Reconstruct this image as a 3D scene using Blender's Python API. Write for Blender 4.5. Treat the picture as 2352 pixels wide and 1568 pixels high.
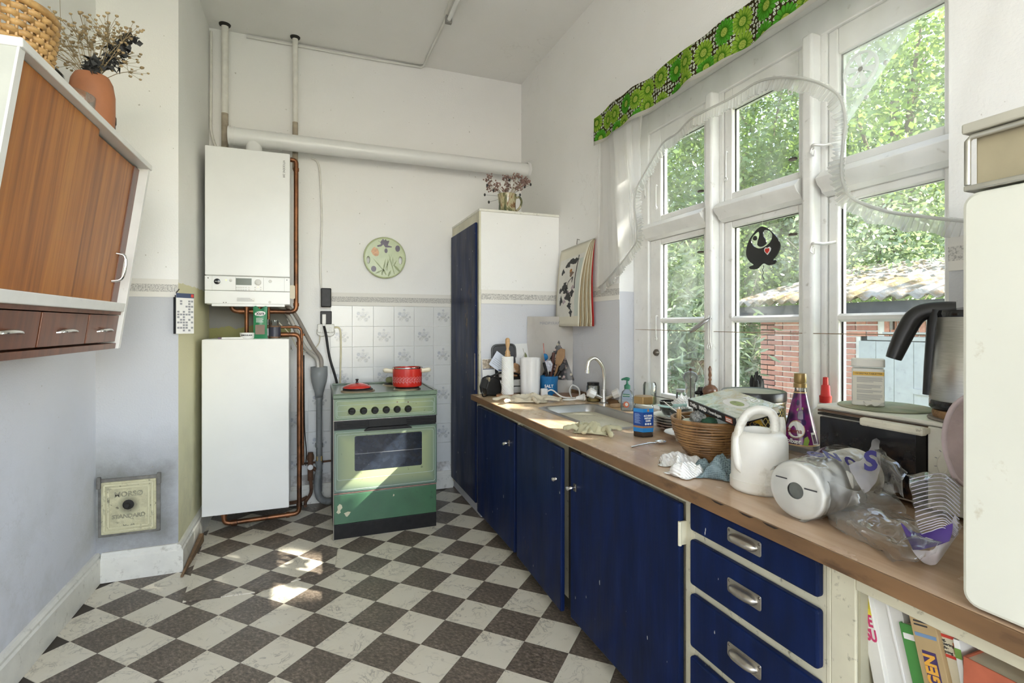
import bpy, bmesh, math, random
from mathutils import Vector, Matrix, noise as mnoise
for o in list(bpy.data.objects): bpy.data.objects.remove(o)
SC = bpy.context.scene
COL = SC.collection
PI = math.pi
RND = random.Random(7)

# ---------------------------------------------------------------- camera
FPX, CXP, HYP, CH = 1184.0, 1176.0, 748.0, 1.24          # focal length and horizon in pixels of a 2352 x 1568 frame, eye height
YAW = math.radians(21.06); SN, CS = math.sin(YAW), math.cos(YAW)
cd = bpy.data.cameras.new('camera'); cam = bpy.data.objects.new('camera', cd); COL.objects.link(cam)
cam.location = (0, 0, CH); cam.rotation_euler = (PI/2, 0, -YAW)
cd.sensor_width = 36; cd.lens = 36*FPX/2352; cd.shift_y = -(784-HYP)/2352; cd.clip_start = .05; cd.clip_end = 300
SC.camera = cam
# ---------------------------------------------------------------- sky, sun, window portal, added fill light, exposure
w = bpy.data.worlds.new('sky'); SC.world = w; w.use_nodes = True
sky = w.node_tree.nodes.new('ShaderNodeTexSky'); sky.sky_type = 'NISHITA'; sky.sun_disc = False
sky.sun_elevation = math.radians(34); sky.sun_rotation = math.radians(128.6); sky.air_density = 1.0; sky.dust_density = .6
hs = w.node_tree.nodes.new('ShaderNodeHueSaturation'); hs.inputs['Saturation'].default_value = .68
w.node_tree.links.new(sky.outputs[0], hs.inputs['Color']); w.node_tree.links.new(hs.outputs[0], w.node_tree.nodes['Background'].inputs[0])
w.node_tree.nodes['Background'].inputs[1].default_value = 1.25
SUN = Vector((.627, -.50, .55)).normalized()            # towards the sun
sd = bpy.data.lights.new('sun', 'SUN'); sd.energy = 31.0; sd.angle = math.radians(.45); sd.color = (1, .95, .86)
so = bpy.data.objects.new('sun', sd); COL.objects.link(so); so.rotation_euler = SUN.to_track_quat('Z', 'Y').to_euler()
def area(name, loc, look, sx, sy, e, col, portal=False):
    d = bpy.data.lights.new(name, 'AREA'); d.shape = 'RECTANGLE'; d.size = sx; d.size_y = sy; d.energy = e; d.color = col
    if portal: d.cycles.is_portal = True
    o = bpy.data.objects.new(name, d); COL.objects.link(o); o.location = loc
    o.rotation_euler = (Vector(loc)-Vector(look)).to_track_quat('Z', 'Y').to_euler()
area('window_portal', (1.84, 1.6, 1.6), (0, 1.6, 1.6), 1.9, 1.7, 1, (1, 1, 1), True)
area('rear_fill_light', (.3, -1.56, 1.75), (.25, 3, 1.45), 2.2, 1.9, 28, (1, .98, .965))  # added fill for the indoor light, behind the viewer; no window known there
SC.view_settings.view_transform = 'Standard'; SC.view_settings.look = 'None'
SC.view_settings.gamma = 1; SC.view_settings.use_curve_mapping = False
SC.view_settings.exposure = .20
SC.cycles.max_bounces = 10; SC.cycles.transparent_max_bounces = 24

# ---------------------------------------------------------------- helpers
def at(u, v, X=None, Y=None, Z=None):
    a = (u-CXP)/FPX; b = (HYP-v)/FPX; d = Vector((a*CS+SN, CS-a*SN, b))
    t = X/d.x if X is not None else Y/d.y if Y is not None else (Z-CH)/d.z
    p = d*t; p.z += CH; return p
def face(x, y): return math.atan2(-x, y)
def fr(o, x, y):
    x = Vector(x).normalized(); y = Vector(y); y = (y-x*y.dot(x)).normalized(); z = x.cross(y)
    return Matrix(((x.x, y.x, z.x, o[0]), (x.y, y.y, z.y, o[1]), (x.z, y.z, z.z, o[2]), (0, 0, 0, 1)))
def cr(P, n=6, closed=False):
    P = [Vector(p) for p in P]; out = []; m = len(P)
    for i in range(m if closed else m-1):
        a, b, c, d = (P[(i+k) % m] if closed else P[min(max(i+k, 0), m-1)] for k in (-1, 0, 1, 2))
        for j in range(n):
            t = j/n
            out.append(.5*((2*b)+(c-a)*t+(2*a-5*b+4*c-d)*t*t+(3*b-a-3*c+d)*t**3))
    if not closed: out.append(P[-1])
    return out
def rrect(w, h, r, n=4, cx=0, cy=0):
    out = []
    for k, (sx, sy) in enumerate(((1, 1), (-1, 1), (-1, -1), (1, -1))):
        for j in range(n+1):
            a = (k+j/n)*PI/2
            out.append((cx+sx*(w/2-r)+r*math.cos(a), cy+sy*(h/2-r)+r*math.sin(a)))
    return out
def ell(rx, ry, n=24, cx=0, cy=0, a0=0): return [(cx+rx*math.cos(a0+2*PI*i/n), cy+ry*math.sin(a0+2*PI*i/n)) for i in range(n)]
class B:
    def __init__(s): s.v = []; s.f = []; s.m = []
    def add(s, v, f, m=0, T=None):
        o = len(s.v)
        s.v += [tuple(T @ Vector(p)) for p in v] if T else [tuple(p) for p in v]
        s.f += [tuple(i+o for i in q) for q in f]; s.m += [m]*len(f); return s
    def box(s, x0, x1, y0, y1, z0, z1, m=0, T=None):
        return s.add([(x, y, z) for x in (x0, x1) for y in (y0, y1) for z in (z0, z1)],
                     [(0, 1, 3, 2), (4, 6, 7, 5), (0, 4, 5, 1), (2, 3, 7, 6), (0, 2, 6, 4), (1, 5, 7, 3)], m, T)
    def tube(s, pts, r, n=8, m=0, cap=True, closed=False, T=None, flat=1.0):
        P = [Vector(p) for p in pts]; L = len(P); V = []; up = None
        for i in range(L):
            t = (P[(i+1) % L]-P[i-1]) if closed or 0 < i < L-1 else (P[1]-P[0] if i == 0 else P[-1]-P[-2])
            t = t.normalized() if t.length > 1e-9 else Vector((0, 0, 1))
            if up is None: up = t.orthogonal().normalized()
            else:
                up = up-t*up.dot(t); up = up.normalized() if up.length > 1e-6 else t.orthogonal().normalized()
            q = t.cross(up); rr = r[i] if isinstance(r, (list, tuple)) else r
            V += [P[i]+(up*math.cos(2*PI*k/n)+q*math.sin(2*PI*k/n)*flat)*rr for k in range(n)]
        Fa = [(i*n+k, i*n+(k+1) % n, ((i+1) % L)*n+(k+1) % n, ((i+1) % L)*n+k) for i in range(L if closed else L-1) for k in range(n)]
        if cap and not closed: Fa += [tuple(range(n))[::-1], tuple(range((L-1)*n, L*n))]
        return s.add(V, Fa, m, T)
    def cyl(s, a, b, r0, r1=None, n=16, m=0, T=None): return s.tube([a, b], [r0, r0 if r1 is None else r1], n, m, True, False, T)
    def lathe(s, prof, n=28, c=(0, 0, 0), m=0, T=None, sx=1, sy=1):
        V = []; R = []
        for r, z in prof:
            if r < 1e-6: R.append([len(V)]); V.append((c[0], c[1], c[2]+z))
            else:
                R.append(list(range(len(V), len(V)+n)))
                V += [(c[0]+sx*r*math.cos(2*PI*k/n), c[1]+sy*r*math.sin(2*PI*k/n), c[2]+z) for k in range(n)]
        Fa = []
        for a, b in zip(R, R[1:]):
            for k in range(n):
                k2 = (k+1) % n
                if len(a) == 1 and len(b) == 1: continue
                if len(a) == 1: Fa.append((a[0], b[k2], b[k]))
                elif len(b) == 1: Fa.append((a[k], a[k2], b[0]))
                else: Fa.append((a[k], a[k2], b[k2], b[k]))
        return s.add(V, Fa, m, T)
    def prism(s, poly, z0, z1, T=None, m=0):
        n = len(poly)
        return s.add([(x, y, z0) for x, y in poly]+[(x, y, z1) for x, y in poly],
                     [tuple(range(n))[::-1], tuple(range(n, 2*n))]+[(i, (i+1) % n, n+(i+1) % n, n+i) for i in range(n)], m, T)
    def grid(s, fn, nu, nv, m=0, cu=False, T=None):
        V = [fn(i/(nu if cu else nu), j/nv) for j in range(nv+1) for i in range(nu+(0 if cu else 1))]
        w_ = nu+(0 if cu else 1)
        Fa = [(j*w_+i, j*w_+(i+1) % w_, (j+1)*w_+(i+1) % w_, (j+1)*w_+i) for j in range(nv) for i in range(nu)]
        return s.add(V, Fa, m, T)
    def obj(s, name, mats, parent=None, smooth=35, bevel=0, solid=0, w=False, sub=0, recalc=True, seg=2):
        V = s.v
        if w and parent is not None:
            r = parent
            while r.parent: r = r.parent
            M = r.matrix_basis.inverted(); V = [tuple(M @ Vector(p)) for p in V]
        me = bpy.data.meshes.new(name); me.from_pydata(V, [], s.f)
        for k in (mats if isinstance(mats, (list, tuple)) else [mats]): me.materials.append(k)
        if max(s.m, default=0): me.polygons.foreach_set('material_index', s.m)
        if recalc:
            bm = bmesh.new(); bm.from_mesh(me); bmesh.ops.recalc_face_normals(bm, faces=bm.faces); bm.to_mesh(me); bm.free()
        if smooth:
            me.polygons.foreach_set('use_smooth', [True]*len(me.polygons))
            if smooth < 180: me.set_sharp_from_angle(angle=math.radians(smooth))
        o = bpy.data.objects.new(name, me); COL.objects.link(o); o.parent = parent
        if solid: q = o.modifiers.new('solid', 'SOLIDIFY'); q.thickness = solid; q.offset = 0
        if bevel: q = o.modifiers.new('bevel', 'BEVEL'); q.width = bevel; q.segments = seg; q.limit_method = 'ANGLE'; q.angle_limit = .6
        if sub: q = o.modifiers.new('sub', 'SUBSURF'); q.levels = sub; q.render_levels = sub
        return o
def tag(o, label=None, cat=None, group=None, kind=None):
    if label: o['label'] = label
    if cat: o['category'] = cat
    if group: o['group'] = group
    if kind: o['kind'] = kind
    return o
def thing(name, label, cat, loc=(0, 0, 0), rz=0, group=None, rx=0, ry=0):
    o = bpy.data.objects.new(name, None); COL.objects.link(o); o.empty_display_size = .05
    o.location = loc; o.rotation_euler = (rx, ry, rz); bpy.context.view_layer.update() if False else None
    o.matrix_basis = Matrix.LocRotScale(Vector(loc), o.rotation_euler, None)
    return tag(o, label, cat, group)
def struct(o, label, cat): return tag(o, label, cat, None, 'structure')
def copyobj(o, parent=None, loc=None, rot=None):
    c = o.copy(); COL.objects.link(c); c.parent = parent
    if loc is not None: c.location = loc
    if rot is not None: c.rotation_euler = rot
    return c
def copytree(o, loc, rz, label=None, group=None):
    def rec(a, p):
        b = a.copy(); COL.objects.link(b); b.parent = p
        for ch in list(a.children): rec(ch, b)
        return b
    r = rec(o, None); r.location = loc; r.rotation_euler[2] = rz
    if label: r['label'] = label
    if group: r['group'] = group
    return r
def text(s, size, mat, parent, T, name='lettering', bold=0, ext=.0004, fn=None, align='CENTER', sx=1.0, w=False, shear=0):
    cu = bpy.data.curves.new('t', 'FONT'); cu.body = s; cu.size = size; cu.align_x = align; cu.align_y = 'CENTER'
    cu.extrude = ext; cu.offset = bold; cu.resolution_u = 3; cu.shear = shear
    to = bpy.data.objects.new('t', cu); COL.objects.link(to)
    me = bpy.data.meshes.new_from_object(to.evaluated_get(bpy.context.evaluated_depsgraph_get()))
    bpy.data.objects.remove(to); me.name = name
    W = Matrix.Identity(4)
    if w and parent:
        r = parent
        while r.parent: r = r.parent
        W = r.matrix_basis.inverted()
    for vv in me.vertices:
        p = Vector((vv.co.x*sx, vv.co.y, vv.co.z)); p = Vector(fn(p)) if fn else p
        vv.co = W @ (T @ p)
    me.materials.clear(); me.materials.append(mat)
    o = bpy.data.objects.new(name, me); COL.objects.link(o); o.parent = parent; return o
def nz(p, s=1.0, o=0.0): return mnoise.noise(Vector((p[0]*s+o, p[1]*s+o*1.7, p[2]*s-o)))

# ---------------------------------------------------------------- materials
def nd(nt, t, ins=None, **kw):
    n = nt.nodes.new('ShaderNode'+t)
    for k, v in kw.items(): setattr(n, k, v)
    for k, v in (ins or {}).items():
        if isinstance(v, bpy.types.NodeSocket): nt.links.new(v, n.inputs[k])
        else: n.inputs[k].default_value = v
    return n
def c4(c): return (c[0], c[1], c[2], 1)
def mx(nt, f, a, b, mode='MIX'):
    n = nd(nt, 'Mix', data_type='RGBA', blend_type=mode)
    for i, v in ((0, f), (6, a), (7, b)):
        if isinstance(v, bpy.types.NodeSocket): nt.links.new(v, n.inputs[i])
        else: n.inputs[i].default_value = v if i == 0 else c4(v)
    return n.outputs[2]
def ma(nt, op, a, b=0.0, c=0.0, clamp=False):
    n = nd(nt, 'Math', operation=op, use_clamp=clamp)
    for i, v in enumerate((a, b, c)):
        if isinstance(v, bpy.types.NodeSocket): nt.links.new(v, n.inputs[i])
        else: n.inputs[i].default_value = v
    return n.outputs[0]
def ramp(nt, f, stops):
    n = nd(nt, 'ValToRGB', {0: f}); e = n.color_ramp.elements
    while len(e) < len(stops): e.new(.5)
    for q, (p, c) in zip(e, stops):
        q.position = p; q.color = c4(c) if isinstance(c, (tuple, list)) else (c, c, c, 1)
    return n.outputs[0]
def crd(nt, sc=(1, 1, 1), loc=(0, 0, 0), rot=(0, 0, 0), src='Object'):
    return nd(nt, 'Mapping', {0: nd(nt, 'TexCoord').outputs[src], 'Scale': sc, 'Location': loc, 'Rotation': rot}).outputs[0]
def noi(nt, v, s, d=4, r=.55, dist=0): return nd(nt, 'TexNoise', {'Vector': v, 'Scale': s, 'Detail': d, 'Roughness': r, 'Distortion': dist}).outputs['Fac']
def sep(nt, v): return nd(nt, 'SeparateXYZ', {0: v}).outputs
def bumpn(nt, h, st, dist=.01): return nd(nt, 'Bump', {'Height': h, 'Strength': st, 'Distance': dist}).outputs[0]
def new(name):
    m = bpy.data.materials.new(name); m.use_nodes = True; return m, m.node_tree, m.node_tree.nodes['Principled BSDF']
def put(nt, b, **kw):
    for k, v in kw.items():
        s = b.inputs[k.replace('_', ' ')]
        if isinstance(v, bpy.types.NodeSocket): nt.links.new(v, s)
        else: s.default_value = c4(v) if isinstance(v, (tuple, list)) and len(v) == 3 and s.type == 'RGBA' else v
def P(name, col, rough=.5, metal=0, var=.07, vs=9, bump=0, bs=60, dirt=None, coat=0, rand=0, stretch=(1, 1, 1), spec=.5, bd=.004):
    m, nt, b = new(name); v = crd(nt, stretch); n = noi(nt, v, vs)
    c = ramp(nt, n, [(.3, tuple(x*(1-var) for x in col)), (.7, tuple(min(1, x*(1+var)) for x in col))])
    if dirt:
        dc, th, ds, am = dirt
        c = mx(nt, ma(nt, 'MULTIPLY', ramp(nt, noi(nt, v, ds, 6, .65), [(th, 0.), (min(1, th+.12), 1.)]), am), c, dc)
    if rand:
        oi = nd(nt, 'ObjectInfo').outputs['Random']
        c = nd(nt, 'HueSaturation', {'Color': c, 'Value': ma(nt, 'MULTIPLY_ADD', oi, rand*2, 1-rand)}).outputs[0]
    put(nt, b, Base_Color=c, Roughness=rough, Metallic=metal)
    b.inputs['Specular IOR Level'].default_value = spec
    if coat: put(nt, b, Coat_Weight=coat, Coat_Roughness=.12)
    if bump: put(nt, b, Normal=bumpn(nt, noi(nt, v, bs, 3), bump, bd))
    return m
def wood(name, c1, c2, sc=(40, 40, 2.5), rough=.4, coat=.2, s=1, c3=None, src='Object'):
    m, nt, b = new(name); v = crd(nt, sc, src=src); n = noi(nt, v, s, 5, .6, .4)
    st = [(.34, c1), (.62, c2)] if c3 is None else [(.3, c1), (.5, c2), (.66, c3)]
    c = ramp(nt, n, st); f = noi(nt, crd(nt, tuple(x*4 for x in sc), src=src), s, 3)
    c = mx(nt, ma(nt, 'MULTIPLY', ramp(nt, f, [(.55, 0.), (.75, 1.)]), .35), c, tuple(x*.45 for x in c1))
    put(nt, b, Base_Color=c, Roughness=rough, Coat_Weight=coat, Coat_Roughness=.2, Normal=bumpn(nt, n, .06, .002)); return m
def glass(name, tint=(.97, .985, .98), k=1.0, rough=0.02, dirt=0, ds=6):
    m, nt, b = new(name); nt.nodes.remove(b); out = nt.nodes['Material Output']
    tr = nd(nt, 'BsdfTransparent', {0: c4(tint)}); gl = nd(nt, 'BsdfGlossy', {'Roughness': rough})
    f = ma(nt, 'MULTIPLY', nd(nt, 'Fresnel', {0: 1.45}).outputs[0], k, clamp=True)
    sh = nd(nt, 'MixShader', {0: f, 1: tr.outputs[0], 2: gl.outputs[0]}).outputs[0]
    if dirt:
        df = nd(nt, 'MixShader', {0: .5, 1: nd(nt, 'BsdfDiffuse', {0: (.8, .82, .8, 1)}).outputs[0], 2: nd(nt, 'BsdfTranslucent', {0: (.8, .82, .8, 1)}).outputs[0]}).outputs[0]
        q = ma(nt, 'MULTIPLY', ramp(nt, noi(nt, crd(nt), ds, 5, .6), [(.35, 0.), (.8, 1.)]), dirt)
        sh = nd(nt, 'MixShader', {0: q, 1: sh, 2: df}).outputs[0]
    nt.links.new(sh, out.inputs[0]); return m
def cloth_thin(name, col, alpha, tl=.55, sc=14, amp=.02):
    m, nt, b = new(name); nt.nodes.remove(b); out = nt.nodes['Material Output']
    df = nd(nt, 'MixShader', {0: tl, 1: nd(nt, 'BsdfDiffuse', {0: c4(col)}).outputs[0], 2: nd(nt, 'BsdfTranslucent', {0: c4(col)}).outputs[0]}).outputs[0]
    tr = nd(nt, 'BsdfTransparent').outputs[0]
    f = ramp(nt, noi(nt, crd(nt, (1, 1, .12)), sc, 2), [(.3, alpha-amp), (.7, alpha+amp)])
    nt.links.new(nd(nt, 'MixShader', {0: f, 1: tr, 2: df}).outputs[0], out.inputs[0]); return m
def emit(name, col, e):
    m, nt, b = new(name); put(nt, b, Base_Color=col, Emission_Color=col, Emission_Strength=e); return m
# ================================================================ the room
XL, XC, XR = -.983, -.64, 1.575          # left wall, chimney side, right wall
YC, YB, ZC = 3.05, 3.88, 3.20            # chimney front, back wall, ceiling
XW = 1.70                                # glass plane
B0, B1 = 1.385, 1.475                    # wallpaper border
def paint(name, up, lo, split=1.43, stain=(.30, .29, .22), am=.45, edge=.004, hi=.9, soot=None):
    m, nt, b = new(name); v = crd(nt); z = sep(nt, v)[2]
    zz = ma(nt, 'ADD', z, ma(nt, 'MULTIPLY', noi(nt, v, 14), edge))
    c = mx(nt, ma(nt, 'GREATER_THAN', zz, split+edge/2), lo, up)
    c = mx(nt, ramp(nt, noi(nt, v, 1.7, 5, .6), [(.35, 0.), (.75, .16)]), c, (.62, .60, .53))
    low = ma(nt, 'MULTIPLY', ramp(nt, z, [(.05, 1.), (hi, 0.)]), ramp(nt, noi(nt, v, 3.2, 6, .65), [(.46, 0.), (.68, 1.)]))
    c = mx(nt, ma(nt, 'MULTIPLY', low, am), c, stain)
    if soot:
        sx, sy, sz = sep(nt, v)[0:3]; q = ma(nt, 'MAXIMUM', ma(nt, 'DIVIDE', ma(nt, 'ABSOLUTE', ma(nt, 'SUBTRACT', sx, soot[0])), soot[2]), ma(nt, 'DIVIDE', ma(nt, 'ABSOLUTE', ma(nt, 'SUBTRACT', sz, soot[1])), soot[3]))
        q = ma(nt, 'ADD', q, ma(nt, 'MULTIPLY', ma(nt, 'SUBTRACT', noi(nt, v, 5, 6, .7), .5), 1.1)); c = mx(nt, ramp(nt, ma(nt, 'MULTIPLY', q, .5), [(.28, .75), (.5, .30), (.9, 0.)]), c, (.13, .125, .10))
    sp = ramp(nt, noi(nt, v, 55, 2, .5), [(.745, 0.), (.78, .6)])
    c = mx(nt, sp, c, (.3, .27, .2))
    cr_ = ramp(nt, ma(nt, 'ABSOLUTE', ma(nt, 'SUBTRACT', noi(nt, v, 2.3, 5, .55), .5)), [(.0, .14), (.005, 0.)])
    c = mx(nt, ma(nt, 'MULTIPLY', cr_, ramp(nt, noi(nt, crd(nt, (1, 1, 1), (9, 4, 2)), 1.3), [(.55, 0.), (.62, 1.)])), c, (.35, .33, .28))
    h = ma(nt, 'ADD', noi(nt, v, 120, 4), ma(nt, 'MULTIPLY', noi(nt, v, 9, 5), .8))
    put(nt, b, Base_Color=c, Roughness=.75, Normal=bumpn(nt, h, .22, .006)); return m
WHT = (.87, .86, .835)
M_left = paint('wallpaper_left', WHT, (.66, .67, .715))
M_chim = paint('wallpaper_chimney', WHT, (.51, .52, .545), am=.8, soot=(-.83, .35, .20, .23))
M_yel = paint('plaster_yellow', (.90, .895, .87), (.72, .69, .44), split=1.46, edge=.04, am=.5)
M_right = paint('wallpaper_right', WHT, (.60, .605, .64))
M_ceil = paint('ceiling_paint', (.87, .86, .83), (.87, .86, .83), am=0)
# back wall: white plaster, with bare cement and old olive paint behind the boiler, both darkened for the shade there, worn low down
m, nt, b = new('plaster_back'); v = crd(nt); xx, yy, zz = sep(nt, v)[0:3]
n1 = noi(nt, v, 9, 6, .6)
c = mx(nt, ramp(nt, noi(nt, v, 1.5, 5), [(.35, 0.), (.75, .14)]), WHT, (.62, .60, .53))
mb = ma(nt, 'LESS_THAN', ma(nt, 'ADD', xx, ma(nt, 'MULTIPLY', n1, .16)), -.08)
lowz = ma(nt, 'LESS_THAN', ma(nt, 'ADD', zz, ma(nt, 'MULTIPLY', n1, .10)), 1.46)
ol = mx(nt, ma(nt, 'LESS_THAN', ma(nt, 'ADD', zz, ma(nt, 'MULTIPLY', n1, .12)), 1.29), (.22, .21, .19), (.25, .235, .085))
c = mx(nt, ma(nt, 'MULTIPLY', mb, lowz), c, ol)
gr = ma(nt, 'MULTIPLY', ramp(nt, zz, [(.1, 1.), (.75, 0.)]), ramp(nt, noi(nt, v, 6, 6, .7), [(.42, 0.), (.62, .8)]))
c = mx(nt, gr, c, (.16, .12, .08))
c = mx(nt, ramp(nt, noi(nt, v, 40, 2), [(.73, 0.), (.77, .6)]), c, (.3, .27, .2))
put(nt, b, Base_Color=c, Roughness=.75, Normal=bumpn(nt, ma(nt, 'ADD', noi(nt, v, 110, 4), noi(nt, v, 8, 5)), .22, .006)); M_back = m
M_trim = P('old_white_gloss', (.74, .72, .64), .4, 0, .06, 14, .08, 90, ((.28, .25, .18), .58, 22, .5))
M_wood_w = P('window_paint', (.80, .79, .76), .38, 0, .05, 12, .08, 70, ((.30, .26, .20), .63, 26, .55))
m, nt, b = new('border_paper'); v = crd(nt); z = sep(nt, v)[2]
band = ma(nt, 'MULTIPLY', ma(nt, 'GREATER_THAN', z, 1.411), ma(nt, 'LESS_THAN', z, 1.449))
sp = ramp(nt, noi(nt, v, 170, 3, .7), [(.47, 0.), (.56, 1.)])
c = mx(nt, ma(nt, 'MULTIPLY', band, ma(nt, 'MULTIPLY_ADD', sp, .62, .22)), (.76, .735, .68), (.30, .29, .27)); put(nt, b, Base_Color=c, Roughness=.7); M_border = m
M_dark = P('dark_gap', (.02, .018, .015), .8)

# ---- floor
A45 = math.radians(-45); TS = .1813; TO = Vector((.0048, 2.1304, 0))
def floor_mat(name, light, checker=False):
    m, nt, b = new(name)
    if checker: v = crd(nt); ra = 0
    else:
        oi = nd(nt, 'ObjectInfo').outputs['Random']
        off = nd(nt, 'CombineXYZ', {0: ma(nt, 'MULTIPLY', oi, 91.), 1: ma(nt, 'MULTIPLY', oi, 37.), 2: 0.}).outputs[0]
        v = nd(nt, 'VectorMath', {0: nd(nt, 'TexCoord').outputs['Object'], 1: off}, operation='ADD').outputs[0]
    n = noi(nt, v, 11, 5, .6, 1.2)
    vein = ramp(nt, ma(nt, 'ABSOLUTE', ma(nt, 'SUBTRACT', n, .5)), [(.0, 1.), (.028, 0.)])
    vein = ma(nt, 'MULTIPLY', vein, ramp(nt, noi(nt, v, 7, 2), [(.42, 0.), (.62, .85)]))
    L = mx(nt, ramp(nt, noi(nt, v, 6, 5, .6), [(.3, 0.), (.75, .5)]), (.72, .67, .55), (.62, .56, .42))
    L = mx(nt, vein, L, (.30, .27, .22))
    L = mx(nt, ramp(nt, noi(nt, v, 60, 2), [(.70, 0.), (.74, .8)]), L, (.35, .30, .22))
    g = noi(nt, nd(nt, 'Mapping', {0: v, 'Scale': (1, 1.7, 1), 'Rotation': (0, 0, .7)}).outputs[0], 55, 6, .75)
    D = ramp(nt, g, [(.32, (.045, .034, .025)), (.5, (.15, .118, .088)), (.68, (.36, .30, .235))])
    D = mx(nt, ramp(nt, noi(nt, v, 9, 4), [(.35, 0.), (.7, .5)]), D, (.07, .057, .044))
    if checker:
        ck = nd(nt, 'TexChecker', {0: crd(nt, (1/TS,)*3, (0, 0, 0), (0, 0, -A45)), 'Scale': 1.0}).outputs[1]
        c = mx(nt, ck, D, L)
    else: c = L if light else D
    put(nt, b, Base_Color=c, Roughness=ramp(nt, noi(nt, v, 8), [(.3, .30), (.7, .48)]), Normal=bumpn(nt, noi(nt, v, 35, 4), .05, .004)); return m
M_fl, M_fd, M_fb = floor_mat('vinyl_cream_marble', True), floor_mat('vinyl_dark_granite', False), floor_mat('vinyl_checker', True, True)
M_seam = P('floor_seam', (.05, .04, .03), .7)
fl = struct(B().box(-1.1, 1.9, -1.8, 4.0, -.08, -.003).obj('floor', M_seam), 'worn checkered kitchen floor of cream and dark brown squares laid diagonally', 'floor')
ox = Vector((math.cos(A45), math.sin(A45), 0)); oy = Vector((-math.sin(A45), math.cos(A45), 0))
h = TS/2-.0006
tl = {}
for k, mm in ((0, M_fl), (1, M_fd)):
    me = B().add([(-h, -h, 0), (h, -h, 0), (h, h, 0), (-h, h, 0), (-h, -h, -.003), (h, -h, -.003), (h, h, -.003), (-h, h, -.003)],
                 [(0, 1, 2, 3), (0, 4, 5, 1), (1, 5, 6, 2), (2, 6, 7, 3), (3, 7, 4, 0)]).obj('floor_tile', mm, fl, 0, recalc=False)
    tl[k] = me
first = {0: True, 1: True}
for i in range(-16, 17):
    for j in range(-16, 17):
        c = TO+ox*((i+.5)*TS)+oy*((j+.5)*TS); k = (i+j) % 2
        if not (-.97 < c.x < 1.12 and 1.25 < c.y < 3.86) or (c.x < XC-.1 and c.y > YC+.1): continue
        if .22 < c.x < .6 and c.y > 3.35: continue
        o = tl[k] if first[k] else copyobj(tl[k], fl); first[k] = False
        o.location = c; o.rotation_euler = (0, 0, A45)
B().box(-.98, 1.57, -1.6, 1.30, -.003, -.0004).obj('vinyl_sheet', M_fb, fl, 0)
# ---- loose sheet of the same vinyl, laid over the floor in front of the chimney corner
def clip(poly, cl):
    for a, b2 in zip(cl, cl[1:]+cl[:1]):
        out = []; ins = lambda p: (b2[0]-a[0])*(p[1]-a[1])-(b2[1]-a[1])*(p[0]-a[0]) >= 0
        for p, q in zip(poly, poly[1:]+poly[:1]):
            ip, iq = ins(p), ins(q)
            if ip: out.append(p)
            if ip != iq:
                dx, dy = q[0]-p[0], q[1]-p[1]; ex, ey = b2[0]-a[0], b2[1]-a[1]
                t = ((a[0]-p[0])*ey-(a[1]-p[1])*ex)/(dx*ey-dy*ex); out.append((p[0]+dx*t, p[1]+dy*t))
        poly = out
        if not poly: return []
    return poly
reg = [at(411, 1385, Z=0), at(585, 1362, Z=0), at(768, 1308, Z=0), at(775, 1262, Z=0), at(640, 1225, Z=0), at(478, 1200, Z=0), at(446, 1300, Z=0)]
reg = [(p.x, p.y) for p in reg]
if sum(a[0]*b2[1]-a[1]*b2[0] for a, b2 in zip(reg, reg[1:]+reg[:1])) < 0: reg = reg[::-1]
vs = thing('vinyl_offcut', 'loose pointed offcut of checkered vinyl overlapping the floor by the chimney corner', 'flooring', (reg[0][0], reg[0][1], 0))
sh = Vector((.050, -.034, 0))
for i in range(-16, 17):
    for j in range(-16, 17):
        c = TO+sh+ox*((i+.5)*TS)+oy*((j+.5)*TS)
        q = clip([tuple((c+ox*a*h+oy*b2*h)[:2]) for a, b2 in ((-1, -1), (1, -1), (1, 1), (-1, 1))], reg)
        if len(q) > 2: B().prism(q, .0003, .0052).obj('floor_tile', M_fd if (i+j) % 2 else M_fl, vs, 0, w=True)

# ---- ceiling and walls
struct(B().box(-1.1, 1.9, -1.8, 4.0, ZC, ZC+.1).obj('ceiling', M_ceil), 'high off-white plaster ceiling with fine cracks', 'ceiling')
struct(B().box(XL-.1, XL, -1.7, YB+.1, 0, ZC).obj('wall_left', M_left), 'left wall, white above and pale lavender blue below', 'wall')
ch = B().box(XL, XC, YC, YB, 0, ZC); ch.m = [0, 1, 0, 0, 0, 0]
struct(ch.obj('wall_chimney', [M_chim, M_yel]), 'chimney breast with grey blue paper in front and yellow paint on its side', 'wall')
wb = struct(B().box(XL-.1, XR+.25, YB, YB+.1, 0, ZC).obj('wall_back', M_back), 'white plastered back wall behind boiler and cooker, worn and stained low down', 'wall')
O0, O1, OZ0, OZ1 = .861, 2.44, .82, 2.37     # window opening
wr = B().box(XR, XR+.24, -1.7, YB+.1, 0, OZ0).box(XR, XR+.24, -1.7, YB+.1, OZ1, ZC).box(XR, XR+.24, O1, YB+.1, OZ0, OZ1)
wr.prism([(XR, -1.7), (XR+.24, -1.7), (XR+.24, .66), (XR+.10, .70), (XR, O0)], OZ0, OZ1)
struct(wr.obj('wall_right', M_right, None, 20), 'right wall around the window, white above and pale blue below', 'wall')
struct(B().box(-1.1, -.75, -1.7, -1.6, 0, ZC).box(1.35, 1.9, -1.7, -1.6, 0, ZC).box(-.75, 1.35, -1.7, -1.6, 0, .75).box(-.75, 1.35, -1.7, -1.6, 2.75, ZC).obj('wall_rear', M_left),
       'unseen wall behind the viewer with an opening made for the added fill light', 'wall')
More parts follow.
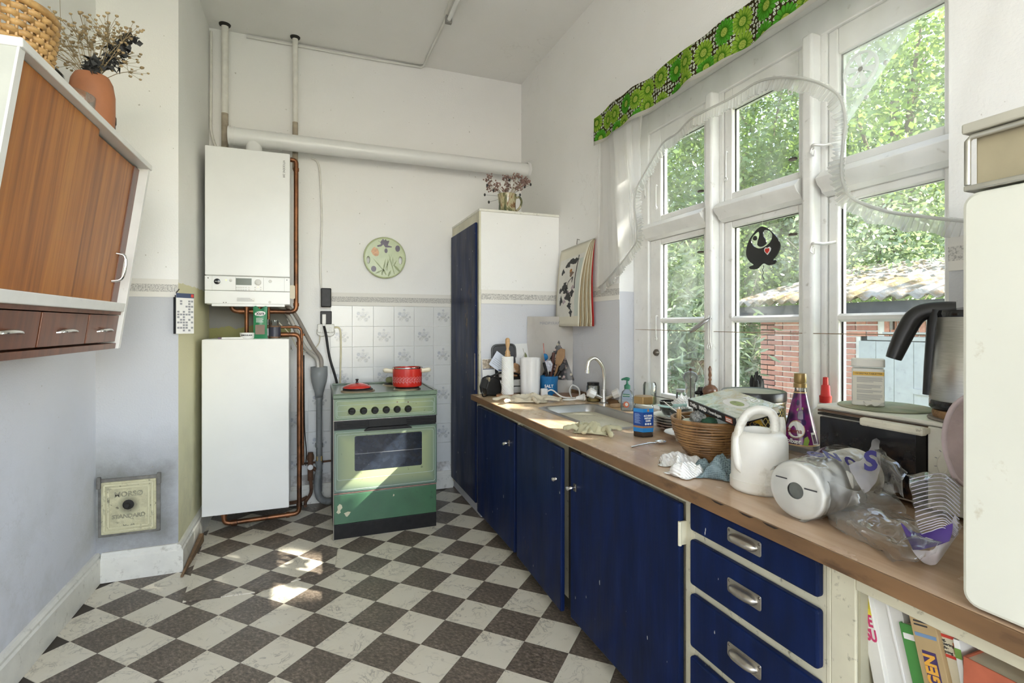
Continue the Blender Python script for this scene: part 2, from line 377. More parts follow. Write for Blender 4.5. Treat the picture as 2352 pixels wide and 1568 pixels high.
# wallpaper borders
def trim(n, b, lab, mt=None): return struct(b.obj('trim_%d' % n, mt or M_border, None, 0), lab, 'wallpaper border')
trim(1, B().box(XL+.001, XC, YC-.003, YC, B0, B1), 'speckled grey wallpaper border across the chimney breast')
trim(2, B().box(.055, 1.0, YB-.009, YB, B0, B1+.002), 'speckled grey wallpaper border above the wall tiles')
trim(3, B().box(XR-.003, XR, O1, 3.19, B0, B1), 'speckled grey wallpaper border beside the window and wall calendar')
trim(4, B().box(XR-.003, XR, .3, O0, B0, B1), 'bit of wallpaper border between window and fridge')
trim(5, B().box(XL, XL+.003, 1.0, YC-.004, B0, B1), 'wallpaper border behind the wooden wall cabinet')
# baseboards
def base(nm, a, b2, nrm, lab, hgt=.14):
    a, b2 = Vector(a), Vector(b2); d = (b2-a); L = d.length; T = fr((a.x, a.y, 0), (nrm[0], nrm[1], 0), (0, 0, 1))
    T = Matrix(((nrm[0], 0, d.x/L, a.x), (nrm[1], 0, d.y/L, a.y), (0, 1, 0, 0), (0, 0, 0, 1)))
    pr = [(0, 0), (.026, 0), (.026, hgt-.03), (.020, hgt-.022), (.020, hgt-.012), (.012, hgt), (0, hgt)]
    return struct(B().prism(pr, 0, L, T).obj(nm, M_trim, None, 20), lab, 'baseboard')
base('baseboard_left', (XL, 1.2, 0), (XL, YC, 0), (1, 0), 'tall cream baseboard along the left wall')
base('baseboard_chimney', (XL+.026, YC, 0), (XC, YC, 0), (0, -1), 'tall cream baseboard below the soot hatch')
base('baseboard_side', (XC, YC-.026, 0), (XC, YB, 0), (1, 0), 'cream baseboard on the chimney side leading behind the tank')
base('baseboard_back', (XC+.03, YB, 0), (1.0, YB, 0), (0, -1), 'dirty cream baseboard behind the cooker', .13)
sl = B().box(XC+.026, XC+.036, YC-.03, 3.30, .0, .015).box(XC+.0, XC+.030, YC-.05, YC-.026, 0, .012)
tag(B().add([(XC+.030, YC-.10, .004), (XC+.040, YC-.10, .004), (XC+.052, 3.40, .004), (XC+.030, 3.40, .004), (XC+.030, YC-.10, .012), (XC+.040, YC-.10, .012), (XC+.052, 3.40, .05), (XC+.030, 3.40, .05)],
    [(0, 3, 2, 1), (4, 5, 6, 7), (0, 1, 5, 4), (1, 2, 6, 5), (2, 3, 7, 6), (3, 0, 4, 7)]).obj('wood_strip', P('old_brown_strip', (.20, .12, .06), .6, 0, .3, 20), None, 0), 'narrow brown wooden strip at the foot of the chimney side baseboard', 'strip')

# ---- wall tiles with blue grey flowers on every second one
def tile_mat(name, flower):
    m, nt, b = new(name); v = nd(nt, 'TexCoord').outputs['Object']; base_ = (.70, .70, .68)
    c = mx(nt, ramp(nt, noi(nt, v, 18, 4), [(.4, 0.), (.8, .25)]), base_, (.60, .585, .53))
    if flower:
        oi = nd(nt, 'ObjectInfo').outputs['Random']
        x, y, z = sep(nt, v)[0:3]; f = None
        for (px, pz, r) in ((0, .008, .030), (-.030, .020, .017), (.031, .022, .015), (.022, -.026, .019), (-.022, -.022, .018), (.002, .046, .012), (-.040, -.004, .010), (.042, -.006, .011)):
            d = ma(nt, 'SQRT', ma(nt, 'ADD', ma(nt, 'POWER', ma(nt, 'SUBTRACT', x, px), 2), ma(nt, 'POWER', ma(nt, 'SUBTRACT', z, pz), 2)))
            q = ramp(nt, ma(nt, 'DIVIDE', d, r), [(.55, 1.), (1., 0.)])
            f = q if f is None else ma(nt, 'MAXIMUM', f, q)
        pet = ramp(nt, noi(nt, v, 62, 3, .7, 1.5), [(.44, 0.), (.56, 1.)])
        c = mx(nt, ma(nt, 'MULTIPLY', f, ma(nt, 'MULTIPLY_ADD', pet, .55, .12)), c, mx(nt, ramp(nt, noi(nt, v, 25), [(.4, 0.), (.6, 1.)]), (.22, .25, .36), (.27, .27, .22)))
    put(nt, b, Base_Color=c, Roughness=.22); return m
M_t0, M_t1 = tile_mat('plain_wall_tile', False), tile_mat('flower_wall_tile', True)
th = .148/2-.0009
tm = [B().box(-th, th, -.003, .003, -th, th).obj('wall_tile', q, wb, 0, bevel=.001, seg=1) for q in (M_t0, M_t1)]
ft = [True, True]
for col in range(8):
    for row in range(8):
        x = 1.0-.074-.148*col; z = B0-.075-.148*row
        if col >= 6 and (row < 4 or (col == 7 and row < 5)): continue
        if .25 < x < .6 and z < .7: continue
        k = (col+row+1) % 2; o = tm[k] if ft[k] else copyobj(tm[k], wb); ft[k] = False
        o.location = (x, YB-.003, z)

# ================================================================ window
M_glass = glass('window_glass', (.98, .99, .985), .35, .0, .075, 5)
wi = struct(thing('window_1', 'large old white painted window of three tall casements looking onto the garden', 'window', (XW, (O0+O1)/2, OZ0)), None, None)
def wpart(b, name, par=None, bev=.004): return b.obj(name, M_wood_w, par or wi, 30, bev, w=True)
G = [(2.216, 1.899), (1.728, 1.403), (1.248, .93)]      # visible glass of the casements, from far to near
MUL = [1.8135, 1.3255]
wpart(B().box(XW-.035, XW+.06, O1-.002, O1-.135, OZ0, OZ1), 'jamb')
wpart(B().box(XW-.035, XW+.06, .70, .86, OZ0, OZ1), 'jamb')
wpart(B().box(XW-.0338, XW+.06, .705, O1-.004, 2.262, OZ1-.001), 'head')
wpart(B().box(XW-.03, XW+.06, .70, O1, OZ0, .868), 'bottom_rail')
wpart(B().box(XR-.012, XW-.03, .83, O1-.004, OZ0, .836), 'window_sill')
for y in MUL:
    q = wpart(B().box(XW-.028, XW+.06, y-.040, y+.040, .86, 2.27), 'mullion')
    wpart(B().box(XW-.075, XW-.025, y-.022, y+.022, .86, 2.27), 'mullion_post', q, .010)
bays = [(O1-.135, MUL[0]+.04), (MUL[0]-.04, MUL[1]+.04), (MUL[1]-.04, .86)]
for (y1, y0) in bays:
    pr = [(-.03, 1.690), (-.052, 1.702), (-.060, 1.716), (-.075, 1.728), (-.085, 1.748), (-.060, 1.772), (-.03, 1.782), (.05, 1.782), (.05, 1.690)]
    T = Matrix(((1, 0, 0, XW), (0, 0, 1, y0), (0, 1, 0, 0), (0, 0, 0, 1)))
    B().prism(pr, 0, y1-y0, T).obj('transom', M_wood_w, wi, 25, .002, w=True)
M_iron = P('old_white_iron', (.72, .71, .68), .35, .3, .1, 30)
M_dmet = P('dark_worn_metal', (.16, .14, .12), .4, .9, .2, 40)
def sash(y1, y0, g1, g0, z0, z1, gz0, gz1, bars=()):
    s = B().box(XW-.022, XW+.022, g1, y1-.002, z0, z1).box(XW-.022, XW+.022, y0+.002, g0, z0, z1).box(XW-.022, XW+.022, g0, g1, z0, gz0).box(XW-.022, XW+.022, g0, g1, gz1, z1)
    so_ = s.obj('sash', M_wood_w, wi, 30, .005, w=True)
    zs = [gz0]+[q for bz in bars for q in (bz-.012, bz+.012)]+[gz1]
    for bz in bars: B().prism([(-.022, -.006), (-.010, -.014), (.02, -.014), (.02, .014), (-.010, .014), (-.022, .006)], g0-.002, g1+.002, Matrix(((1, 0, 0, XW), (0, 0, 1, 0), (0, 1, 0, bz), (0, 0, 0, 1)))).obj('glazing_bar', M_wood_w, so_, 25, 0, w=True)
    for a, b2 in zip(zs[::2], zs[1::2]): B().box(XW-.0015, XW+.0015, g0-.008, g1+.008, a-.008, b2+.008).obj('pane', M_glass, so_, 0, w=True)
    B().box(XW-.0035, XW-.002, g1-.006, g1+.002, gz0, gz1).box(XW-.0035, XW-.002, g0-.002, g0+.003, gz0, gz1).box(XW-.0035, XW-.002, g0, g1, gz1-.003, gz1+.002).obj('putty_line', M_dark, so_, 0, w=True)
    return so_
for (y1, y0), (g1, g0) in zip(bays, G):
    sash(y1, y0, g1, g0, .87, 1.690, .892, 1.663, (1.268,))
    sash(y1, y0, g1, g0, 1.782, 2.262, 1.812, 2.172)
# stays, hooks and the lever latch
def hook(y, z, L=.075):
    x = XW-.027
    b = B().tube([(x, y, z), (x-.008, y, z+.004), (x-.010, y, z-.01), (x-.010, y, z-L)], .0032, 6).tube(cr([(x-.010, y+.007*math.cos(a), z-L-.007+.007*math.sin(a)) for a in [k*PI/4 for k in range(9)]], 2), .0028, 6)
    b.obj('stay_hook', M_iron, wi, 60, w=True)
for y, z in ((2.235, 1.29), (2.235, 1.97), (1.747, 1.99), (2.33, 2.05)): hook(y, z, .11)
for y, z in ((1.39, 2.28-.17), (1.30, 1.86), (1.30, 1.52)):
    b = B().tube(cr([(XW-.07, y+.005, z), (XW-.085, y-.01, z+.006), (XW-.06, y-.03, z+.002), (XW-.035, y-.055, z+.006)], 5), .0055, 7).tube(cr([(XW-.08, y, z), (XW-.085, y+.002, z-.02), (XW-.08, y-.008, z-.03), (XW-.08, y-.012, z-.012)], 5), .0026, 6)
    b.obj('window_catch', M_iron, wi, 60, w=True)
for y, z in ((1.905, 1.86), (1.905, 1.58), (1.415, 1.86), (1.415, 1.58)):
    B().lathe([(0, -.004), (.012, -.004), (.014, 0), (.012, .004), (0, .004)], 12, (XW-.035, y, z), sx=1, sy=1.3).obj('turn_catch', M_dmet, wi, 50, w=True)
lev = B().tube(cr([(XW-.078, 1.79, 1.275), (XW-.10, 1.80, 1.262), (XW-.115, 1.835, 1.235), (XW-.12, 1.875, 1.213)], 5), [.006, .006, .006, .007, .008, .009, .009, .010, .010, .010, .011, .011, .011, .010, .008, .006], 8, flat=.45)
lev.obj('latch_lever', P('steel_lever', (.45, .45, .46), .25, .95), wi, 60, w=True)
for dy in (0, -.012): B().tube(cr([(XW-.085, 1.795+dy, 1.285), (XW-.09, 1.795+dy, 1.25), (XW-.09, 1.795+dy, 1.17), (XW-.09, 1.802+dy, 1.15), (XW-.09, 1.795+dy, 1.135), (XW-.09, 1.788+dy, 1.15), (XW-.09, 1.794+dy, 1.168)], 5), .0022, 6).obj('hanging_hook', M_iron, wi, 60, w=True)
tag(B().lathe([(0, -.018), (.009, -.016), (.0165, -.006), (.018, 0), (.0165, .006), (.009, .016), (0, .018)], 18, (XW-.028, 2.243, 1.10)).obj('knob', M_dmet, wi, 60, w=True))
# string across the window
tag(B().tube([(XW-.034, O1-.02, 1.220), (XW-.04, 2.0, 1.216), (XW-.085, 1.57, 1.2135), (XW-.06, 1.2, 1.213), (XW-.04, .75, 1.214)], .0016, 5).obj('string', P('string_brown', (.30, .22, .14), .8)), 'thin cord strung straight across the lower window panes', 'cord')
# fan ventilator in the far corner of the near upper pane
vt = thing('pane_ventilator', 'clear plastic corner ventilator with round six bladed fan in the near upper pane', 'ventilator', (XW-.004, 1.19, 2.0))
M_acr = glass('clear_acrylic', (.90, .92, .91), 1.4, .08, .75, 3)
B().prism([(1.247, 1.92), (1.247, 2.172), (1.0, 2.172), (1.02, 2.15), (1.235, 1.92)], 0, .003, Matrix(((0, 0, -1, XW-.003), (1, 0, 0, 0), (0, 1, 0, 0), (0, 0, 0, 1)))).obj('corner_plate', M_acr, vt, 0, w=True)
fc = (XW-.012, 1.172, 2.085); TF = Matrix(((0, 0, -1, fc[0]), (1, 0, 0, fc[1]), (0, 1, 0, fc[2]), (0, 0, 0, 1)))
M_fan = cloth_thin('milky_plastic', (.90, .91, .90), .9, .5)
rg = B(); rg.lathe([(.050, 0), (.056, 0), (.056, .012), (.050, .012), (.050, 0)], 32, T=TF); rg.obj('fan_ring', M_fan, vt, 40, w=True)
for k in range(6):
    a = k*PI/3+.3
    B().prism([(.008*math.cos(a-.5), .008*math.sin(a-.5)), (.050*math.cos(a-.22), .050*math.sin(a-.22)), (.051*math.cos(a), .051*math.sin(a)), (.050*math.cos(a+.22), .050*math.sin(a+.22)), (.008*math.cos(a+.5), .008*math.sin(a+.5))], .003, .007, TF).obj('blade', M_fan, vt, 0, w=True)
B().lathe([(0, .012), (.006, .011), (.010, .002), (.010, 0), (0, 0)], 12, T=TF).obj('hub', M_dmet, vt, 40, w=True)
for y, z in ((1.10, 2.075), (1.16, 1.99)): B().lathe([(0, .006), (.006, .004), (.007, 0)], 10, T=Matrix(((0, 0, -1, XW-.006), (1, 0, 0, y), (0, 1, 0, z), (0, 0, 0, 1)))).obj('screw', M_iron, vt, 40, w=True)
# ================================================================ curtains
XV = 1.50
m, nt, b = new('daisy_print'); v0 = crd(nt); sp_ = sep(nt, v0)
v = nd(nt, 'CombineXYZ', {0: sp_[1], 1: sp_[2], 2: 0.}).outputs[0]
def daisy(scale, rad, npet, seed):
    vv = nd(nt, 'Mapping', {0: v, 'Location': (seed, seed*.37, 0)}).outputs[0]
    vo = nd(nt, 'TexVoronoi', {'Vector': vv, 'Scale': scale, 'Randomness': .45}, voronoi_dimensions='2D')
    d = nd(nt, 'VectorMath', {0: vv, 1: vo.outputs['Position']}, operation='SUBTRACT').outputs[0]
    s3 = sep(nt, d); ang = ma(nt, 'ARCTAN2', s3[1], s3[0]); D = vo.outputs['Distance']
    pet = ma(nt, 'ABSOLUTE', ma(nt, 'SINE', ma(nt, 'MULTIPLY', ang, npet/2)))
    edge = ma(nt, 'MULTIPLY_ADD', ma(nt, 'POWER', pet, .5), rad*.28, rad*.78)
    return D, pet, ma(nt, 'LESS_THAN', D, edge), vo.outputs['Color']
Dw, pw, mw, _ = daisy(58, .34, 6, 3.3)
small = mx(nt, ma(nt, 'LESS_THAN', Dw, .13), (.78, .80, .72), (.25, .45, .12))
c = mx(nt, mw, (.060, .050, .022), small)
Db, pb, mbig, colr = daisy(10.5, .50, 16, 1.1)
rc = sep(nt, colr)[0]
g = mx(nt, ma(nt, 'GREATER_THAN', rc, .5), (.10, .38, .035), (.32, .50, .06))
g = mx(nt, ma(nt, 'MULTIPLY', ramp(nt, pb, [(.05, 1.), (.5, 0.)]), .75), g, (.035, .14, .01))
g = mx(nt, ramp(nt, Db, [(.19, 1.), (.32, 0.)]), g, (.06, .20, .015))
cen = mx(nt, ramp(nt, noi(nt, v, 260, 2), [(.45, 0.), (.6, 1.)]), (.50, .60, .12), (.22, .33, .05))
g = mx(nt, ma(nt, 'LESS_THAN', Db, .17), g, cen)
c = mx(nt, mbig, c, g)
hem = ma(nt, 'LESS_THAN', ma(nt, 'ADD', sp_[2], ma(nt, 'MULTIPLY', ma(nt, 'SINE', ma(nt, 'MULTIPLY', sp_[1], 14.)), .004)), 2.283)
c = mx(nt, hem, c, (.62, .60, .54))
nt.nodes.remove(b)
df = nd(nt, 'MixShader', {0: .35, 1: nd(nt, 'BsdfDiffuse', {0: c}).outputs[0], 2: nd(nt, 'BsdfTranslucent', {0: c}).outputs[0]}).outputs[0]
nt.links.new(df, nt.nodes['Material Output'].inputs[0]); M_val = m
def val(u, t):
    y = 2.575-2.35*u
    wob = .010*math.sin(y*13+1)+.006*math.sin(y*31)
    return (XV+wob*(1-.4*t)-.004, y, 2.272+.006*math.sin(y*14)+(.160+.004*math.sin(y*23+2)+.003*math.sin(y*9))*t)
tag(B().grid(val, 170, 6).obj('valance', M_val, None, 180, solid=.0012), 'green and lime daisy printed valance gathered above the window', 'curtain')
tag(B().cyl((XV+.012, .1, 2.42), (XV+.012, 2.59, 2.42), .006, n=10).obj('curtain_rod', M_iron, None, 60), 'thin white curtain rod behind the daisy valance', 'curtain rod')
# sheer curtain with a curved, ruffled lower edge
M_sheer = cloth_thin('sheer_voile', (.90, .89, .87), .20, .5)
M_fril = cloth_thin('sheer_ruffle', (.66, .65, .62), .72, .5)
px = [(1376, 661), (1412, 623), (1450, 574), (1464, 546), (1461, 497), (1459, 456), (1466, 426), (1478, 404), (1503, 360), (1525, 327), (1557, 305), (1585, 275), (1626, 252), (1671, 230), (1707, 209), (1738, 190), (1779, 179), (1830, 179), (1870, 187), (1901, 200), (1927, 220), (1939, 250), (1942, 286), (1938, 331), (1933, 382), (1938, 423), (1957, 454), (1998, 474), (2054, 489), (2115, 497), (2176, 504), (2250, 510), (2352, 520)]
edge = cr([at(u, v2, X=1.53) for u, v2 in px], 5); NE = len(edge)-1
L = [0]
for a, b2 in zip(edge, edge[1:]): L.append(L[-1]+(b2-a).length)
def sheer(u, t):
    i = min(NE, int(round(u*NE))); e = edge[i]; yt = 2.572-(2.572-.30)*(i/NE)
    yt = yt*.55+(2.572-(2.572-.3)*min(1, max(0, (2.572-e.y)/(2.572-.3))))*.45
    y = e.y+(yt-e.y)*t; z = e.z+(2.40-e.z)*t
    return (1.53+.012*math.sin(yt*38+1)*(1-.3*t)+.010*math.sin(yt*13)+.006*math.sin(e.y*60+z*2), y, z)
cu = thing('sheer_curtain', 'sheer white voile curtain with an arched ruffled hem across the window', 'curtain', (1.53, 2.0, 1.6))
B().grid(sheer, NE, 10).obj('voile', M_sheer, cu, 180, w=True)
def fold(u, t):
    x, y, z = sheer(u*.20, t); return (x-.012+.006*math.sin(y*150), y, z)
B().grid(fold, 60, 10).obj('gathered_fold', cloth_thin('sheer_voile_fold', (.92, .91, .89), .55, .5), cu, 180, w=True)
def frill(u, t):
    f = u*NE; i = min(NE-1, int(f)); k = f-i; e = edge[i].lerp(edge[i+1], k); s = L[i]+(L[i+1]-L[i])*k
    d = (edge[i+1]-edge[i]); n = Vector((0, -d.z, d.y)).normalized()
    wv = math.sin(s*430+1.5*math.sin(s*60))
    p = e+n*(.046*t-.006)*(1+.12*math.sin(s*63))
    return (1.53+.004+wv*.008*(.25+.75*t), p.y+.004*math.sin(s*120)*t, p.z)
B().grid(frill, NE*11, 3).obj('ruffle', M_fril, cu, 180, w=True)
B().tube([Vector((1.528, e.y, e.z)) for e in edge[::1]], .0045, 6).obj('gathered_seam', M_fril, cu, 180, w=True)
# black acrylic ornament hanging in the middle casement
og = thing('window_ornament', 'flat black hanging ornament with cut-out face and small red heart in the middle pane', 'ornament', (XW-.05, 1.575, 1.62))
oc = at(1752, 570, X=XW-.05); s_ = 1/556.
TO_ = Matrix(((0, 0, -1, XW-.05), (-1.22, 0, 0, oc.y), (0, 1, 0, oc.z), (0, 0, 0, 1)))
k_ = .00172; kx_ = 1.22
body = [(0, 50), (28, 26), (40, 0), (34, -19), (24, -30), (32, -32), (28, -39), (15, -41), (6, -36), (0, -36), (-6, -41), (-13, -46), (-28, -44), (-30, -38), (-20, -35), (-30, -26), (-38, -9), (-35, 15), (-22, 36)]
body = [tuple(p[:2]) for p in cr([(x, y, 0) for x, y in body], 4, True)]
eyeL = [(-26, 26), (-20.6, 33.7), (-9.4, 40), (-6.5, 31.8), (-9.4, 20.6), (-11, 9.4), (-2, 3.4), (9.4, 9.4), (7.5, 18.7), (2.8, 28), (3.7, 40), (15, 37.4), (22.5, 28), (21.5, 16.8), (15, 7.5), (-2, 0), (-17, 5.6), (-25, 16.8)]
M_blk = P('black_acrylic', (.008, .008, .010), .15)
M_wh = P('white_enamel', (.80, .79, .76), .3)
bm = bmesh.new()
def loop(bm, pts, z): return [bm.verts.new((x*k_, y*k_, z)) for x, y in pts]
hole = [tuple(p[:2]) for p in cr([(x, y, 0) for x, y in eyeL], 3, True)]
es = []
for pts in (body, hole):
    vs_ = loop(bm, pts, 0); es += [bm.edges.new((vs_[i], vs_[(i+1) % len(vs_)])) for i in range(len(vs_))]
bmesh.ops.triangle_fill(bm, use_beauty=True, edges=es)
r_ = bmesh.ops.extrude_face_region(bm, geom=list(bm.faces)); bmesh.ops.translate(bm, verts=[q for q in r_['geom'] if isinstance(q, bmesh.types.BMVert)], vec=(0, 0, .004))
bmesh.ops.recalc_face_normals(bm, faces=bm.faces); me = bpy.data.meshes.new('body'); bm.transform(og.matrix_basis.inverted() @ TO_); bm.to_mesh(me); bm.free()
me.materials.append(M_blk); q = bpy.data.objects.new('body', me); COL.objects.link(q); q.parent = og
B().prism([(x*k_, y*k_) for x, y in ell(5, 5.5, 16, -17, 26)], 0, .004, TO_).obj('eye', M_blk, og, 0, w=True)
hp = [(0, -9), (-7, -1), (-8, 4), (-5, 8), (-1, 7), (0, 5), (1, 7), (5, 8), (8, 4), (7, -1)]
B().prism([((x*.95+13)*k_, (y*1.05-8)*k_) for x, y in hp], .004, .006, TO_).obj('heart_border', M_wh, og, 0, w=True)
B().prism([((x*.62+13)*k_, (y*.7-8)*k_) for x, y in hp], .006, .008, TO_).obj('heart', P('red_enamel', (.55, .03, .02), .3), og, 0, w=True)
B().tube([TO_ @ Vector((0, 51*k_, .002)), TO_ @ Vector((.002, 84*k_, .002))], .0006, 5).obj('thread', P('nylon_thread', (.6, .58, .5), .6), og, 60, w=True)
B().tube(cr([TO_ @ Vector((x*k_, y*k_, .002)) for x, y in ((2, -38), (3, -44), (0, -50), (3, -56), (0, -63), (4, -71))], 5), .0012, 5).obj('tail_string', M_blk, og, 60, w=True)

# ================================================================ garden seen through the window
GZ = -.55
M_grass = P('lawn', (.11, .17, .045), .9, 0, .4, 3, .5, 20)
tag(B().box(1.95, 60, -30, 60, GZ-.2, GZ).obj('garden_ground', M_grass), 'grassy garden ground outside the window', 'ground', None, 'structure')
SX, SY1 = 5.66, 5.31
sd_ = thing('brick_shed', 'low red brick garden shed with mossy corrugated roof and grey plank door', 'shed', (SX, 4.2, GZ))
M_mort = P('mortar', (.66, .62, .56), .9, 0, .12, 12, .3, 60)
m, nt, b = new('red_brick'); oi = nd(nt, 'ObjectInfo').outputs['Random']; v = crd(nt)
c = ramp(nt, oi, [(0., (.30, .105, .075)), (.35, (.42, .17, .115)), (.7, (.52, .22, .14)), (1., (.40, .20, .16))])
c = mx(nt, ramp(nt, noi(nt, v, 30, 5), [(.4, 0.), (.75, .5)]), c, (.20, .10, .08))
c = mx(nt, ramp(nt, noi(nt, crd(nt, loc=(3, 3, 3)), 16, 4), [(.5, 0.), (.8, .5)]), c, (.62, .42, .34))
put(nt, b, Base_Color=c, Roughness=.85, Normal=bumpn(nt, noi(nt, v, 80, 4), .4, .01)); M_brick = m
B().box(SX+.006, SX+.25, 3.95, SY1, GZ, 1.50).box(SX+.006, SX+.25, 1.0, 3.95, 1.13, 1.50).box(SX+.006, SX+.25, .6, 2.9, GZ, 1.2).box(SX+.006, 8.0, SY1-.22, SY1, GZ, 1.5).obj('mortar_wall', M_mort, sd_, 0, w=True)
stx = B().box(-.012, .012, -.114, .114, -.027, .027).obj('brick', M_brick, sd_, 0, .003, seg=1)
hd = B().box(-.012, .012, -.054, .054, -.027, .027).obj('brick', M_brick, sd_, 0, .003, seg=1)
fu = [True, True]; loc0 = Vector(sd_.location)
def lay(kind, y, z, rx=0):
    src = (stx, hd)[kind]; o = src if fu[kind] else copyobj(src, sd_); fu[kind] = False
    o.location = Vector((SX+.004, y, z))-loc0; o.rotation_euler = (rx, 0, 0)
for r in range(21):
    z = .085+.0667*r; y = SY1-(.002, .114+.012-.06)[r % 2]*0
    seq = [0, 1] if r % 3 == 0 else [1, 0, 0] if r % 3 == 1 else [0, 0, 1]; i = r
    y = SY1
    lim = 3.96 if z < 1.12 else 3.72
    while True:
        k = seq[i % len(seq)]; i += 1; wd = (.228, .108)[k]
        if y-wd < lim: k = 1; wd = .108
        if y-wd < lim: break
        lay(k, y-wd/2, z+RND.uniform(-.002, .002)); y -= wd+.012
for i in range(11): lay(0, 3.66-i*.068, 1.245, PI/2)
for i in range(4): lay(0, 3.60-i*.24, 1.41)
M_door = P('grey_door_paint', (.36, .36, .345), .6, 0, .08, 12, .15, 50, ((.22, .22, .215), .6, 20, .6))
for i in range(6): B().box(SX-.03, SX+.0, 3.945-.187*(i+1)+.003, 3.945-.187*i, GZ+.05, 1.076).obj('door_plank', M_door, sd_, 0, .004, w=True)
B().box(SX-.02, SX+.12, 2.8, 3.86, 1.085, 1.128).box(SX-.02, SX+.12, 2.8, 3.70, 1.145, 1.175).obj('door_lintel', M_door, sd_, 0, .004, w=True)
B().box(SX+.02, SX+.10, 2.8, 3.95, 1.0, 1.2).obj('door_shadow_gap', M_dark, sd_, 0, w=True)
B().prism([(3.40, .585), (3.37, .555), (2.95, .555), (2.95, .61), (3.40, .61)], SX-.05, SX-.03, Matrix(((0, 0, 1, 0), (1, 0, 0, 0), (0, 1, 0, 0), (0, 0, 0, 1)))).obj('strap_hinge', M_door, sd_, 0, w=True)
B().box(SX-.04, SX, 3.58, 3.61, 1.20, 1.38).obj('iron_hook', M_dmet, sd_, 0, w=True)
m, nt, b = new('mossy_fibre_cement'); v = crd(nt)
c = mx(nt, ramp(nt, noi(nt, v, 2.4, 6, .65), [(.42, 0.), (.58, 1.)]), (.30, .28, .25), (.15, .11, .045))
c = mx(nt, ramp(nt, noi(nt, crd(nt, loc=(7, 2, 1)), 9, 5, .7), [(.52, 0.), (.62, .9)]), c, (.25, .16, .085))
c = mx(nt, ramp(nt, noi(nt, crd(nt, loc=(1, 8, 1)), 22, 4, .7), [(.60, 0.), (.66, .8)]), c, (.44, .41, .36))
put(nt, b, Base_Color=c, Roughness=.95, Normal=bumpn(nt, noi(nt, v, 25, 6, .7), .8, .03)); M_roof = m
def roof(u, t):
    y = 5.62-5.2*u; x = 5.36+2.5*t
    return (x, y, 1.525+.62*t**.9*1.0+.024*math.sin(y*2*PI/.17)+.012*nz((x, y, 0), 3))
B().grid(roof, 320, 14).obj('corrugated_roof', M_roof, sd_, 180, solid=.012, w=True)
B().box(5.42, 5.60, .5, 5.5, 1.36, 1.49).obj('fascia', P('tarred_board', (.035, .033, .033), .8, 0, .3, 20), sd_, 0, w=True)
# leafy trees and shrubs
def leafmat(name, c1, c2, c3, tl=.40):
    m, nt, b = new(name); nt.nodes.remove(b); v = crd(nt)
    c = ramp(nt, noi(nt, v, 1.1, 6, .75), [(.30, c1), (.5, c2), (.68, c3)])
    q = nd(nt, 'MixShader', {0: tl, 1: nd(nt, 'BsdfDiffuse', {0: c}).outputs[0], 2: nd(nt, 'BsdfTranslucent', {0: mx(nt, .40, c, (.30, .40, .09))}).outputs[0]}).outputs[0]
    q = nd(nt, 'MixShader', {0: .06, 1: q, 2: nd(nt, 'BsdfGlossy', {'Roughness': .35}).outputs[0]}).outputs[0]
    nt.links.new(q, nt.nodes['Material Output'].inputs[0]); return m
ML = [leafmat('leaves_mid', (.045, .095, .018), (.12, .21, .04), (.22, .31, .085)), leafmat('leaves_yellow', (.08, .14, .02), (.14, .225, .05), (.26, .34, .10)),
      leafmat('leaves_grey', (.09, .13, .07), (.19, .25, .15), (.34, .40, .28)), leafmat('leaves_deep', (.03, .065, .014), (.07, .13, .028), (.16, .24, .06))]
M_bark = P('bark', (.17, .13, .09), .9, 0, .3, 20, .6, 30); M_twig = P('pale_twig', (.42, .35, .26), .8, 0, .2, 20)
GAPS = []
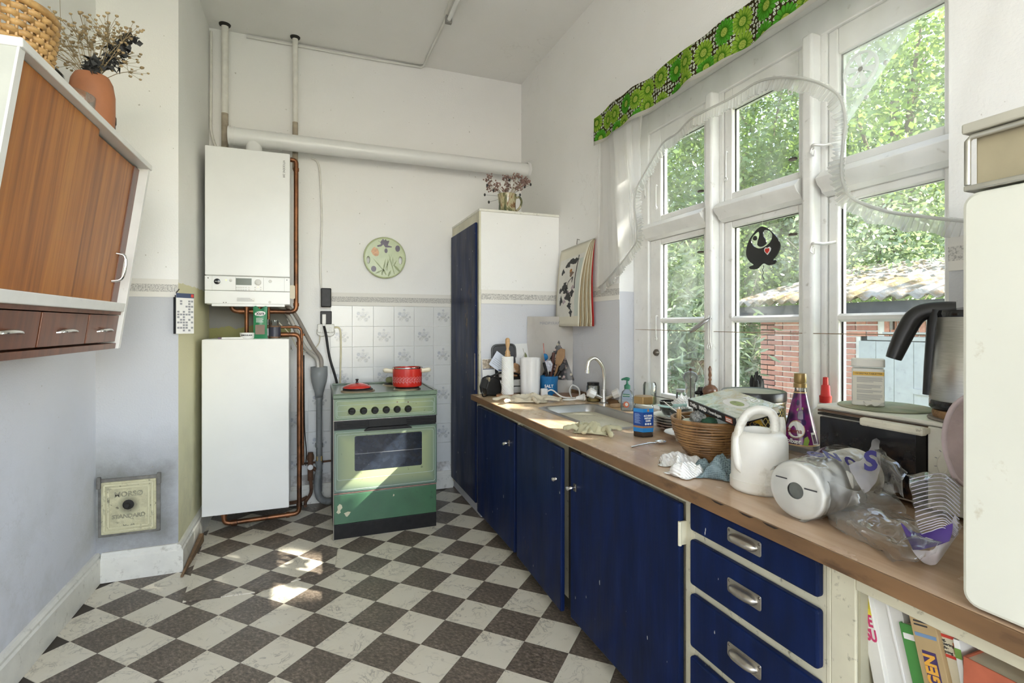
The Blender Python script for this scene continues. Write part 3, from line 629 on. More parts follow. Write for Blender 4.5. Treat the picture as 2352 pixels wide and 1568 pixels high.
def tree(name, label, az, d, zc, rx, rz, n, ls, mt, trunk=True, loc=None, K=26, spread=.42, squash=1.0, cat='tree', group=None, stems=0):
    rr = random.Random(int(az*1000+d*77+zc*13)); a = math.radians(az)
    cx, cy = (d*math.sin(a), d*math.cos(a)) if loc is None else loc
    t = thing(name, label, cat, (cx, cy, GZ), 0, group); V = []; Fa = []; cl = []
    while len(cl) < K:
        p = Vector((rr.uniform(-1, 1), rr.uniform(-1, 1), rr.uniform(-1, 1)))
        if .25 < p.length < 1: cl.append((Vector((p.x*rx, p.y*rx, p.z*rz+zc-GZ)), rr.uniform(.7, 1.3)))
    for _ in range(n):
        c, s = rr.choice(cl); q = Vector((rr.gauss(0, 1), rr.gauss(0, 1), rr.gauss(0, .7)))*rx*spread*.5*s
        p = c+q
        if p.z < .12: continue
        W = p+Vector((cx, cy, GZ))
        if any(((W-g).cross(SUN)).length < r for g, r in GAPS): continue
        u = Vector((rr.gauss(0, 1), rr.gauss(0, 1), rr.gauss(-.3, .6))).normalized(); w_ = u.cross(Vector((rr.gauss(0, 1), rr.gauss(0, 1), rr.gauss(0, 1)))).normalized()
        l = ls*rr.uniform(.6, 1.25); i = len(V)
        V += [p, p+u*l*.5+w_*l*.30*squash, p+u*l, p+u*l*.5-w_*l*.30*squash]; Fa.append((i, i+1, i+2, i+3))
    bb = B(); bb.v = [tuple(p) for p in V]; bb.f = Fa; bb.m = [0]*len(Fa)
    fo = bb.obj('foliage', mt, t, 0, recalc=False); fo['kind'] = 'stuff'
    if trunk:
        top = Vector((rr.uniform(-.3, .3), rr.uniform(-.3, .3), zc-GZ))
        B().tube(cr([(0, 0, 0), (.05, .03, (zc-GZ)*.45), top], 5), [.16-.009*k for k in range(11)], 8).obj('trunk', M_bark, t, 60)
        for k in range(7):
            c = cl[k][0]; s0 = Vector((0, 0, (zc-GZ)*rr.uniform(.35, .8)))
            B().tube(cr([s0, s0.lerp(c, .5)+Vector((0, 0, .2)), c], 4), [.06-.005*j for j in range(9)], 6).obj('branch', M_bark, t, 60)
    for k in range(stems):
        an = rr.uniform(0, 2*PI); l = rr.uniform(.6, 1.1)
        B().tube(cr([(rr.uniform(-.25, .25), rr.uniform(-.25, .25), 0), (math.cos(an)*.3*l, math.sin(an)*.3*l, (zc-GZ)*.6), (math.cos(an)*rx*.8*l, math.sin(an)*rx*.8*l, (zc-GZ)+rz*.5*l)], 5), [.022-.0016*j for j in range(11)], 6).obj('stem', M_twig, t, 60)
    return t
gt = 'leafy trees behind the shed'
tree('leafy_tree', 'broad mid green tree filling the far casement above the grey shrub', 38.5, 10.5, 3.9, 2.5, 3.2, 15000, .105, ML[0], group=gt)
tree('leafy_tree', 'dense deep green tree behind the hanging ornament', 46, 12, 4.6, 3.0, 3.6, 18000, .105, ML[3], group=gt)
tree('leafy_tree', 'yellow green tree rising over the ridge left of the middle mullion', 51.5, 14, 4.4, 3.0, 4.2, 17000, .115, ML[1], group=gt)
tree('leafy_tree', 'tall yellow green tree filling the near upper pane', 58, 11.5, 5.2, 2.9, 3.0, 18000, .105, ML[1], group=gt)
tree('leafy_tree', 'mid green tree at the near edge of the window view', 65, 12, 4.2, 3.0, 3.6, 15000, .105, ML[0], group=gt)
tree('garden_bush', 'pale blue green bush spilling over the shed roof', 57.5, 9.6, 2.35, 1.9, .75, 9000, .085, ML[2], trunk=False, cat='bush', stems=3)
tree('garden_bush', 'grey green feathery shrub with pale stems outside the far casement', 38.6, 6.4, .95, .55, 1.3, 6000, .15, ML[2], trunk=False, squash=.35, cat='bush', stems=12, spread=.6)
tree('garden_bush', 'dark leafy undergrowth left of the brick wall', 41.8, 9.6, .6, .9, 1.4, 7000, .08, ML[3], trunk=False, cat='bush', stems=6)
tree('garden_bush', 'light green bush between grey shrub and shed gable', 43.5, 9.3, 1.8, 1.2, 1.2, 7000, .085, ML[1], trunk=False, cat='bush', stems=5)
for i, (az, d, zc) in enumerate(((33, 19, 4.0), (41, 21, 4.6), (49, 20, 4.4), (57, 21, 5.0), (65, 20, 4.6))):
    tree('hedge_tree', ('dark distant tree farthest left in the window', 'distant tree behind the deep green tree', 'distant tree behind the ridge of the shed', 'distant tree behind the tall yellow green tree', 'distant tree at the near end of the garden')[i], az, d, zc, 4.4, 4.2, 11000, .21, ML[(3, 0, 3, 0, 3)[i]], trunk=False, group='distant trees at the end of the garden', K=34, spread=.5)
# unseen tree towards the sun, crown gaps cut along sun rays for dappled light
GAPS += [(at(715, 1298, Z=0), .27), (at(775, 1335, Z=0), .11), (at(612, 1388, Z=0), .10), (at(935, 1000, Y=3.14), .13), (at(880, 1065, Y=3.14), .14), (at(830, 1130, Y=3.14), .13), (at(962, 940, Y=3.14), .09), (at(790, 1185, Y=3.14), .10), (at(980, 965, Y=3.14), .07), (at(1410, 520, X=1.54), .16), (at(1440, 720, Y=2.44), .14), (Vector((1.4, 2.5, .8)), .10), (Vector((1.25, 1.2, .85)), .08)]
tree('leafy_tree', 'large unseen tree on the sunny side, its gaps shaped to cast the dappled sun', 108, 8.2, 6.6, 3.4, 2.9, 21000, .20, ML[0], trunk=True, loc=(7.2, -2.6), K=90, spread=.5)
# ================================================================ ceiling lamp and cable
M_plast = P('aged_white_plastic', (.72, .71, .66), .4, 0, .05, 10, 0, 60, ((.4, .37, .28), .62, 14, .4))
lp = at(1029, 46, Z=3.15)
la = thing('ceiling_lamp', 'slim fluorescent batten lamp on the ceiling', 'lamp', (lp.x, lp.y-.3, ZC))
B().box(lp.x-.022, lp.x+.022, lp.y-1.1, lp.y, 3.165, ZC).obj('batten', M_plast, la, 0, .004, w=True)
B().box(lp.x-.020, lp.x+.020, lp.y-.03, lp.y, 3.12, 3.165).box(lp.x-.020, lp.x+.020, lp.y-1.1, lp.y-1.07, 3.12, 3.165).obj('tube_holder', P('lamp_holder', (.25, .24, .22), .5), la, 0, .003, w=True)
B().cyl((lp.x, lp.y-1.07, 3.14), (lp.x, lp.y-.03, 3.14), .013, n=14).obj('fluorescent_tube', P('tube_off', (.82, .82, .80), .25), la, 60, w=True)
k = at(966, 154, Z=ZC-.01)
tag(B().tube([(lp.x, lp.y, ZC-.012), (k.x+.02, YB-.03, ZC-.010), (k.x, YB-.012, ZC-.014), (k.x-.3, YB-.012, ZC-.02), (-.42, YB-.012, ZC-.02)], .009, 8).obj('cable_trunking', M_plast, None, 60), 'white painted cable running from the ceiling lamp along the back wall', 'cable')

# ================================================================ slanted wall cabinet on the left
ZT, ZB, XT, XB_, Y0, Y1 = 1.897, 1.150, -.630, -.735, 1.50, 2.50
sl_ = (XT-XB_)/(ZT-ZB); XF = lambda z: XT-(ZT-z)*sl_
wc = thing('hanging_cabinet', 'slanted teak wall cabinet with sliding doors and three small drawers on the left wall', 'cabinet', (XL, 2.0, ZB))
M_teak = wood('teak_veneer', (.20, .058, .008), (.37, .125, .017), (1, 26, 1.1), .42, .08, 1, (.47, .18, .030))
M_teak2 = wood('dark_teak', (.10, .028, .010), (.17, .05, .018), (1, 24, 2), .38, .25)
M_cabw = P('cabinet_white', (.76, .75, .72), .4, 0, .05, 10, 0, 60, ((.40, .30, .20), .64, 30, .5))
M_side = P('cabinet_side_grey', (.50, .51, .46), .55, 0, .08, 6, .1, 60)
M_chr = P('chrome', (.72, .71, .70), .16, 1, .05, 30)
def xz(b, poly, y0, y1, m=0): return b.prism(poly, y0, y1, Matrix(((1, 0, 0, 0), (0, 0, 1, 0), (0, 1, 0, 0), (0, 0, 0, 1))), m)
for i, (a, e) in enumerate(((Y0, Y0+.02), (Y1-.016, Y1))):
    ep = xz(B(), [(XL, ZB), (XB_+.004, ZB), (XT+.004, ZT), (XL, ZT)], a, e).obj('end_panel', [M_side, M_cabw][i], wc, 0, w=True)
    xz(B(), [(XF(ZB)+.004, ZB), (XF(ZB)+.009, ZB), (XT+.009, ZT), (XT+.004, ZT)], a-.002, e+.002).obj('white_edge', M_cabw, ep, 0, w=True)
B().box(XL, XT+.012, Y0-.004, Y1+.008, ZT-.022, ZT).obj('top_board', M_cabw, wc, 0, .003, w=True)
xz(B(), [(XL, ZB+.02), (XF(ZB)-.06, ZB+.02), (XF(ZT)-.06, ZT-.03), (XL, ZT-.03)], Y0+.02, Y1-.016).obj('carcass', M_teak2, wc, 0, w=True)
xz(B(), [(XL, ZB), (XB_-.002, ZB), (XF(ZB+.022)-.002, ZB+.022), (XL, ZB+.022)], Y0+.02, Y1-.016).obj('bottom_board', M_teak2, wc, 0, .002, w=True)
xz(B(), [(XF(1.296)-.05, 1.296), (XF(1.296)+.008, 1.296), (XF(1.330)+.008, 1.330), (XF(1.330)-.05, 1.330)], Y0+.01, Y1-.012).obj('door_rail', M_cabw, wc, 0, .003, w=True)
xz(B(), [(XF(1.283)-.05, 1.283), (XF(1.283)-.003, 1.283), (XF(1.296)-.003, 1.296), (XF(1.296)-.05, 1.296)], Y0+.02, Y1-.016).obj('drawer_rail', M_teak2, wc, 0, w=True)
def slab(y0, y1, z0, z1, off, th_=.012):
    return xz(B(), [(XF(z0)-off-th_, z0), (XF(z0)-off, z0), (XF(z1)-off, z1), (XF(z1)-off-th_, z1)], y0, y1)
d1 = slab(Y0+.02, 2.03, 1.332, ZT-.024, .010).obj('sliding_door', M_teak, wc, 0, .001, w=True)
d2 = slab(2.00, Y1-.075, 1.332, ZT-.030, .026).obj('sliding_door', M_teak, wc, 0, .001, w=True)
slab(Y1-.075, Y1-.016, 1.332, ZT-.028, .022, .02).obj('end_stile', M_teak2, wc, 0, .001, w=True)
zh = 1.465; yh = 2.395
B().tube(cr([(XF(zh+.055)-.024, yh, zh+.055), (XF(zh+.04)+.004, yh+.004, zh+.045), (XF(zh)+.012, yh+.004, zh), (XF(zh-.04)+.004, yh+.004, zh-.045), (XF(zh-.055)-.024, yh, zh-.055)], 6), .0055, 8, flat=.7).obj('handle', M_chr, d2, 60, w=True)
for (a, e) in ((Y0+.022, 1.852), (1.862, 2.186), (2.196, Y1-.02)):
    dr = slab(a, e, ZB+.028, 1.280, .006, .014).obj('drawer', M_teak2, wc, 0, .002, w=True); yc = (a+e)/2; zq = 1.222
    B().tube(cr([(XF(zq)-.008, yc-.055, zq), (XF(zq)+.008, yc-.045, zq+.002), (XF(zq)+.012, yc, zq+.004), (XF(zq)+.008, yc+.045, zq+.002), (XF(zq)-.008, yc+.055, zq)], 6), .007, 8, flat=.55).obj('handle', M_chr, dr, 60, w=True)
# things on top of it
bk = thing('wicker_basket', 'round woven wicker basket standing on the wall cabinet', 'basket', (-.80, 1.80, ZT))
M_wick = wood('wicker', (.36, .20, .07), (.56, .34, .13), (30, 30, 30), .5, .1)
NW = 44
for r in range(9):
    z = .010+.0205*r; R0 = .096+.026*(z/.19)**.8
    B().tube([((R0+.0045*math.sin(NW/2*a+PI*r))*math.cos(a), (R0+.0045*math.sin(NW/2*a+PI*r))*math.sin(a), z) for a in [2*PI*q/(NW*4) for q in range(NW*4)]], .0085, 6, closed=True).obj('weaver', M_wick, bk, 60)
for k in range(NW):
    a = 2*PI*k/NW+.035
    B().tube([(.095*math.cos(a), .095*math.sin(a), 0), (.112*math.cos(a), .112*math.sin(a), .09), (.121*math.cos(a), .121*math.sin(a), .19)], .0038, 5).obj('stake', M_wick, bk, 60)
B().tube([(.1225*math.cos(a), .1225*math.sin(a), .196) for a in [2*PI*q/48 for q in range(48)]], .011, 8, closed=True).obj('rim', M_wick, bk, 60)
B().lathe([(0, .003), (.095, .003), (.095, .008), (0, .008)], 32).obj('base', M_wick, bk, 40)
va = thing('terracotta_vase', 'terracotta vase with dried flowers on the wall cabinet', 'vase', (-.74, 2.264, ZT))
M_terr = P('terracotta', (.40, .155, .070), .6, 0, .15, 7, .2, 40, ((.12, .06, .04), .62, 12, .6))
B().lathe([(0, 0), (.052, 0), (.060, .02), (.067, .10), (.067, .17), (.060, .215), (.050, .236), (.046, .236), (.054, .21), (.060, .16), (.055, .03), (0, .02)], 32).obj('pot', M_terr, va, 50)
rr = random.Random(3)
M_dry = P('dried_flower', (.42, .31, .17), .9, 0, .25, 30); M_stem = P('dry_stem', (.30, .23, .13), .9); M_berry = P('dark_dried_leaf', (.045, .045, .045), .8, 0, .4, 40)
gyp = B(); stm = B()
def floret(b, p, r): b.lathe([(0, -r*.6), (r*.8, -r*.2), (r, r*.5), (r*.4, r*.2), (0, r*.3)], 6, p)
for k in range(46):
    a = rr.uniform(0, 2*PI); tilt = rr.uniform(.1, .95); L_ = rr.uniform(.16, .29)
    if k % 3: a = rr.choice((PI*.75, PI*.25, -.4, 2.6, 3.3, 1.3))+rr.gauss(0, .35)
    e = Vector((math.sin(tilt)*math.cos(a)*L_, math.sin(tilt)*math.sin(a)*L_, .225+math.cos(tilt)*L_*.72)); m_ = Vector((0, 0, .225)).lerp(e, .5)+Vector((rr.gauss(0, .008), rr.gauss(0, .008), .01))
    stm.tube(cr([(0, 0, .20), m_, e], 3), .0011, 4, cap=False)
    for q in range(7):
        f = e+Vector((rr.gauss(0, .024), rr.gauss(0, .024), rr.gauss(0, .02))); stm.tube([m_.lerp(e, .6), f], .0007, 3, cap=False); floret(gyp, f, rr.uniform(.004, .0075))
stm.obj('stems', M_stem, va, 0, recalc=False)['kind'] = 'stuff'; gyp.obj('dried_flowers', M_dry, va, 60, recalc=False)['kind'] = 'stuff'
dk = B()
for k in range(5):
    d_ = Vector((.115+.01*rr.random(), -.03, .16+.02*rr.random())) if k < 3 else Vector((.02, -.05, .055))
    for q in range(34):
        p = Vector((0, 0, .215))+d_*(.35+.65*q/34)+Vector((rr.gauss(0, .012), rr.gauss(0, .012), rr.gauss(0, .010)))
        dk.add([p+Vector((rr.gauss(0, .009), rr.gauss(0, .009), rr.gauss(0, .009))) for _ in range(4)], [(0, 1, 2), (0, 2, 3), (0, 3, 1)])
dk.obj('dark_foliage', M_berry, va, 0, recalc=False)['kind'] = 'stuff'
M_clear = glass('clear_glass', (.93, .96, .95), 1.7, .02, .06, 9)
g_ = at(165, 200, X=-.70)
tag(B().lathe([(0, 0), (.035, 0), (.060, .025), (.072, .065), (.074, .095), (.071, .095), (.068, .065), (.056, .030), (0, .010)], 28, (0, 0, 0)).obj('glass_bowl', glass('thin_bowl_glass', (.93, .95, .94), .6, .02, .12, 6), None, 60), 'clear glass bowl on the cabinet beside the terracotta vase', 'bowl').location = (-.745, 2.075, ZT)
tag(B().lathe([(0, 0), (.038, 0), (.041, .03), (.041, .19), (.036, .22), (.020, .238), (0, .242)], 24).obj('black_tin', M_blk, None, 60), 'black domed tin between wicker basket and glass bowl', 'tin').location = (-.852, 2.245, ZT)
tag(B().lathe([(0, 0), (.020, 0), (.020, .07), (.012, .10), (.012, .125), (.015, .13), (.015, .155), (.010, .165), (0, .168)], 16).obj('small_bottle', P('brown_stopper', (.05, .028, .018), .4), None, 60), 'small dark brown bottle at the far end of the cabinet top', 'bottle').location = (-.735, 2.44, ZT)

# ================================================================ soot hatch in the chimney
h0, h1 = at(224, 1075, Y=YC), at(369, 1200, Y=YC)
hx0, hx1, hz0, hz1 = h0.x, h1.x, .215, .497
hx0 = max(hx0, XL+.012)
sh_ = thing('soot_hatch', 'cream cast iron soot hatch low in the chimney breast', 'hatch', ((hx0+hx1)/2, YC, hz0))
M_cast = P('cream_cast_iron', (.60, .56, .36), .55, 0, .10, 16, .4, 90, ((.08, .07, .05), .56, 18, .75))
m, nt, b = new('sooted_hatch_door'); v = crd(nt); x, y, z = sep(nt, v)[0:3]; n = noi(nt, v, 14, 6, .7)
q = ma(nt, 'ADD', ma(nt, 'SQRT', ma(nt, 'ADD', ma(nt, 'POWER', ma(nt, 'MULTIPLY', x, 1.), 2), ma(nt, 'POWER', ma(nt, 'SUBTRACT', z, .150), 2))), ma(nt, 'MULTIPLY', ma(nt, 'SUBTRACT', n, .5), .05))
c = mx(nt, ramp(nt, n, [(.42, 0.), (.62, .5)]), (.58, .54, .34), (.30, .27, .17)); c = mx(nt, ramp(nt, q, [(.012, .97), (.05, 0.)]), c, (.02, .018, .015)); c = mx(nt, ramp(nt, noi(nt, v, 40, 4, .7), [(.60, 0.), (.68, .8)]), c, (.09, .08, .06))
put(nt, b, Base_Color=c, Roughness=.55, Normal=bumpn(nt, noi(nt, v, 80, 4), .5, .006)); M_hdoor = m
M_lett = P('grimy_relief', (.30, .28, .19), .6, 0, .3, 60)
M_soot = P('sooty_frame', (.16, .15, .13), .75, 0, .4, 20, .4, 50)
B().box(hx0, hx1, YC-.010, YC, hz0, hz1).obj('frame', M_soot, sh_, 0, .003, w=True)
cxh, czh = (hx0+hx1)/2, (hz0+hz1)/2; W_, H_ = hx1-hx0-.030, hz1-hz0-.03
TH = Matrix(((1, 0, 0, cxh), (0, 0, -1, YC-.010), (0, 1, 0, czh), (0, 0, 0, 1)))
dr = B().prism(rrect(W_, H_, .004), 0, .012, TH).obj('door', M_hdoor, sh_, 0, .003, w=True)
for k, (dw, hh) in enumerate(((.028, .0055), (.060, .004))):
    b = B(); a, e = W_-dw, H_-dw
    for (cx, cy, sx_, sy_) in ((0, e/2, a, .010), (0, -e/2, a, .010), (a/2, 0, .010, e), (-a/2, 0, .010, e)): b.box(cx-sx_/2, cx+sx_/2, cy-sy_/2, cy+sy_/2, .012, .012+hh, T=TH)
    b.obj('moulding', M_cast, dr, 0, .002, w=True)
B().lathe([(.024, 0), (.020, .004), (.010, .006), (.008, .012), (.012, .018), (.009, .024), (0, .025)], 16, T=TH @ Matrix.Translation((-.002, .010, .012))).obj('knob', P('soot_black', (.02, .018, .015), .8), dr, 50, w=True)
for s, sz, y_ in (('MORSØ', .034, .062), ('STANDARD', .026, -.045), ('No 40', .018, -.092)): text(s, sz, M_lett, dr, TH @ Matrix.Translation((0, y_, .0135)), bold=.0006, ext=.002, w=True)
for sx_ in (hx0-.004, hx1-.012): B().box(sx_, sx_+.016, YC-.022, YC-.006, hz1-.045, hz1+.012).obj('hinge_lug', M_soot, sh_, 0, .003, w=True)
# ---- small calendar on the chimney corner
ca = thing('corner_calendar', 'small white year calendar with dark header on the chimney corner', 'calendar', (XC, YC-.01, 1.20))
M_pap = P('paper', (.76, .75, .72), .7, 0, .04, 8); M_ink = P('print_black', (.03, .03, .035), .6); M_navy = P('navy_print', (.04, .06, .12), .6); M_redp = P('red_print', (.55, .05, .03), .6); M_greyp = P('grey_print', (.28, .28, .30), .7)
ax, ay = Vector((-.643, 3.020)), Vector((-.578, 3.085)); dv = (ay-ax).normalized(); wd = (ay-ax).length
TC = fr((ax.x, ax.y, 1.20), (dv.x, dv.y, 0), (0, 0, 1))
for i in range(3): B().box(0, wd, 0, .205-.01*i, -.010*i-.002, -.010*i-.001, T=TC).obj('page', M_pap if i == 0 else M_ink, ca, 0, w=True)
B().box(0, wd, .182, .205, 0, .0006, T=TC).obj('header', M_navy, ca, 0, w=True)
B().box(wd-.016, wd-.003, .186, .202, .0006, .0012, T=TC).obj('logo_square', M_redp, ca, 0, w=True)
gb = B()
for i in range(6):
    for j in range(12):
        if rr.random() < .45: gb.box(.005+i*.0142, .005+i*.0142+.011, .012+j*.0135, .012+j*.0135+.009, 0, .0005, T=TC)
gb.obj('date_cells', M_greyp, ca, 0, w=True)
B().tube([(XC+.004, YC-.004, 1.425), (XC-.003, YC-.03, 1.405)], .003, 6).obj('nail', M_dmet, ca, 60, w=True)
# ---- glazed plate on the back wall
pc = at(884, 592, Y=YB-.02)
pl = thing('hanging_plate', 'round green ceramic plate painted with irises hanging on the back wall', 'plate', pc)
TP = Matrix(((1, 0, 0, pc.x), (0, 0, -1, YB-.004), (0, 1, 0, pc.z), (0, 0, 0, 1)))
M_gl = P('green_glaze', (.42, .47, .25), .25, 0, .10, 14, .1, 30); RP = .148
bm = bmesh.new(); es = []
for pts in (ell(RP, RP, 56), ell(.011, .026, 16, -.118, -.02, 0), ell(.013, .030, 16, .112, -.015, 0)):
    vs_ = [bm.verts.new((x, y, 0)) for x, y in pts]; es += [bm.edges.new((vs_[i], vs_[(i+1) % len(vs_)])) for i in range(len(vs_))]
bmesh.ops.triangle_fill(bm, use_beauty=True, edges=es)
r_ = bmesh.ops.extrude_face_region(bm, geom=list(bm.faces)); bmesh.ops.translate(bm, verts=[q for q in r_['geom'] if isinstance(q, bmesh.types.BMVert)], vec=(0, 0, .010))
bmesh.ops.translate(bm, verts=bm.verts, vec=(0, 0, .012)); bmesh.ops.recalc_face_normals(bm, faces=bm.faces)
me = bpy.data.meshes.new('dish'); bm.transform(pl.matrix_basis.inverted() @ TP); bm.to_mesh(me); bm.free(); me.materials.append(M_gl)
q = bpy.data.objects.new('dish', me); COL.objects.link(q); q.parent = pl; q.modifiers.new('bevel', 'BEVEL').width = .003
B().tube([TP @ Vector((RP*.985*math.cos(a), RP*.985*math.sin(a), .018)) for a in [2*PI*k/56 for k in range(56)]], .006, 8, closed=True).obj('rim', M_gl, pl, 60, w=True)
B().lathe([(0, -.008), (.08, -.008), (.085, .013), (0, .013)], 24, T=TP).obj('foot', M_gl, pl, 40, w=True)
M_pur = P('purple_glaze', (.055, .03, .055), .3, 0, .3, 60); M_leafg = P('olive_glaze', (.16, .20, .04), .3, 0, .3, 40); M_ora = P('orange_glaze', (.58, .30, .13), .35, 0, .2, 60)
k0 = .222e-3*.8
def glz(pts, m, nm): B().prism([((x-848)*.000249, (828-y)*.000249) for x, y in pts], .0222, .0226, TP).obj(nm, m, pl, 0, w=True)
for pts, m_ in (([(650, 330), (710, 380), (790, 270), (830, 320), (870, 280), (900, 330), (975, 320), (930, 460), (1050, 490), (1040, 515), (860, 525), (800, 440), (740, 500), (640, 520), (620, 480), (730, 440), (720, 380), (660, 350)], M_pur), (ell(70, 95, 16, 1215, 540), M_pur), (ell(45, 70, 14, 878, 620), M_pur), (ell(75, 85, 16, 525, 1165), M_pur),
    ([(545, 520), (590, 560), (640, 570), (680, 680), (660, 770), (590, 800), (510, 760), (450, 660), (480, 590)], M_ora)): glz(pts, m_, 'painted_flower')
for a, e, w_ in (((800, 1200), (490, 840), 28), ((790, 1250), (870, 850), 34), ((900, 1200), (935, 840), 30), ((1120, 1300), (950, 690), 26), ((1100, 1060), (1190, 880), 24), ((1080, 1000), (1075, 770), 18), ((830, 1220), (1060, 690), 14), ((1280, 1220), (1080, 1010), 60), ((760, 1200), (560, 1310), 40), ((940, 1370), (1020, 1180), 50), ((760, 1340), (780, 1180), 44), ((880, 1330), (780, 1130), 40)):
    a, e = Vector((a[0], a[1])), Vector((e[0], e[1])); n_ = Vector((-(e-a).y, (e-a).x)).normalized()*w_*.6
    glz([tuple(a+n_*.6), tuple(a.lerp(e, .5)+n_), tuple(e), tuple(a.lerp(e, .5)-n_), tuple(a-n_*.6)], M_leafg, 'painted_leaf')
# ================================================================ boiler, tank and pipes
M_enam = P('boiler_white', (.77, .77, .75), .28, 0, .03, 4, 0, 60, ((.35, .30, .22), .72, 16, .5))
M_copper = P('copper_pipe', (.22, .095, .045), .42, .85, .30, 14, .05, 60, ((.06, .04, .03), .52, 9, .75))
M_pvc = P('grey_pvc', (.20, .21, .21), .5, 0, .15, 8, 0, 60, ((.06, .05, .04), .55, 10, .6))
M_wpipe = P('painted_pipe', (.74, .72, .66), .42, 0, .08, 20, .1, 50, ((.20, .16, .11), .63, 14, .7))
BY, bx0, bx1, bz0, bz1 = 3.50, -.601, -.137, 1.358, 2.312
bo = thing('gas_boiler', 'large white wall mounted gas boiler with control panel', 'boiler', ((bx0+bx1)/2, 3.7, bz0))
B().box(bx0+.006, bx1-.006, BY+.02, YB-.03, bz0+.01, bz1-.003).obj('casing', M_enam, bo, 0, .004, w=True)
B().box(bx0, bx1, BY, BY+.03, 1.542, bz1).obj('front_panel', M_enam, bo, 0, .005, w=True)
cp = B().box(bx0, bx1, BY-.002, BY+.03, 1.452, 1.538).obj('control_panel', M_enam, bo, 0, .003, w=True)
fpn = B().box(bx0, bx1, BY-.004, BY+.03, 1.372, 1.450).obj('lower_flap', M_enam, bo, 0, .003, w=True)
B().box(bx0+.035, bx1-.03, BY, BY+.05, 1.357, 1.374).obj('bottom_lip', M_enam, bo, 0, .003, w=True)
TB = Matrix(((1, 0, 0, 0), (0, 0, -1, BY-.002), (0, 1, 0, 0), (0, 0, 0, 1)))
def bpx(u, v): p = at(u, v, Y=BY); return p.x, p.z
def disc(par, u, v, r, h, mt, nm, n=20, T0=TB):
    x, z = bpx(u, v); return B().lathe([(r, 0), (r, h*.8), (r*.85, h), (0, h)], n, T=T0 @ Matrix.Translation((x, z, 0))).obj(nm, mt, par, 40, w=True)
M_lcd = P('lcd_green', (.10, .12, .09), .2); M_lg = P('light_grey_plastic', (.62, .61, .57), .4); M_pan = P('panel_grey_line', (.42, .41, .39), .5)
x0, z0 = bpx(542, 638.5); x1, z1 = bpx(578, 655); B().box(x0, x1, z1, z0, 0, .002, T=TB).obj('display', M_lcd, cp, 0, w=True)
ga = disc(cp, 499, 646, .017, .004, M_blk, 'pressure_gauge'); x, z = bpx(499, 646); B().box(x-.011, x+.011, z-.0012, z+.0012, .004, .005, T=TB).obj('gauge_needle', M_pap, ga, 0, w=True)
disc(cp, 530, 643.5, .009, .004, M_lg, 'button'); disc(cp, 593, 648, .018, .010, M_lg, 'dial', 28); disc(cp, 621, 646, .009, .006, M_lg, 'dial')
disc(cp, 519.5, 643, .003, .001, emit('status_light_green', (.5, .9, .15), 2.0), 'status_light'); disc(cp, 592.5, 659, .0032, .001, emit('status_light_amber', (1., .45, .12), 5.), 'status_light')
for u in (541.5, 605.5): x, z = bpx(u, 648); B().box(x-.0008, x+.0008, 1.455, 1.535, 0, .0006, T=TB).obj('panel_seam', M_pan, cp, 0, w=True)
for r in range(2):
    for u in (544, 549, 554, 559, 565, 572, 586, 599): x, z = bpx(u, 660+5.4*r); B().box(x-.0042, x+.0042, z-.003, z+.003, 0, .0015, T=TB).obj('key', M_lg, cp, 0, .0008, seg=1, w=True)
x, z = bpx(487.5, 648); B().box(x-.001, x+.0, 1.452, 1.538, 0, .0008, T=TB).obj('panel_seam', M_pan, cp, 0, w=True)
x, z = bpx(653.5, 648); B().box(x-.001, x+.0, 1.452, 1.538, 0, .0008, T=TB).obj('panel_seam', M_pan, cp, 0, w=True)
x0, z0 = bpx(543, 684); x1, z1 = bpx(586, 693); T2 = TB @ Matrix.Translation((0, 0, .002))
rp = B().box(x0, x1, z1, z0, 0, .0008, T=T2).obj('rating_plate', M_pap, fpn, 0, w=True)
b = B()
for k in range(3): b.box(x0+.004, x1-.006-.01*k, z1+.004+.008*k, z1+.0062+.008*k, .0008, .0012, T=T2)
b.obj('fine_print', M_greyp, rp, 0, w=True)
for u in (513.5, 519.5): disc(fpn, u, 694.5, .0025, .002, M_blk, 'screw', 8, T2)
disc(fpn, 620, 694, .008, .0015, M_lg, 'blank_cap', 18, T2)
for u, v in ((478, 638), (659, 643)): disc(cp, u, v, .003, .002, M_blk, 'screw', 8)
text('VITODENS 200', .0165, M_ink, bo, Matrix(((0, 1, 0, at(652, 388, Y=BY).x), (0, 0, -1, BY-.0004), (1, 0, 0, at(652, 388, Y=BY).z), (0, 0, 0, 1))) @ Matrix.Rotation(PI, 4, 'Z') @ Matrix.Scale(-1, 4, (1, 0, 0)) if False else fr((at(652, 388, Y=BY).x, BY-.0004, at(652, 388, Y=BY).z), (0, 0, -1), (1, 0, 0)), w=True)
B().prism(rrect(.035, .085, .008, 4), -.001, .001, fr((bx1+.012, BY+.02, 1.452), (.9, .45, 0), (0, 0, 1))).obj('paper_tag', P('manila', (.70, .64, .50), .8), bo, 0, w=True)
tk = thing('hot_water_tank', 'tall white enamelled water tank under the boiler', 'water tank', (-.37, 3.64, .134))
TY = 3.42
B().box(-.603, -.139, TY, TY+.025, .134, 1.160).obj('front_panel', P('tank_white', (.76, .75, .71), .35, 0, .03, 3, 0, 60, ((.30, .24, .16), .74, 22, .5)), tk, 0, .004, w=True)
B().box(-.597, -.145, TY+.02, YB-.035, .138, 1.156).obj('casing', M_enam, tk, 0, .004, w=True)
B().box(-.595, -.15, TY+.01, YB-.05, 1.156, 1.162).obj('lid', M_enam, tk, 0, .002, w=True)
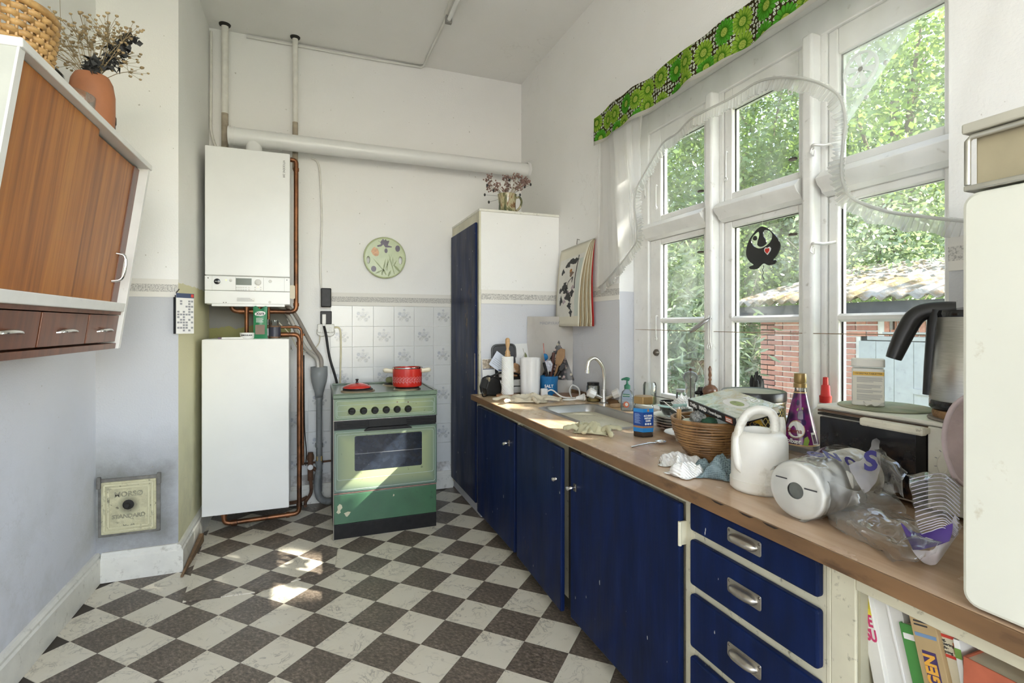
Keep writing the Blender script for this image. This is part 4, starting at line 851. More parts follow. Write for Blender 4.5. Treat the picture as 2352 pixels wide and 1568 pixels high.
# flue
fp = thing('flue_pipe', 'fat white flue pipe running from the boiler to the window wall', 'pipe', (.5, 3.72, 2.454))
M_flue = P('flue_white', (.76, .76, .74), .3, 0, .03, 4, 0, 60, ((.3, .26, .2), .74, 20, .5))
FZ, FY = 2.454, 3.72
for a, e, r in ((-.50, -.235, .056), (-.30, .28, .054), (.24, XR, .052)): B().cyl((a, FY, FZ), (e, FY, FZ), r, n=32).obj('section', M_flue, fp, 40, w=True)
for x, r in ((-.50, .060), (-.475, .060), (-.235, .0575), (-.20, .057), (.245, .0555)): B().cyl((x-.006, FY, FZ), (x+.006, FY, FZ), r, n=32).obj('seal_ring', M_flue, fp, 40, w=True)
B().lathe([(0, 0), (.060, 0), (.064, .01), (.056, .02)], 32, T=Matrix(((0, 0, -1, XR), (1, 0, 0, FY), (0, 1, 0, FZ), (0, 0, 0, 1)))).obj('wall_collar', M_flue, fp, 40, w=True)
B().lathe([(.058, bz1), (.056, bz1+.02), (.050, bz1+.05), (.046, FZ)], 28, (-.36, FY, 0)).obj('boiler_collar', M_flue, fp, 40, w=True)
# painted risers
for nm, x, y, r, lab in (('riser_pipe', -.538, 3.80, .021, 'white painted pipe in the left corner above the boiler'), ('riser_pipe', -.116, 3.795, .018, 'white painted pipe dropping behind the flue right of the boiler')):
    t = thing(nm, lab, 'pipe', (x, y, 2.3)); B().cyl((x, y, 2.62), (x, y, ZC), r, n=16).obj('painted_length', M_wpipe, t, 50, w=True)
    B().cyl((x, y, 2.30), (x, y, 2.63), r*.985, n=16).obj('scorched_length', P('scorched_paint', (.34, .29, .22), .6, 0, .4, 12), t, 50, w=True)
    B().lathe([(r+.001, 3.185), (r+.012, 3.192), (r+.014, ZC)], 18, (x, y, 0)).obj('ceiling_hole', M_dark, t, 50, w=True)
tag(B().tube(cr([(XC+.014, YB-.02, 3.17), (XC+.014, YB-.02, 2.9), (XC+.012, YB-.02, 2.6), (XC+.014, YB-.02, 2.52), (-.60, YB-.06, 2.42), (-.55, YB-.10, 2.33)], 4), .0085, 8).obj('corner_cable', M_wpipe, None, 60), 'thin white painted cable in the corner beside the left riser', 'cable')
# copper pipes
def pipe(name, label, pts, r, fit=(), mt=None, par=None):
    t = thing(name, label, 'pipe', pts[0]) if par is None else par; Q = []
    for i, p in enumerate(pts):
        p = Vector(p)
        if 0 < i < len(pts)-1:
            a, e = Vector(pts[i-1]), Vector(pts[i+1]); ra = min(.035, (a-p).length/2, (e-p).length/2)
            s, f = p+(a-p).normalized()*ra, p+(e-p).normalized()*ra
            Q += [s*(1-k)**2+p*2*k*(1-k)+f*k*k for k in (0, .2, .4, .6, .8, 1)]
        else: Q.append(p)
    B().tube(Q, r, 12).obj('tube', mt or M_copper, t, 60, w=True)
    for a, e in fit:
        a, e = Vector(a), Vector(e); B().cyl(a, e, r*1.22, n=14).obj('fitting', mt or M_copper, t, 50, w=True)
    return t
py = 3.58; pz = 1.330
pipe('copper_pipe', 'copper pipe dropping beside the boiler and bending underneath it', [(bx1-.01, py, 2.30), (-.104, py, 2.30), (-.104, py, pz), (-.47, py, pz), (-.47, py, 1.40)], .0145,
     [((-.104, py, 2.25), (-.104, py, 2.23)), ((-.104, py, pz+.055), (-.104, py, pz+.035)), ((-.14, py, pz), (-.16, py, pz)), ((-.43, py, pz), (-.40, py, pz)), ((-.47, py, 1.36), (-.47, py, 1.38)), ((-.36, py, pz), (-.335, py, pz))])
py2 = 3.53
pipe('copper_pipe', 'long copper pipe down the right side of the water tank to the floor', [(-.22, py2, 1.185), (-.084, py2, 1.185), (-.084, py2, .055), (-.50, py2-.03, .055), (-.50, py2-.03, .15)], .0145,
     [((-.084, py2, 1.14), (-.084, py2, 1.12)), ((-.084, py2, .10), (-.084, py2, .12)), ((-.14, py2-.004, .055), (-.16, py2-.005, .055)), ((-.50, py2-.03, .10), (-.50, py2-.03, .12)), ((-.46, py2-.03, .055), (-.43, py2-.03, .055))])
pipe('copper_pipe', 'thin copper pipe looping over the tank corner', [(-.20, 3.55, 1.232), (-.072, 3.56, 1.232), (-.062, 3.56, .35)], .0085, [((-.10, 3.56, 1.232), (-.115, 3.56, 1.232)), ((-.062, 3.56, 1.19), (-.062, 3.56, 1.175))])
for x, r, lab in ((-.385, .0125, 'copper pipe from boiler to tank behind the white bowl'), (-.315, .009, 'thin copper pipe from boiler to tank behind the green packet'), (-.262, .0085, 'thin copper pipe from boiler to tank right of the green packet')):
    pipe('copper_pipe', lab, [(x, 3.56, 1.38), (x, 3.56, 1.158)], r, [((x, 3.56, 1.17), (x, 3.56, 1.20)), ((x, 3.56, 1.36), (x, 3.56, 1.345))])
# condensate hoses into the funnel drain
M_hose = P('grey_hose', (.42, .40, .36), .4, .2, .15, 12)
f0 = at(733, 842, Y=3.79)
tag(B().tube(cr([(-.215, 3.66, 1.38), (-.15, 3.70, 1.30), (-.06, 3.75, 1.10), (f0.x-.02, 3.79, f0.z+.06), (f0.x-.008, 3.79, f0.z-.01)], 6), .0145, 10).obj('drain_hose', M_hose, None, 60), 'grey drain hose slanting from boiler into the funnel, left one', 'hose')
tag(B().tube(cr([(-.17, 3.64, 1.38), (-.11, 3.68, 1.31), (-.01, 3.75, 1.11), (f0.x+.01, 3.80, f0.z+.06), (f0.x+.014, 3.79, f0.z-.01)], 6), .0130, 10).obj('drain_hose', P('brown_grey_hose', (.26, .23, .20), .45, 0, .2, 12), None, 60), 'darker drain hose slanting from boiler into the funnel, right one', 'hose')
fd = thing('funnel_drain', 'grey plastic funnel drain pipe standing left of the cooker', 'drain', (f0.x, 3.79, 0))
B().lathe([(.053, f0.z), (.053, f0.z-.06), (.048, f0.z-.10), (.026, f0.z-.18), (.023, f0.z-.21)], 24, (f0.x, 3.79, 0)).obj('funnel', P('grey_funnel', (.22, .23, .23), .45), fd, 60, solid=.004, w=True)
B().cyl((f0.x, 3.79, .10), (f0.x, 3.79, f0.z-.20), .0195, n=18).obj('pipe', M_pvc, fd, 50, w=True)
for z in (f0.z-.21, .42, .30): B().cyl((f0.x, 3.79, z-.014), (f0.x, 3.79, z+.014), .0245, n=18).obj('coupling', M_pvc, fd, 50, w=True)
B().tube(cr([(f0.x, 3.79, .25), (f0.x-.012, 3.78, .16), (f0.x, 3.77, .07), (f0.x+.05, 3.78, .03), (f0.x+.12, 3.80, .03)], 5), .023, 14).obj('trap', M_pvc, fd, 50, w=True)
vx = at(713, 1090, Y=3.80)
vb = thing('rusty_valve', 'rusty pipe valve with round white gauge near the floor', 'valve', (vx.x, 3.80, .05))
M_rust = P('rusty_iron', (.13, .065, .035), .8, .3, .4, 20, .4, 40)
B().cyl((vx.x, YB, .33), (vx.x, 3.80, .33), .024, n=14).cyl((vx.x, 3.80, .18), (vx.x, 3.80, .37), .018, n=14).cyl((vx.x, 3.80, .275), (f0.x, 3.79, .235), .013, n=12).tube(cr([(vx.x, 3.80, .20), (vx.x+.004, 3.79, .10), (vx.x-.03, 3.76, .05), (-.05, 3.70, .04)], 5), .011, 10).obj('fittings', M_rust, vb, 45, w=True)
B().lathe([(0, 0), (.018, 0), (.018, .012), (.012, .016), (0, .016)], 16, T=Matrix(((1, 0, 0, vx.x), (0, 0, -1, 3.782), (0, 1, 0, .275), (0, 0, 0, 1)))).obj('gauge', M_pap, vb, 40, w=True)
for dx in (.045, .07): B().cyl((vx.x+dx, 3.78, .30), (vx.x+dx, 3.78, .345), .008, n=10).obj('brass_tap', P('brass', (.55, .40, .16), .35, .9), vb, 45, w=True)
B().cyl((vx.x-.09, 3.83, .29), (.62, 3.84, .30), .007, n=8).obj('rear_pipe', M_rust, vb, 45, w=True)
pipe('floor_pipe', 'dark pipe lying along the floor behind the tank', [(-.52, 3.78, .04), (-.1, 3.80, .04), (vx.x-.02, 3.82, .06)], .012, mt=M_rust)
tag(B().tube(cr([(-.058, 3.60, 1.05), (-.055, 3.62, .6), (-.045, 3.66, .42), (vx.x-.03, 3.78, .29)], 6), .0035, 6).obj('thin_black_wire', M_blk, None, 60), 'thin black wire running down beside the long copper pipe', 'wire')
# sockets and cables on the back wall
def wbox(u0, v0, u1, v1, d, y=YB):
    a, e = at(u0, v0, Y=y-d), at(u1, v1, Y=y-d); return min(a.x, e.x), max(a.x, e.x), min(a.z, e.z), max(a.z, e.z)
M_bake = P('black_bakelite', (.013, .012, .012), .4, 0, .3, 30, spec=.25)
x0, x1, z0, z1 = wbox(737, 661, 761, 705, .06); sb = thing('switch_box', 'black bakelite switch box on the back wall', 'switch', ((x0+x1)/2, YB, z0))
B().box(x0, x1, YB-.06, YB-.012, z0, z1).obj('cover', M_bake, sb, 0, .006, w=True); B().box(x0-.006, x1, YB-.014, YB, z0-.002, z1+.002).obj('back_plate', M_plast, sb, 0, .002, w=True)
x0, x1, z0, z1 = wbox(736, 714, 762, 744, .03); so_ = thing('black_socket', 'black wall socket with white plug in it', 'socket', ((x0+x1)/2, YB, z0))
B().box(x0, x1, YB-.03, YB, z0, z1).obj('housing', M_bake, so_, 0, .004, w=True)
pg = at(744, 732, Y=YB-.045)
tag(B().box(-.013, .013, -.028, .012, -.035, .032).box(-.011, .011, -.030, -.002, -.05, -.03).obj('power_plug', M_plast, None, 0, .004), 'white plug in the black wall socket', 'plug').location = (pg.x, YB-.045, pg.z)
x0, x1, z0, z1 = wbox(729, 744, 768, 770, .045); ds = thing('double_socket', 'grey white double switch box under the black socket', 'socket', ((x0+x1)/2, YB, z0))
B().box(x0, x1, YB-.045, YB, z0+.02, z1).obj('housing', M_plast, ds, 0, .006, w=True)
for k in (.25, .75):
    xc = x0+(x1-x0)*k; B().lathe([(0, -.022), (.030, -.022), (.034, -.006), (.034, .0), (.030, .006), (0, .006)], 18, T=Matrix(((1, 0, 0, xc), (0, 0, -1, YB-.022), (0, 1, 0, z0+.025), (0, 0, 0, 1)))).obj('cable_gland', M_plast, ds, 40, w=True)
    B().box(xc-.007, xc+.007, YB-.051, YB-.044, z1-.06, z1-.022).obj('rocker', M_plast, ds, 0, .002, w=True)
    B().cyl((xc-.03, YB-.047, z1-.04), (xc-.03, YB-.044, z1-.04), .003, n=8).obj('screw', M_dmet, ds, 40, w=True)
c1 = at(733, 400, Y=YB-.012)
tag(B().tube(cr([at(715, 362, Y=YB-.012), at(729, 372, Y=YB-.012), at(735, 400, Y=YB-.012), at(738, 470, Y=YB-.012), at(739, 520, Y=YB-.012), at(736, 600, Y=YB-.012), at(737, 661, Y=YB-.012)], 5), .007, 8).obj('painted_cable', M_wpipe, None, 60), 'lumpy white painted cable from flue down to the black switch box', 'cable')
tag(B().tube(cr([(pg.x, YB-.06, pg.z-.05), at(749, 770, Y=YB-.08), at(757, 820, Y=YB-.09), at(774, 880, Y=YB-.09), at(779, 930, Y=YB-.06)], 6), .0085, 8).obj('cooker_cable', M_bake, None, 60), 'thick black cable hanging from wall plug behind the cooker', 'cable')
tag(B().tube(cr([at(768, 752, Y=YB-.014), at(777, 752, Y=YB-.014), at(782, 762, Y=YB-.014), at(783, 800, Y=YB-.014), at(782, 850, Y=YB-.014), at(781, 900, Y=YB-.014)], 5), .006, 8).obj('cream_cable', P('cream_cable_paint', (.62, .56, .36), .5, 0, .15, 20), None, 60), 'cream painted cable from double switch box down behind the cooker', 'cable')
tag(B().tube(cr([at(735, 770, Y=YB-.03), at(733, 787, Y=YB-.05), at(722, 800, Y=YB-.08), at(705, 807, Y=YB-.12), at(684, 800, Y=YB-.2), at(668, 770, Y=YB-.25), at(640, 740, Y=YB-.25)], 6), .0035, 6).obj('thin_cream_wire', P('cream_wire', (.66, .60, .46), .5), None, 60), 'thin cream wire sagging between double switch box and boiler', 'wire')
# small things on the tank
ZK = 1.162
def tkp(u, y=3.50): p = at(u, 776, Y=y); return (p.x, y, ZK)
t = thing('packet', 'upright green packet with white oval logo on the tank', 'packet', tkp(598)); M_pkt = P('green_packet', (.025, .20, .085), .35, 0, .1, 8)
def pk(u, q): return ((u-.5)*(.080-.006*math.sin(q*PI)), -.018*math.sin(q*PI)*math.cos((u-.5)*2.4)-.002, q*.19+.010*math.sin(u*9)*q)
def pk2(u, q): x, y, z = pk(u, q); return (x, -y, z)
b = B().grid(pk, 10, 14); b.grid(pk2, 10, 14); b.obj('bag', M_pkt, t, 60)
B().prism(ell(.030, .015, 24), 0, .0008, fr((0, -.0135, .152), (1, 0, .12), (0, 0, 1))).obj('logo_oval', M_pap, t, 0)
text('Xtra', .024, M_ink, t, fr((0, -.0146, .152), (1, 0, .12), (0, 0, 1)), bold=.0006)
B().prism(rrect(.052, .058, .003), 0, .0008, fr((0, -.0195, .055), (1, 0, 0), (0, 0, 1))).obj('picture_window', P('brown_print', (.20, .13, .09), .5), t, 0)
b = B()
for k in range(4): b.box(-.022, .018-.006*(k % 2), -.0212, -.0204, .100+.0075*k, .103+.0075*k)
b.obj('small_print', M_pap, t, 0)
t = thing('small_dish', 'small round white dish with dark lettering on the tank', 'dish', tkp(568)); B().lathe([(0, 0), (.033, 0), (.038, .006), (.041, .036), (.038, .036), (.034, .008), (0, .006)], 28).obj('dish', M_wh, t, 50)
text('REMOULADE', .0115, M_ink, t, Matrix.Identity(4), fn=lambda p: (math.sin(p.x/.040)*.0405, -math.cos(p.x/.040)*.0405-p.z, .021+p.y), bold=.0005)
t = thing('spray_vial', 'slim brown bottle with black cap on the tank', 'bottle', tkp(615, 3.52)); B().lathe([(0, 0), (.015, 0), (.016, .01), (.016, .07), (.009, .082)], 16).obj('bottle', P('amber', (.10, .06, .03), .2), t, 50); B().lathe([(.011, .082), (.011, .118), (0, .12)], 14).obj('cap', M_blk, t, 50)
B().lathe([(.0164, .018), (.0164, .062)], 16).obj('label', P('dull_label', (.35, .36, .36), .5), t, 50)
t = thing('spice_jar', 'squat glass jar of brown powder with dark label on the tank', 'jar', tkp(631, 3.51)); B().lathe([(0, .001), (.033, .001), (.034, .01), (.034, .075), (.024, .084), (.024, .112), (.022, .112)], 20).obj('glass', M_clear, t, 50)
B().lathe([(0, .003), (.032, .003), (.032, .078), (0, .078)], 18).obj('powder', P('brown_powder', (.24, .12, .06), .9), t, 50); B().lathe([(.0346, .012), (.0346, .070)], 20).obj('label', P('dark_label', (.03, .03, .05), .4), t, 50)
tag(B().box(-.075, .06, -.010, .010, 0, .010).box(-.095, -.075, -.009, .009, 0, .009, 1).obj('test_strip', [M_wh, P('violet_tip', (.16, .10, .16), .5)], None, 0, .002), 'flat white strip with violet end lying on the tank', 'strip').location = tkp(542, 3.48)
# ================================================================ cooker
CX0, CX1, CY0, CY1, CZ = .107, .713, 3.145, 3.70, .845
ck = thing('electric_cooker', 'old green enamel electric cooker with oven and four hotplates', 'cooker', ((CX0+CX1)/2, 3.45, 0))
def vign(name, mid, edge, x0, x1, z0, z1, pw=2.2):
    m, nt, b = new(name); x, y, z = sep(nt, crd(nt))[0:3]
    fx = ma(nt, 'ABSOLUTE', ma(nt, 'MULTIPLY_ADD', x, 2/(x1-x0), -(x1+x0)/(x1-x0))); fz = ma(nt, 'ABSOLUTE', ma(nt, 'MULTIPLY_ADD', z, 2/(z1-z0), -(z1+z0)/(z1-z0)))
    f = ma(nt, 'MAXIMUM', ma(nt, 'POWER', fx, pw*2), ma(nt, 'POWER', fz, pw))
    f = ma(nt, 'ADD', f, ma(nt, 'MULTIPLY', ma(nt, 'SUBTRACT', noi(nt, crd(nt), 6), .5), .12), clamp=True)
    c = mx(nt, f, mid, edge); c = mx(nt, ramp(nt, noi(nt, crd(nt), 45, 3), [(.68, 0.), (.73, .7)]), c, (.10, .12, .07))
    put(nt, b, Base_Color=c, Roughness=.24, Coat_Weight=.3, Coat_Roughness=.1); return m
wl, wr_ = -.303, .303
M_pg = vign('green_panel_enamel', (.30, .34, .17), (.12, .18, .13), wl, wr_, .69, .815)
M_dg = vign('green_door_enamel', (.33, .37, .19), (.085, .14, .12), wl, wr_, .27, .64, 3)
M_hob = P('hob_enamel', (.13, .18, .12), .3, 0, .15, 8, 0, 60, ((.05, .06, .04), .62, 30, .7), .3)
M_drw = P('dark_green_enamel', (.045, .125, .060), .28, 0, .12, 7, 0, 60, ((.02, .05, .03), .62, 24, .6), .3)
M_cblk = P('cooker_black', (.012, .011, .010), .42, 0, .3, 30, 0, 60, ((.12, .11, .10), .72, 60, .6), spec=.25)
M_line = P('pale_line', (.45, .52, .46), .4)
B().box(CX0+.004, CX1-.004, CY0+.02, CY1, .02, CZ-.03).obj('body', M_cblk, ck, 0, w=True)
hb = B().box(CX0-.002, CX1+.002, CY0-.004, CY1, CZ-.028, CZ-.006).box(CX0-.002, CX0+.012, CY0-.004, CY1, CZ-.006, CZ).box(CX1-.012, CX1+.002, CY0-.004, CY1, CZ-.006, CZ).box(CX0+.012, CX1-.012, CY0-.004, CY0+.010, CZ-.006, CZ).box(CX0+.012, CX1-.012, CY1-.02, CY1, CZ-.006, CZ+.004).obj('hob', M_hob, ck, 0, .003, w=True)
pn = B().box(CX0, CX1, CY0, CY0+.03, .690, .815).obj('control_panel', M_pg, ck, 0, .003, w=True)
B().box(CX0+.002, CX1-.002, CY0+.006, CY0+.03, .640, .688).obj('vent', M_cblk, ck, 0, .002, w=True)
for k in range(3):
    for a, e in ((CX0+.02, CX0+.20), (CX0+.42, CX1-.02)): B().box(a, e, CY0-.001, CY0+.008, .648+.011*k, .654+.011*k).obj('vent_louvre', M_cblk, ck, 0, .0015, w=True)
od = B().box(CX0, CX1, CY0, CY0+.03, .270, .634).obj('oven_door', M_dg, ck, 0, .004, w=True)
B().prism([(CX0+.17, .628), (CX0+.20, .640), (CX0+.42, .640), (CX0+.45, .628), (CX0+.45, .622), (CX0+.17, .622)], 0, .020, Matrix(((1, 0, 0, 0), (0, 0, -1, CY0+.006), (0, 1, 0, 0), (0, 0, 0, 1)))).obj('door_grip', M_cblk, od, 0, .003, w=True)
TD = Matrix(((1, 0, 0, 0), (0, 0, -1, CY0), (0, 1, 0, 0), (0, 0, 0, 1)))
M_win = P('oven_glass', (.012, .016, .024), .12, 0, .4, 30, 0, 60, ((.25, .25, .24), .70, 70, .35), .3)
ow = B().prism(rrect(.395, .205, .010, 4, (CX0+CX1)/2+.012, .492), 0, .0015, TD).obj('oven_window', M_win, od, 0, w=True)
B().box(CX0+.12, CX1-.095, .488, .491, .0015, .0022, T=TD).obj('grid_bar', P('dull_steel_line', (.20, .20, .20), .4, .5), ow, 0, w=True)
def frame_line(par, x0, x1, z0, z1, w_=.0011, r=.012):
    pts = rrect(x1-x0, z1-z0, r, 4, (x0+x1)/2, (z0+z1)/2); B().tube([TD @ Vector((x, z, .0005)) for x, z in pts], w_, 5, closed=True).obj('enamel_line', M_line, par, 60, w=True)
frame_line(od, CX0+.010, CX1-.012, .285, .620); frame_line(od, CX0+.020, CX1-.022, .345, .605)
frame_line(pn, CX0+.014, CX1-.014, .704, .802); frame_line(pn, CX0+.021, CX1-.021, .712, .778)
B().box(CX0+.023, CX1-.023, .7435, .7448, 0, .0006, T=TD).obj('enamel_line', M_line, pn, 0, w=True)
B().box(CX0, CX1, CY0+.001, CY0+.03, .688, .692).obj('chrome_strip', M_chr, pn, 0, w=True)
for i, u in enumerate((808, 835, 861, 887, 912, 937)):
    p = at(u, 944-(u-808)*.045, Y=CY0)
    kn = B().lathe([(.021, 0), (.021, .008), (.018, .014), (.0175, .024), (.015, .027), (0, .027)], 24, T=TD @ Matrix.Translation((p.x, p.z, 0))).obj('knob', M_cblk, pn, 40, w=True)
    B().box(-.016, .016, -.0045, .0045, .024, .036, T=TD @ Matrix.Translation((p.x, p.z, 0))).obj('knob_grip', M_cblk, kn, 0, .003, w=True)
for u in (912.5, 937.5): p = at(u, 923, Y=CY0); B().lathe([(.004, 0), (.003, .002), (0, .0025)], 8, T=TD @ Matrix.Translation((p.x, p.z, 0))).obj('indicator_lamp', P('dark_red_lens', (.12, .03, .02), .2), pn, 40, w=True)
B().box(CX0+.002, CX1-.002, CY0+.003, CY0+.03, .262, .269).obj('chrome_strip', P('rusty_chrome', (.30, .20, .16), .4, .7, .3, 30), ck, 0, w=True)
dw = B().box(CX0+.003, CX1-.003, CY0+.003, CY0+.03, .088, .260).obj('drawer', M_drw, ck, 0, .003, w=True)
M_chip = P('chipped_enamel', (.55, .52, .36), .5)
for k, pts in enumerate(([(0, 0), (.012, .006), (.010, .020), (.022, .034), (.018, .050), (.006, .058), (-.006, .044), (-.004, .024), (-.012, .010)], [(.030, .0), (.052, .008), (.068, .004), (.060, -.010), (.048, -.022), (.040, -.018), (.036, -.008)], [(.31, .065), (.318, .068), (.320, .076), (.312, .080)])):
    B().prism([(CX0+.028+x, .150+z) for x, z in pts], 0, .0006, TD @ Matrix.Translation((0, 0, -.003))).obj('enamel_chip', M_chip, dw, 0, w=True)
B().box(CX0+.002, CX1-.002, CY0+.008, CY0+.03, 0, .085).obj('plinth', M_cblk, ck, 0, .002, w=True)
B().box(CX0-.001, CX0+.003, CY0+.0, CY0+.006, 0, CZ-.03).obj('side_edge', P('worn_edge', (.25, .22, .18), .5), ck, 0, w=True)
M_hp = P('cast_hotplate', (.030, .022, .018), .6, .3, .3, 20, .2, 60); M_ring = P('steel_ring', (.42, .36, .26), .3, .9, .2, 20)
def plate(x, y, r):
    hp = B().lathe([(0, .016), (r*.28, .016), (r*.30, .014), (r*.92, .016), (r, .012), (r, 0)], 36, (x, y, CZ-.006)).obj('hotplate', M_hp, ck, 40, w=True)
    B().lathe([(r*1.01, .008), (r*1.06, .009), (r*1.13, .002), (r*1.14, 0)], 36, (x, y, CZ-.006)).obj('hotplate_ring', M_ring, hp, 50, w=True)
plate(.255, 3.30, .090); plate(.555, 3.29, .075); plate(.535, 3.55, .090); plate(.275, 3.55, .072)
ZP = CZ-.006+.017
M_red = P('red_enamel_pot', (.50, .022, .014), .22, 0, .08, 6, 0, 60, None, .4)
t = thing('casserole_cover', 'domed red enamel lid with black knob on the front left hotplate', 'lid', (.250, 3.305, ZP))
B().lathe([(.082, 0), (.084, .003), (.083, .008), (.066, .020), (.040, .029), (.012, .033), (0, .0335)], 40).obj('dome', M_red, t, 60); B().lathe([(.0835, -.001), (.0855, .002), (.0835, .005)], 40).obj('rim', M_blk, t, 60)
B().lathe([(.008, .032), (.008, .040), (.005, .044), (.0085, .050), (.0095, .054), (.007, .058), (0, .058)], 16).obj('knob', M_blk, t, 50)
t = thing('cooking_pot', 'red enamel pot with white folk pattern and cream handles on the cooker', 'pot', (.555, 3.29, ZP), face(.555, 3.29))
RP2 = .092
B().lathe([(0, .001), (RP2-.012, .001), (RP2-.003, .006), (RP2, .016), (RP2, .118), (RP2-.004, .120), (RP2-.004, .02), (0, .012)], 48).obj('body', M_red, t, 40)
B().lathe([(RP2-.003, .122), (RP2+.003, .1245), (RP2+.0035, .120), (RP2+.001, .116)], 48).obj('rim', M_chr, t, 60)
M_ivo = P('ivory_plastic', (.72, .66, .50), .35)
for s in (-1, 1): B().tube(cr([(s*(RP2-.004), 0, .098), (s*(RP2+.018), 0, .100), (s*(RP2+.045), 0, .104), (s*(RP2+.058), 0, .105)], 4), [.012, .012, .0115, .011, .011, .0115, .012, .012, .0115, .010, .008, .005, .003], 10, flat=1.6).obj('handle', M_ivo, t, 60)
pat = B(); cylp = lambda a, z, rr=RP2+.0006: (rr*math.sin(a), -rr*math.cos(a), z)
def cq(a0, a1, z0, z1): pat.add([cylp(a0, z0), cylp(a1, z0), cylp(a1, z1), cylp(a0, z1)], [(0, 1, 2, 3)])
NPT = 26
for k in range(NPT):
    a = 2*PI*k/NPT; s = 2*PI/NPT
    cq(a-.006, a+.006, .026, .058); cq(a+s/2-.005, a+s/2+.005, .034, .064)
    for j in range(5):
        q = (j-2)*s*.16; cq(a+q-.010, a+q+.010, .058+.004*(2-abs(j-2)), .0605+.004*(2-abs(j-2))); cq(a+q*1.5-.010, a+q*1.5+.010, .040-.004*(2-abs(j-2)), .0425-.004*(2-abs(j-2)))
    cq(a-.035, a+.035, .047, .049); cq(a+s*.25-.006, a+s*.25+.006, .050, .056); cq(a-s*.25-.006, a-s*.25+.006, .030, .036)
pat.obj('folk_pattern', P('pink_white_print', (.72, .52, .52), .4), t, 0, recalc=False)
t = B()
def spg(u, q):
    a = 2*PI*u; r = .032*math.sqrt(max(0, 1-(2*q-1)**4)); return (r*1.5*math.cos(a), r*math.sin(a), .020+.020*(2*q-1)+.003*math.sin(a*5))
tag(t.grid(spg, 20, 8, cu=True).obj('scouring_sponge', P('olive_sponge', (.20, .21, .10), .95, 0, .2, 60, .6, 120), None, 60), 'olive green sponge on the rear hotplate behind the red pot', 'sponge').location = (.50, 3.53, ZP)

# ================================================================ tall cabinet in the corner
tc = thing('tall_cabinet', 'tall white larder cabinet with narrow dark blue door in the corner', 'cabinet', (1.28, 3.53, 0))
M_cab = paint('cabinet_paper', (.85, .84, .815), (.62, .625, .655), am=.2)
M_blue = None
m, nt, b = new('dark_blue_paint'); v = crd(nt)
c = ramp(nt, noi(nt, crd(nt, (6, 6, 1)), 3, 5, .6), [(.3, (.0035, .009, .034)), (.6, (.0048, .014, .066)), (.8, (.008, .022, .095))])
wearf = ma(nt, 'MULTIPLY', ramp(nt, noi(nt, crd(nt, (1, 1, .5)), 5, 6, .7), [(.60, 0.), (.68, 1.)]), ramp(nt, noi(nt, v, 1.6, 2), [(.46, 0.), (.58, .8)]))
c = mx(nt, wearf, c, mx(nt, ramp(nt, noi(nt, v, 25), [(.45, 0.), (.6, 1.)]), (.022, .018, .016), (.17, .095, .035)))
c = mx(nt, ramp(nt, noi(nt, crd(nt, (1, 1, .35)), 60, 2), [(.745, 0.), (.765, .9)]), c, (.62, .62, .60))
put(nt, b, Base_Color=c, Roughness=ramp(nt, noi(nt, crd(nt, (1, 1, .3)), 9), [(.3, .36), (.7, .52)]), Normal=bumpn(nt, noi(nt, crd(nt, (3, 3, .4)), 26, 4), .10, .004)); b.inputs['Specular IOR Level'].default_value = .15; M_blue = m
M_cream = P('cream_gloss', (.62, .585, .44), .38, 0, .10, 7, .05, 60, ((.09, .07, .04), .600, 38, .85))
TX0, TY0, TZ1 = 1.0, 3.19, 2.0
B().box(TX0+.012, XR-.001, TY0, YB-.002, .0, TZ1-.016).obj('carcass', M_cab, tc, 0, .002, w=True)
B().box(TX0+.012-.014, XR-.001, TY0-.006, YB-.002, TZ1-.016, TZ1).obj('top_board', M_trim, tc, 0, .003, w=True)
B().box(TX0, TX0+.013, TY0, TY0+.05, .05, TZ1-.016).box(TX0, TX0+.013, YB-.04, YB-.002, .05, TZ1-.016).box(TX0, TX0+.013, TY0+.05, YB-.04, TZ1-.08, TZ1-.016).obj('face_frame', M_cream, tc, 0, .002, w=True)
B().box(TX0-.018, TX0-.001, TY0+.028, YB-.03, .085, TZ1-.085).obj('door', M_blue, tc, 0, .006, w=True)
B().box(TX0+.013, XR-.002, TY0-.004, TY0-.001, B0, B1).obj('wallpaper_border', M_border, tc, 0, w=True)
B().box(TX0-.022, TX0-.016, TY0+.030, TY0+.042, .82, 1.06).obj('latch_plate', M_dmet, tc, 0, .002, w=True)
B().box(TX0+.03, XR-.003, TY0+.004, YB, .0, .06).obj('plinth', M_dark, tc, 0, w=True)
# jug with dried flowers on top
jx = at(1166, 470, Y=3.30)
jg = thing('flower_jug', 'streaked green and brown glazed jug with dried flowers on the tall cabinet', 'jug', (1.235, 3.30, TZ1), face(1.235, 3.30))
m, nt, b = new('drip_glaze'); v = crd(nt, (1, 1, .35)); n = noi(nt, v, 26, 4, .6, .6)
put(nt, b, Base_Color=ramp(nt, n, [(.36, (.05, .07, .035)), (.47, (.22, .20, .09)), (.54, (.52, .46, .28)), (.62, (.20, .09, .03)), (.7, (.10, .14, .08))]), Roughness=.15); M_drip = m
B().lathe([(0, 0), (.062, 0), (.066, .008), (.060, .03), (.058, .07), (.064, .125), (.066, .135), (.061, .135), (.054, .08), (.054, .02), (0, .012)], 32).obj('body', M_drip, jg, 50)
B().tube(cr([(.058, 0, .112), (.085, 0, .118), (.098, 0, .085), (.085, 0, .045), (.058, 0, .022)], 6), .0075, 10).obj('handle', M_drip, jg, 60)
st = B(); fl_ = B(); rr = random.Random(11)
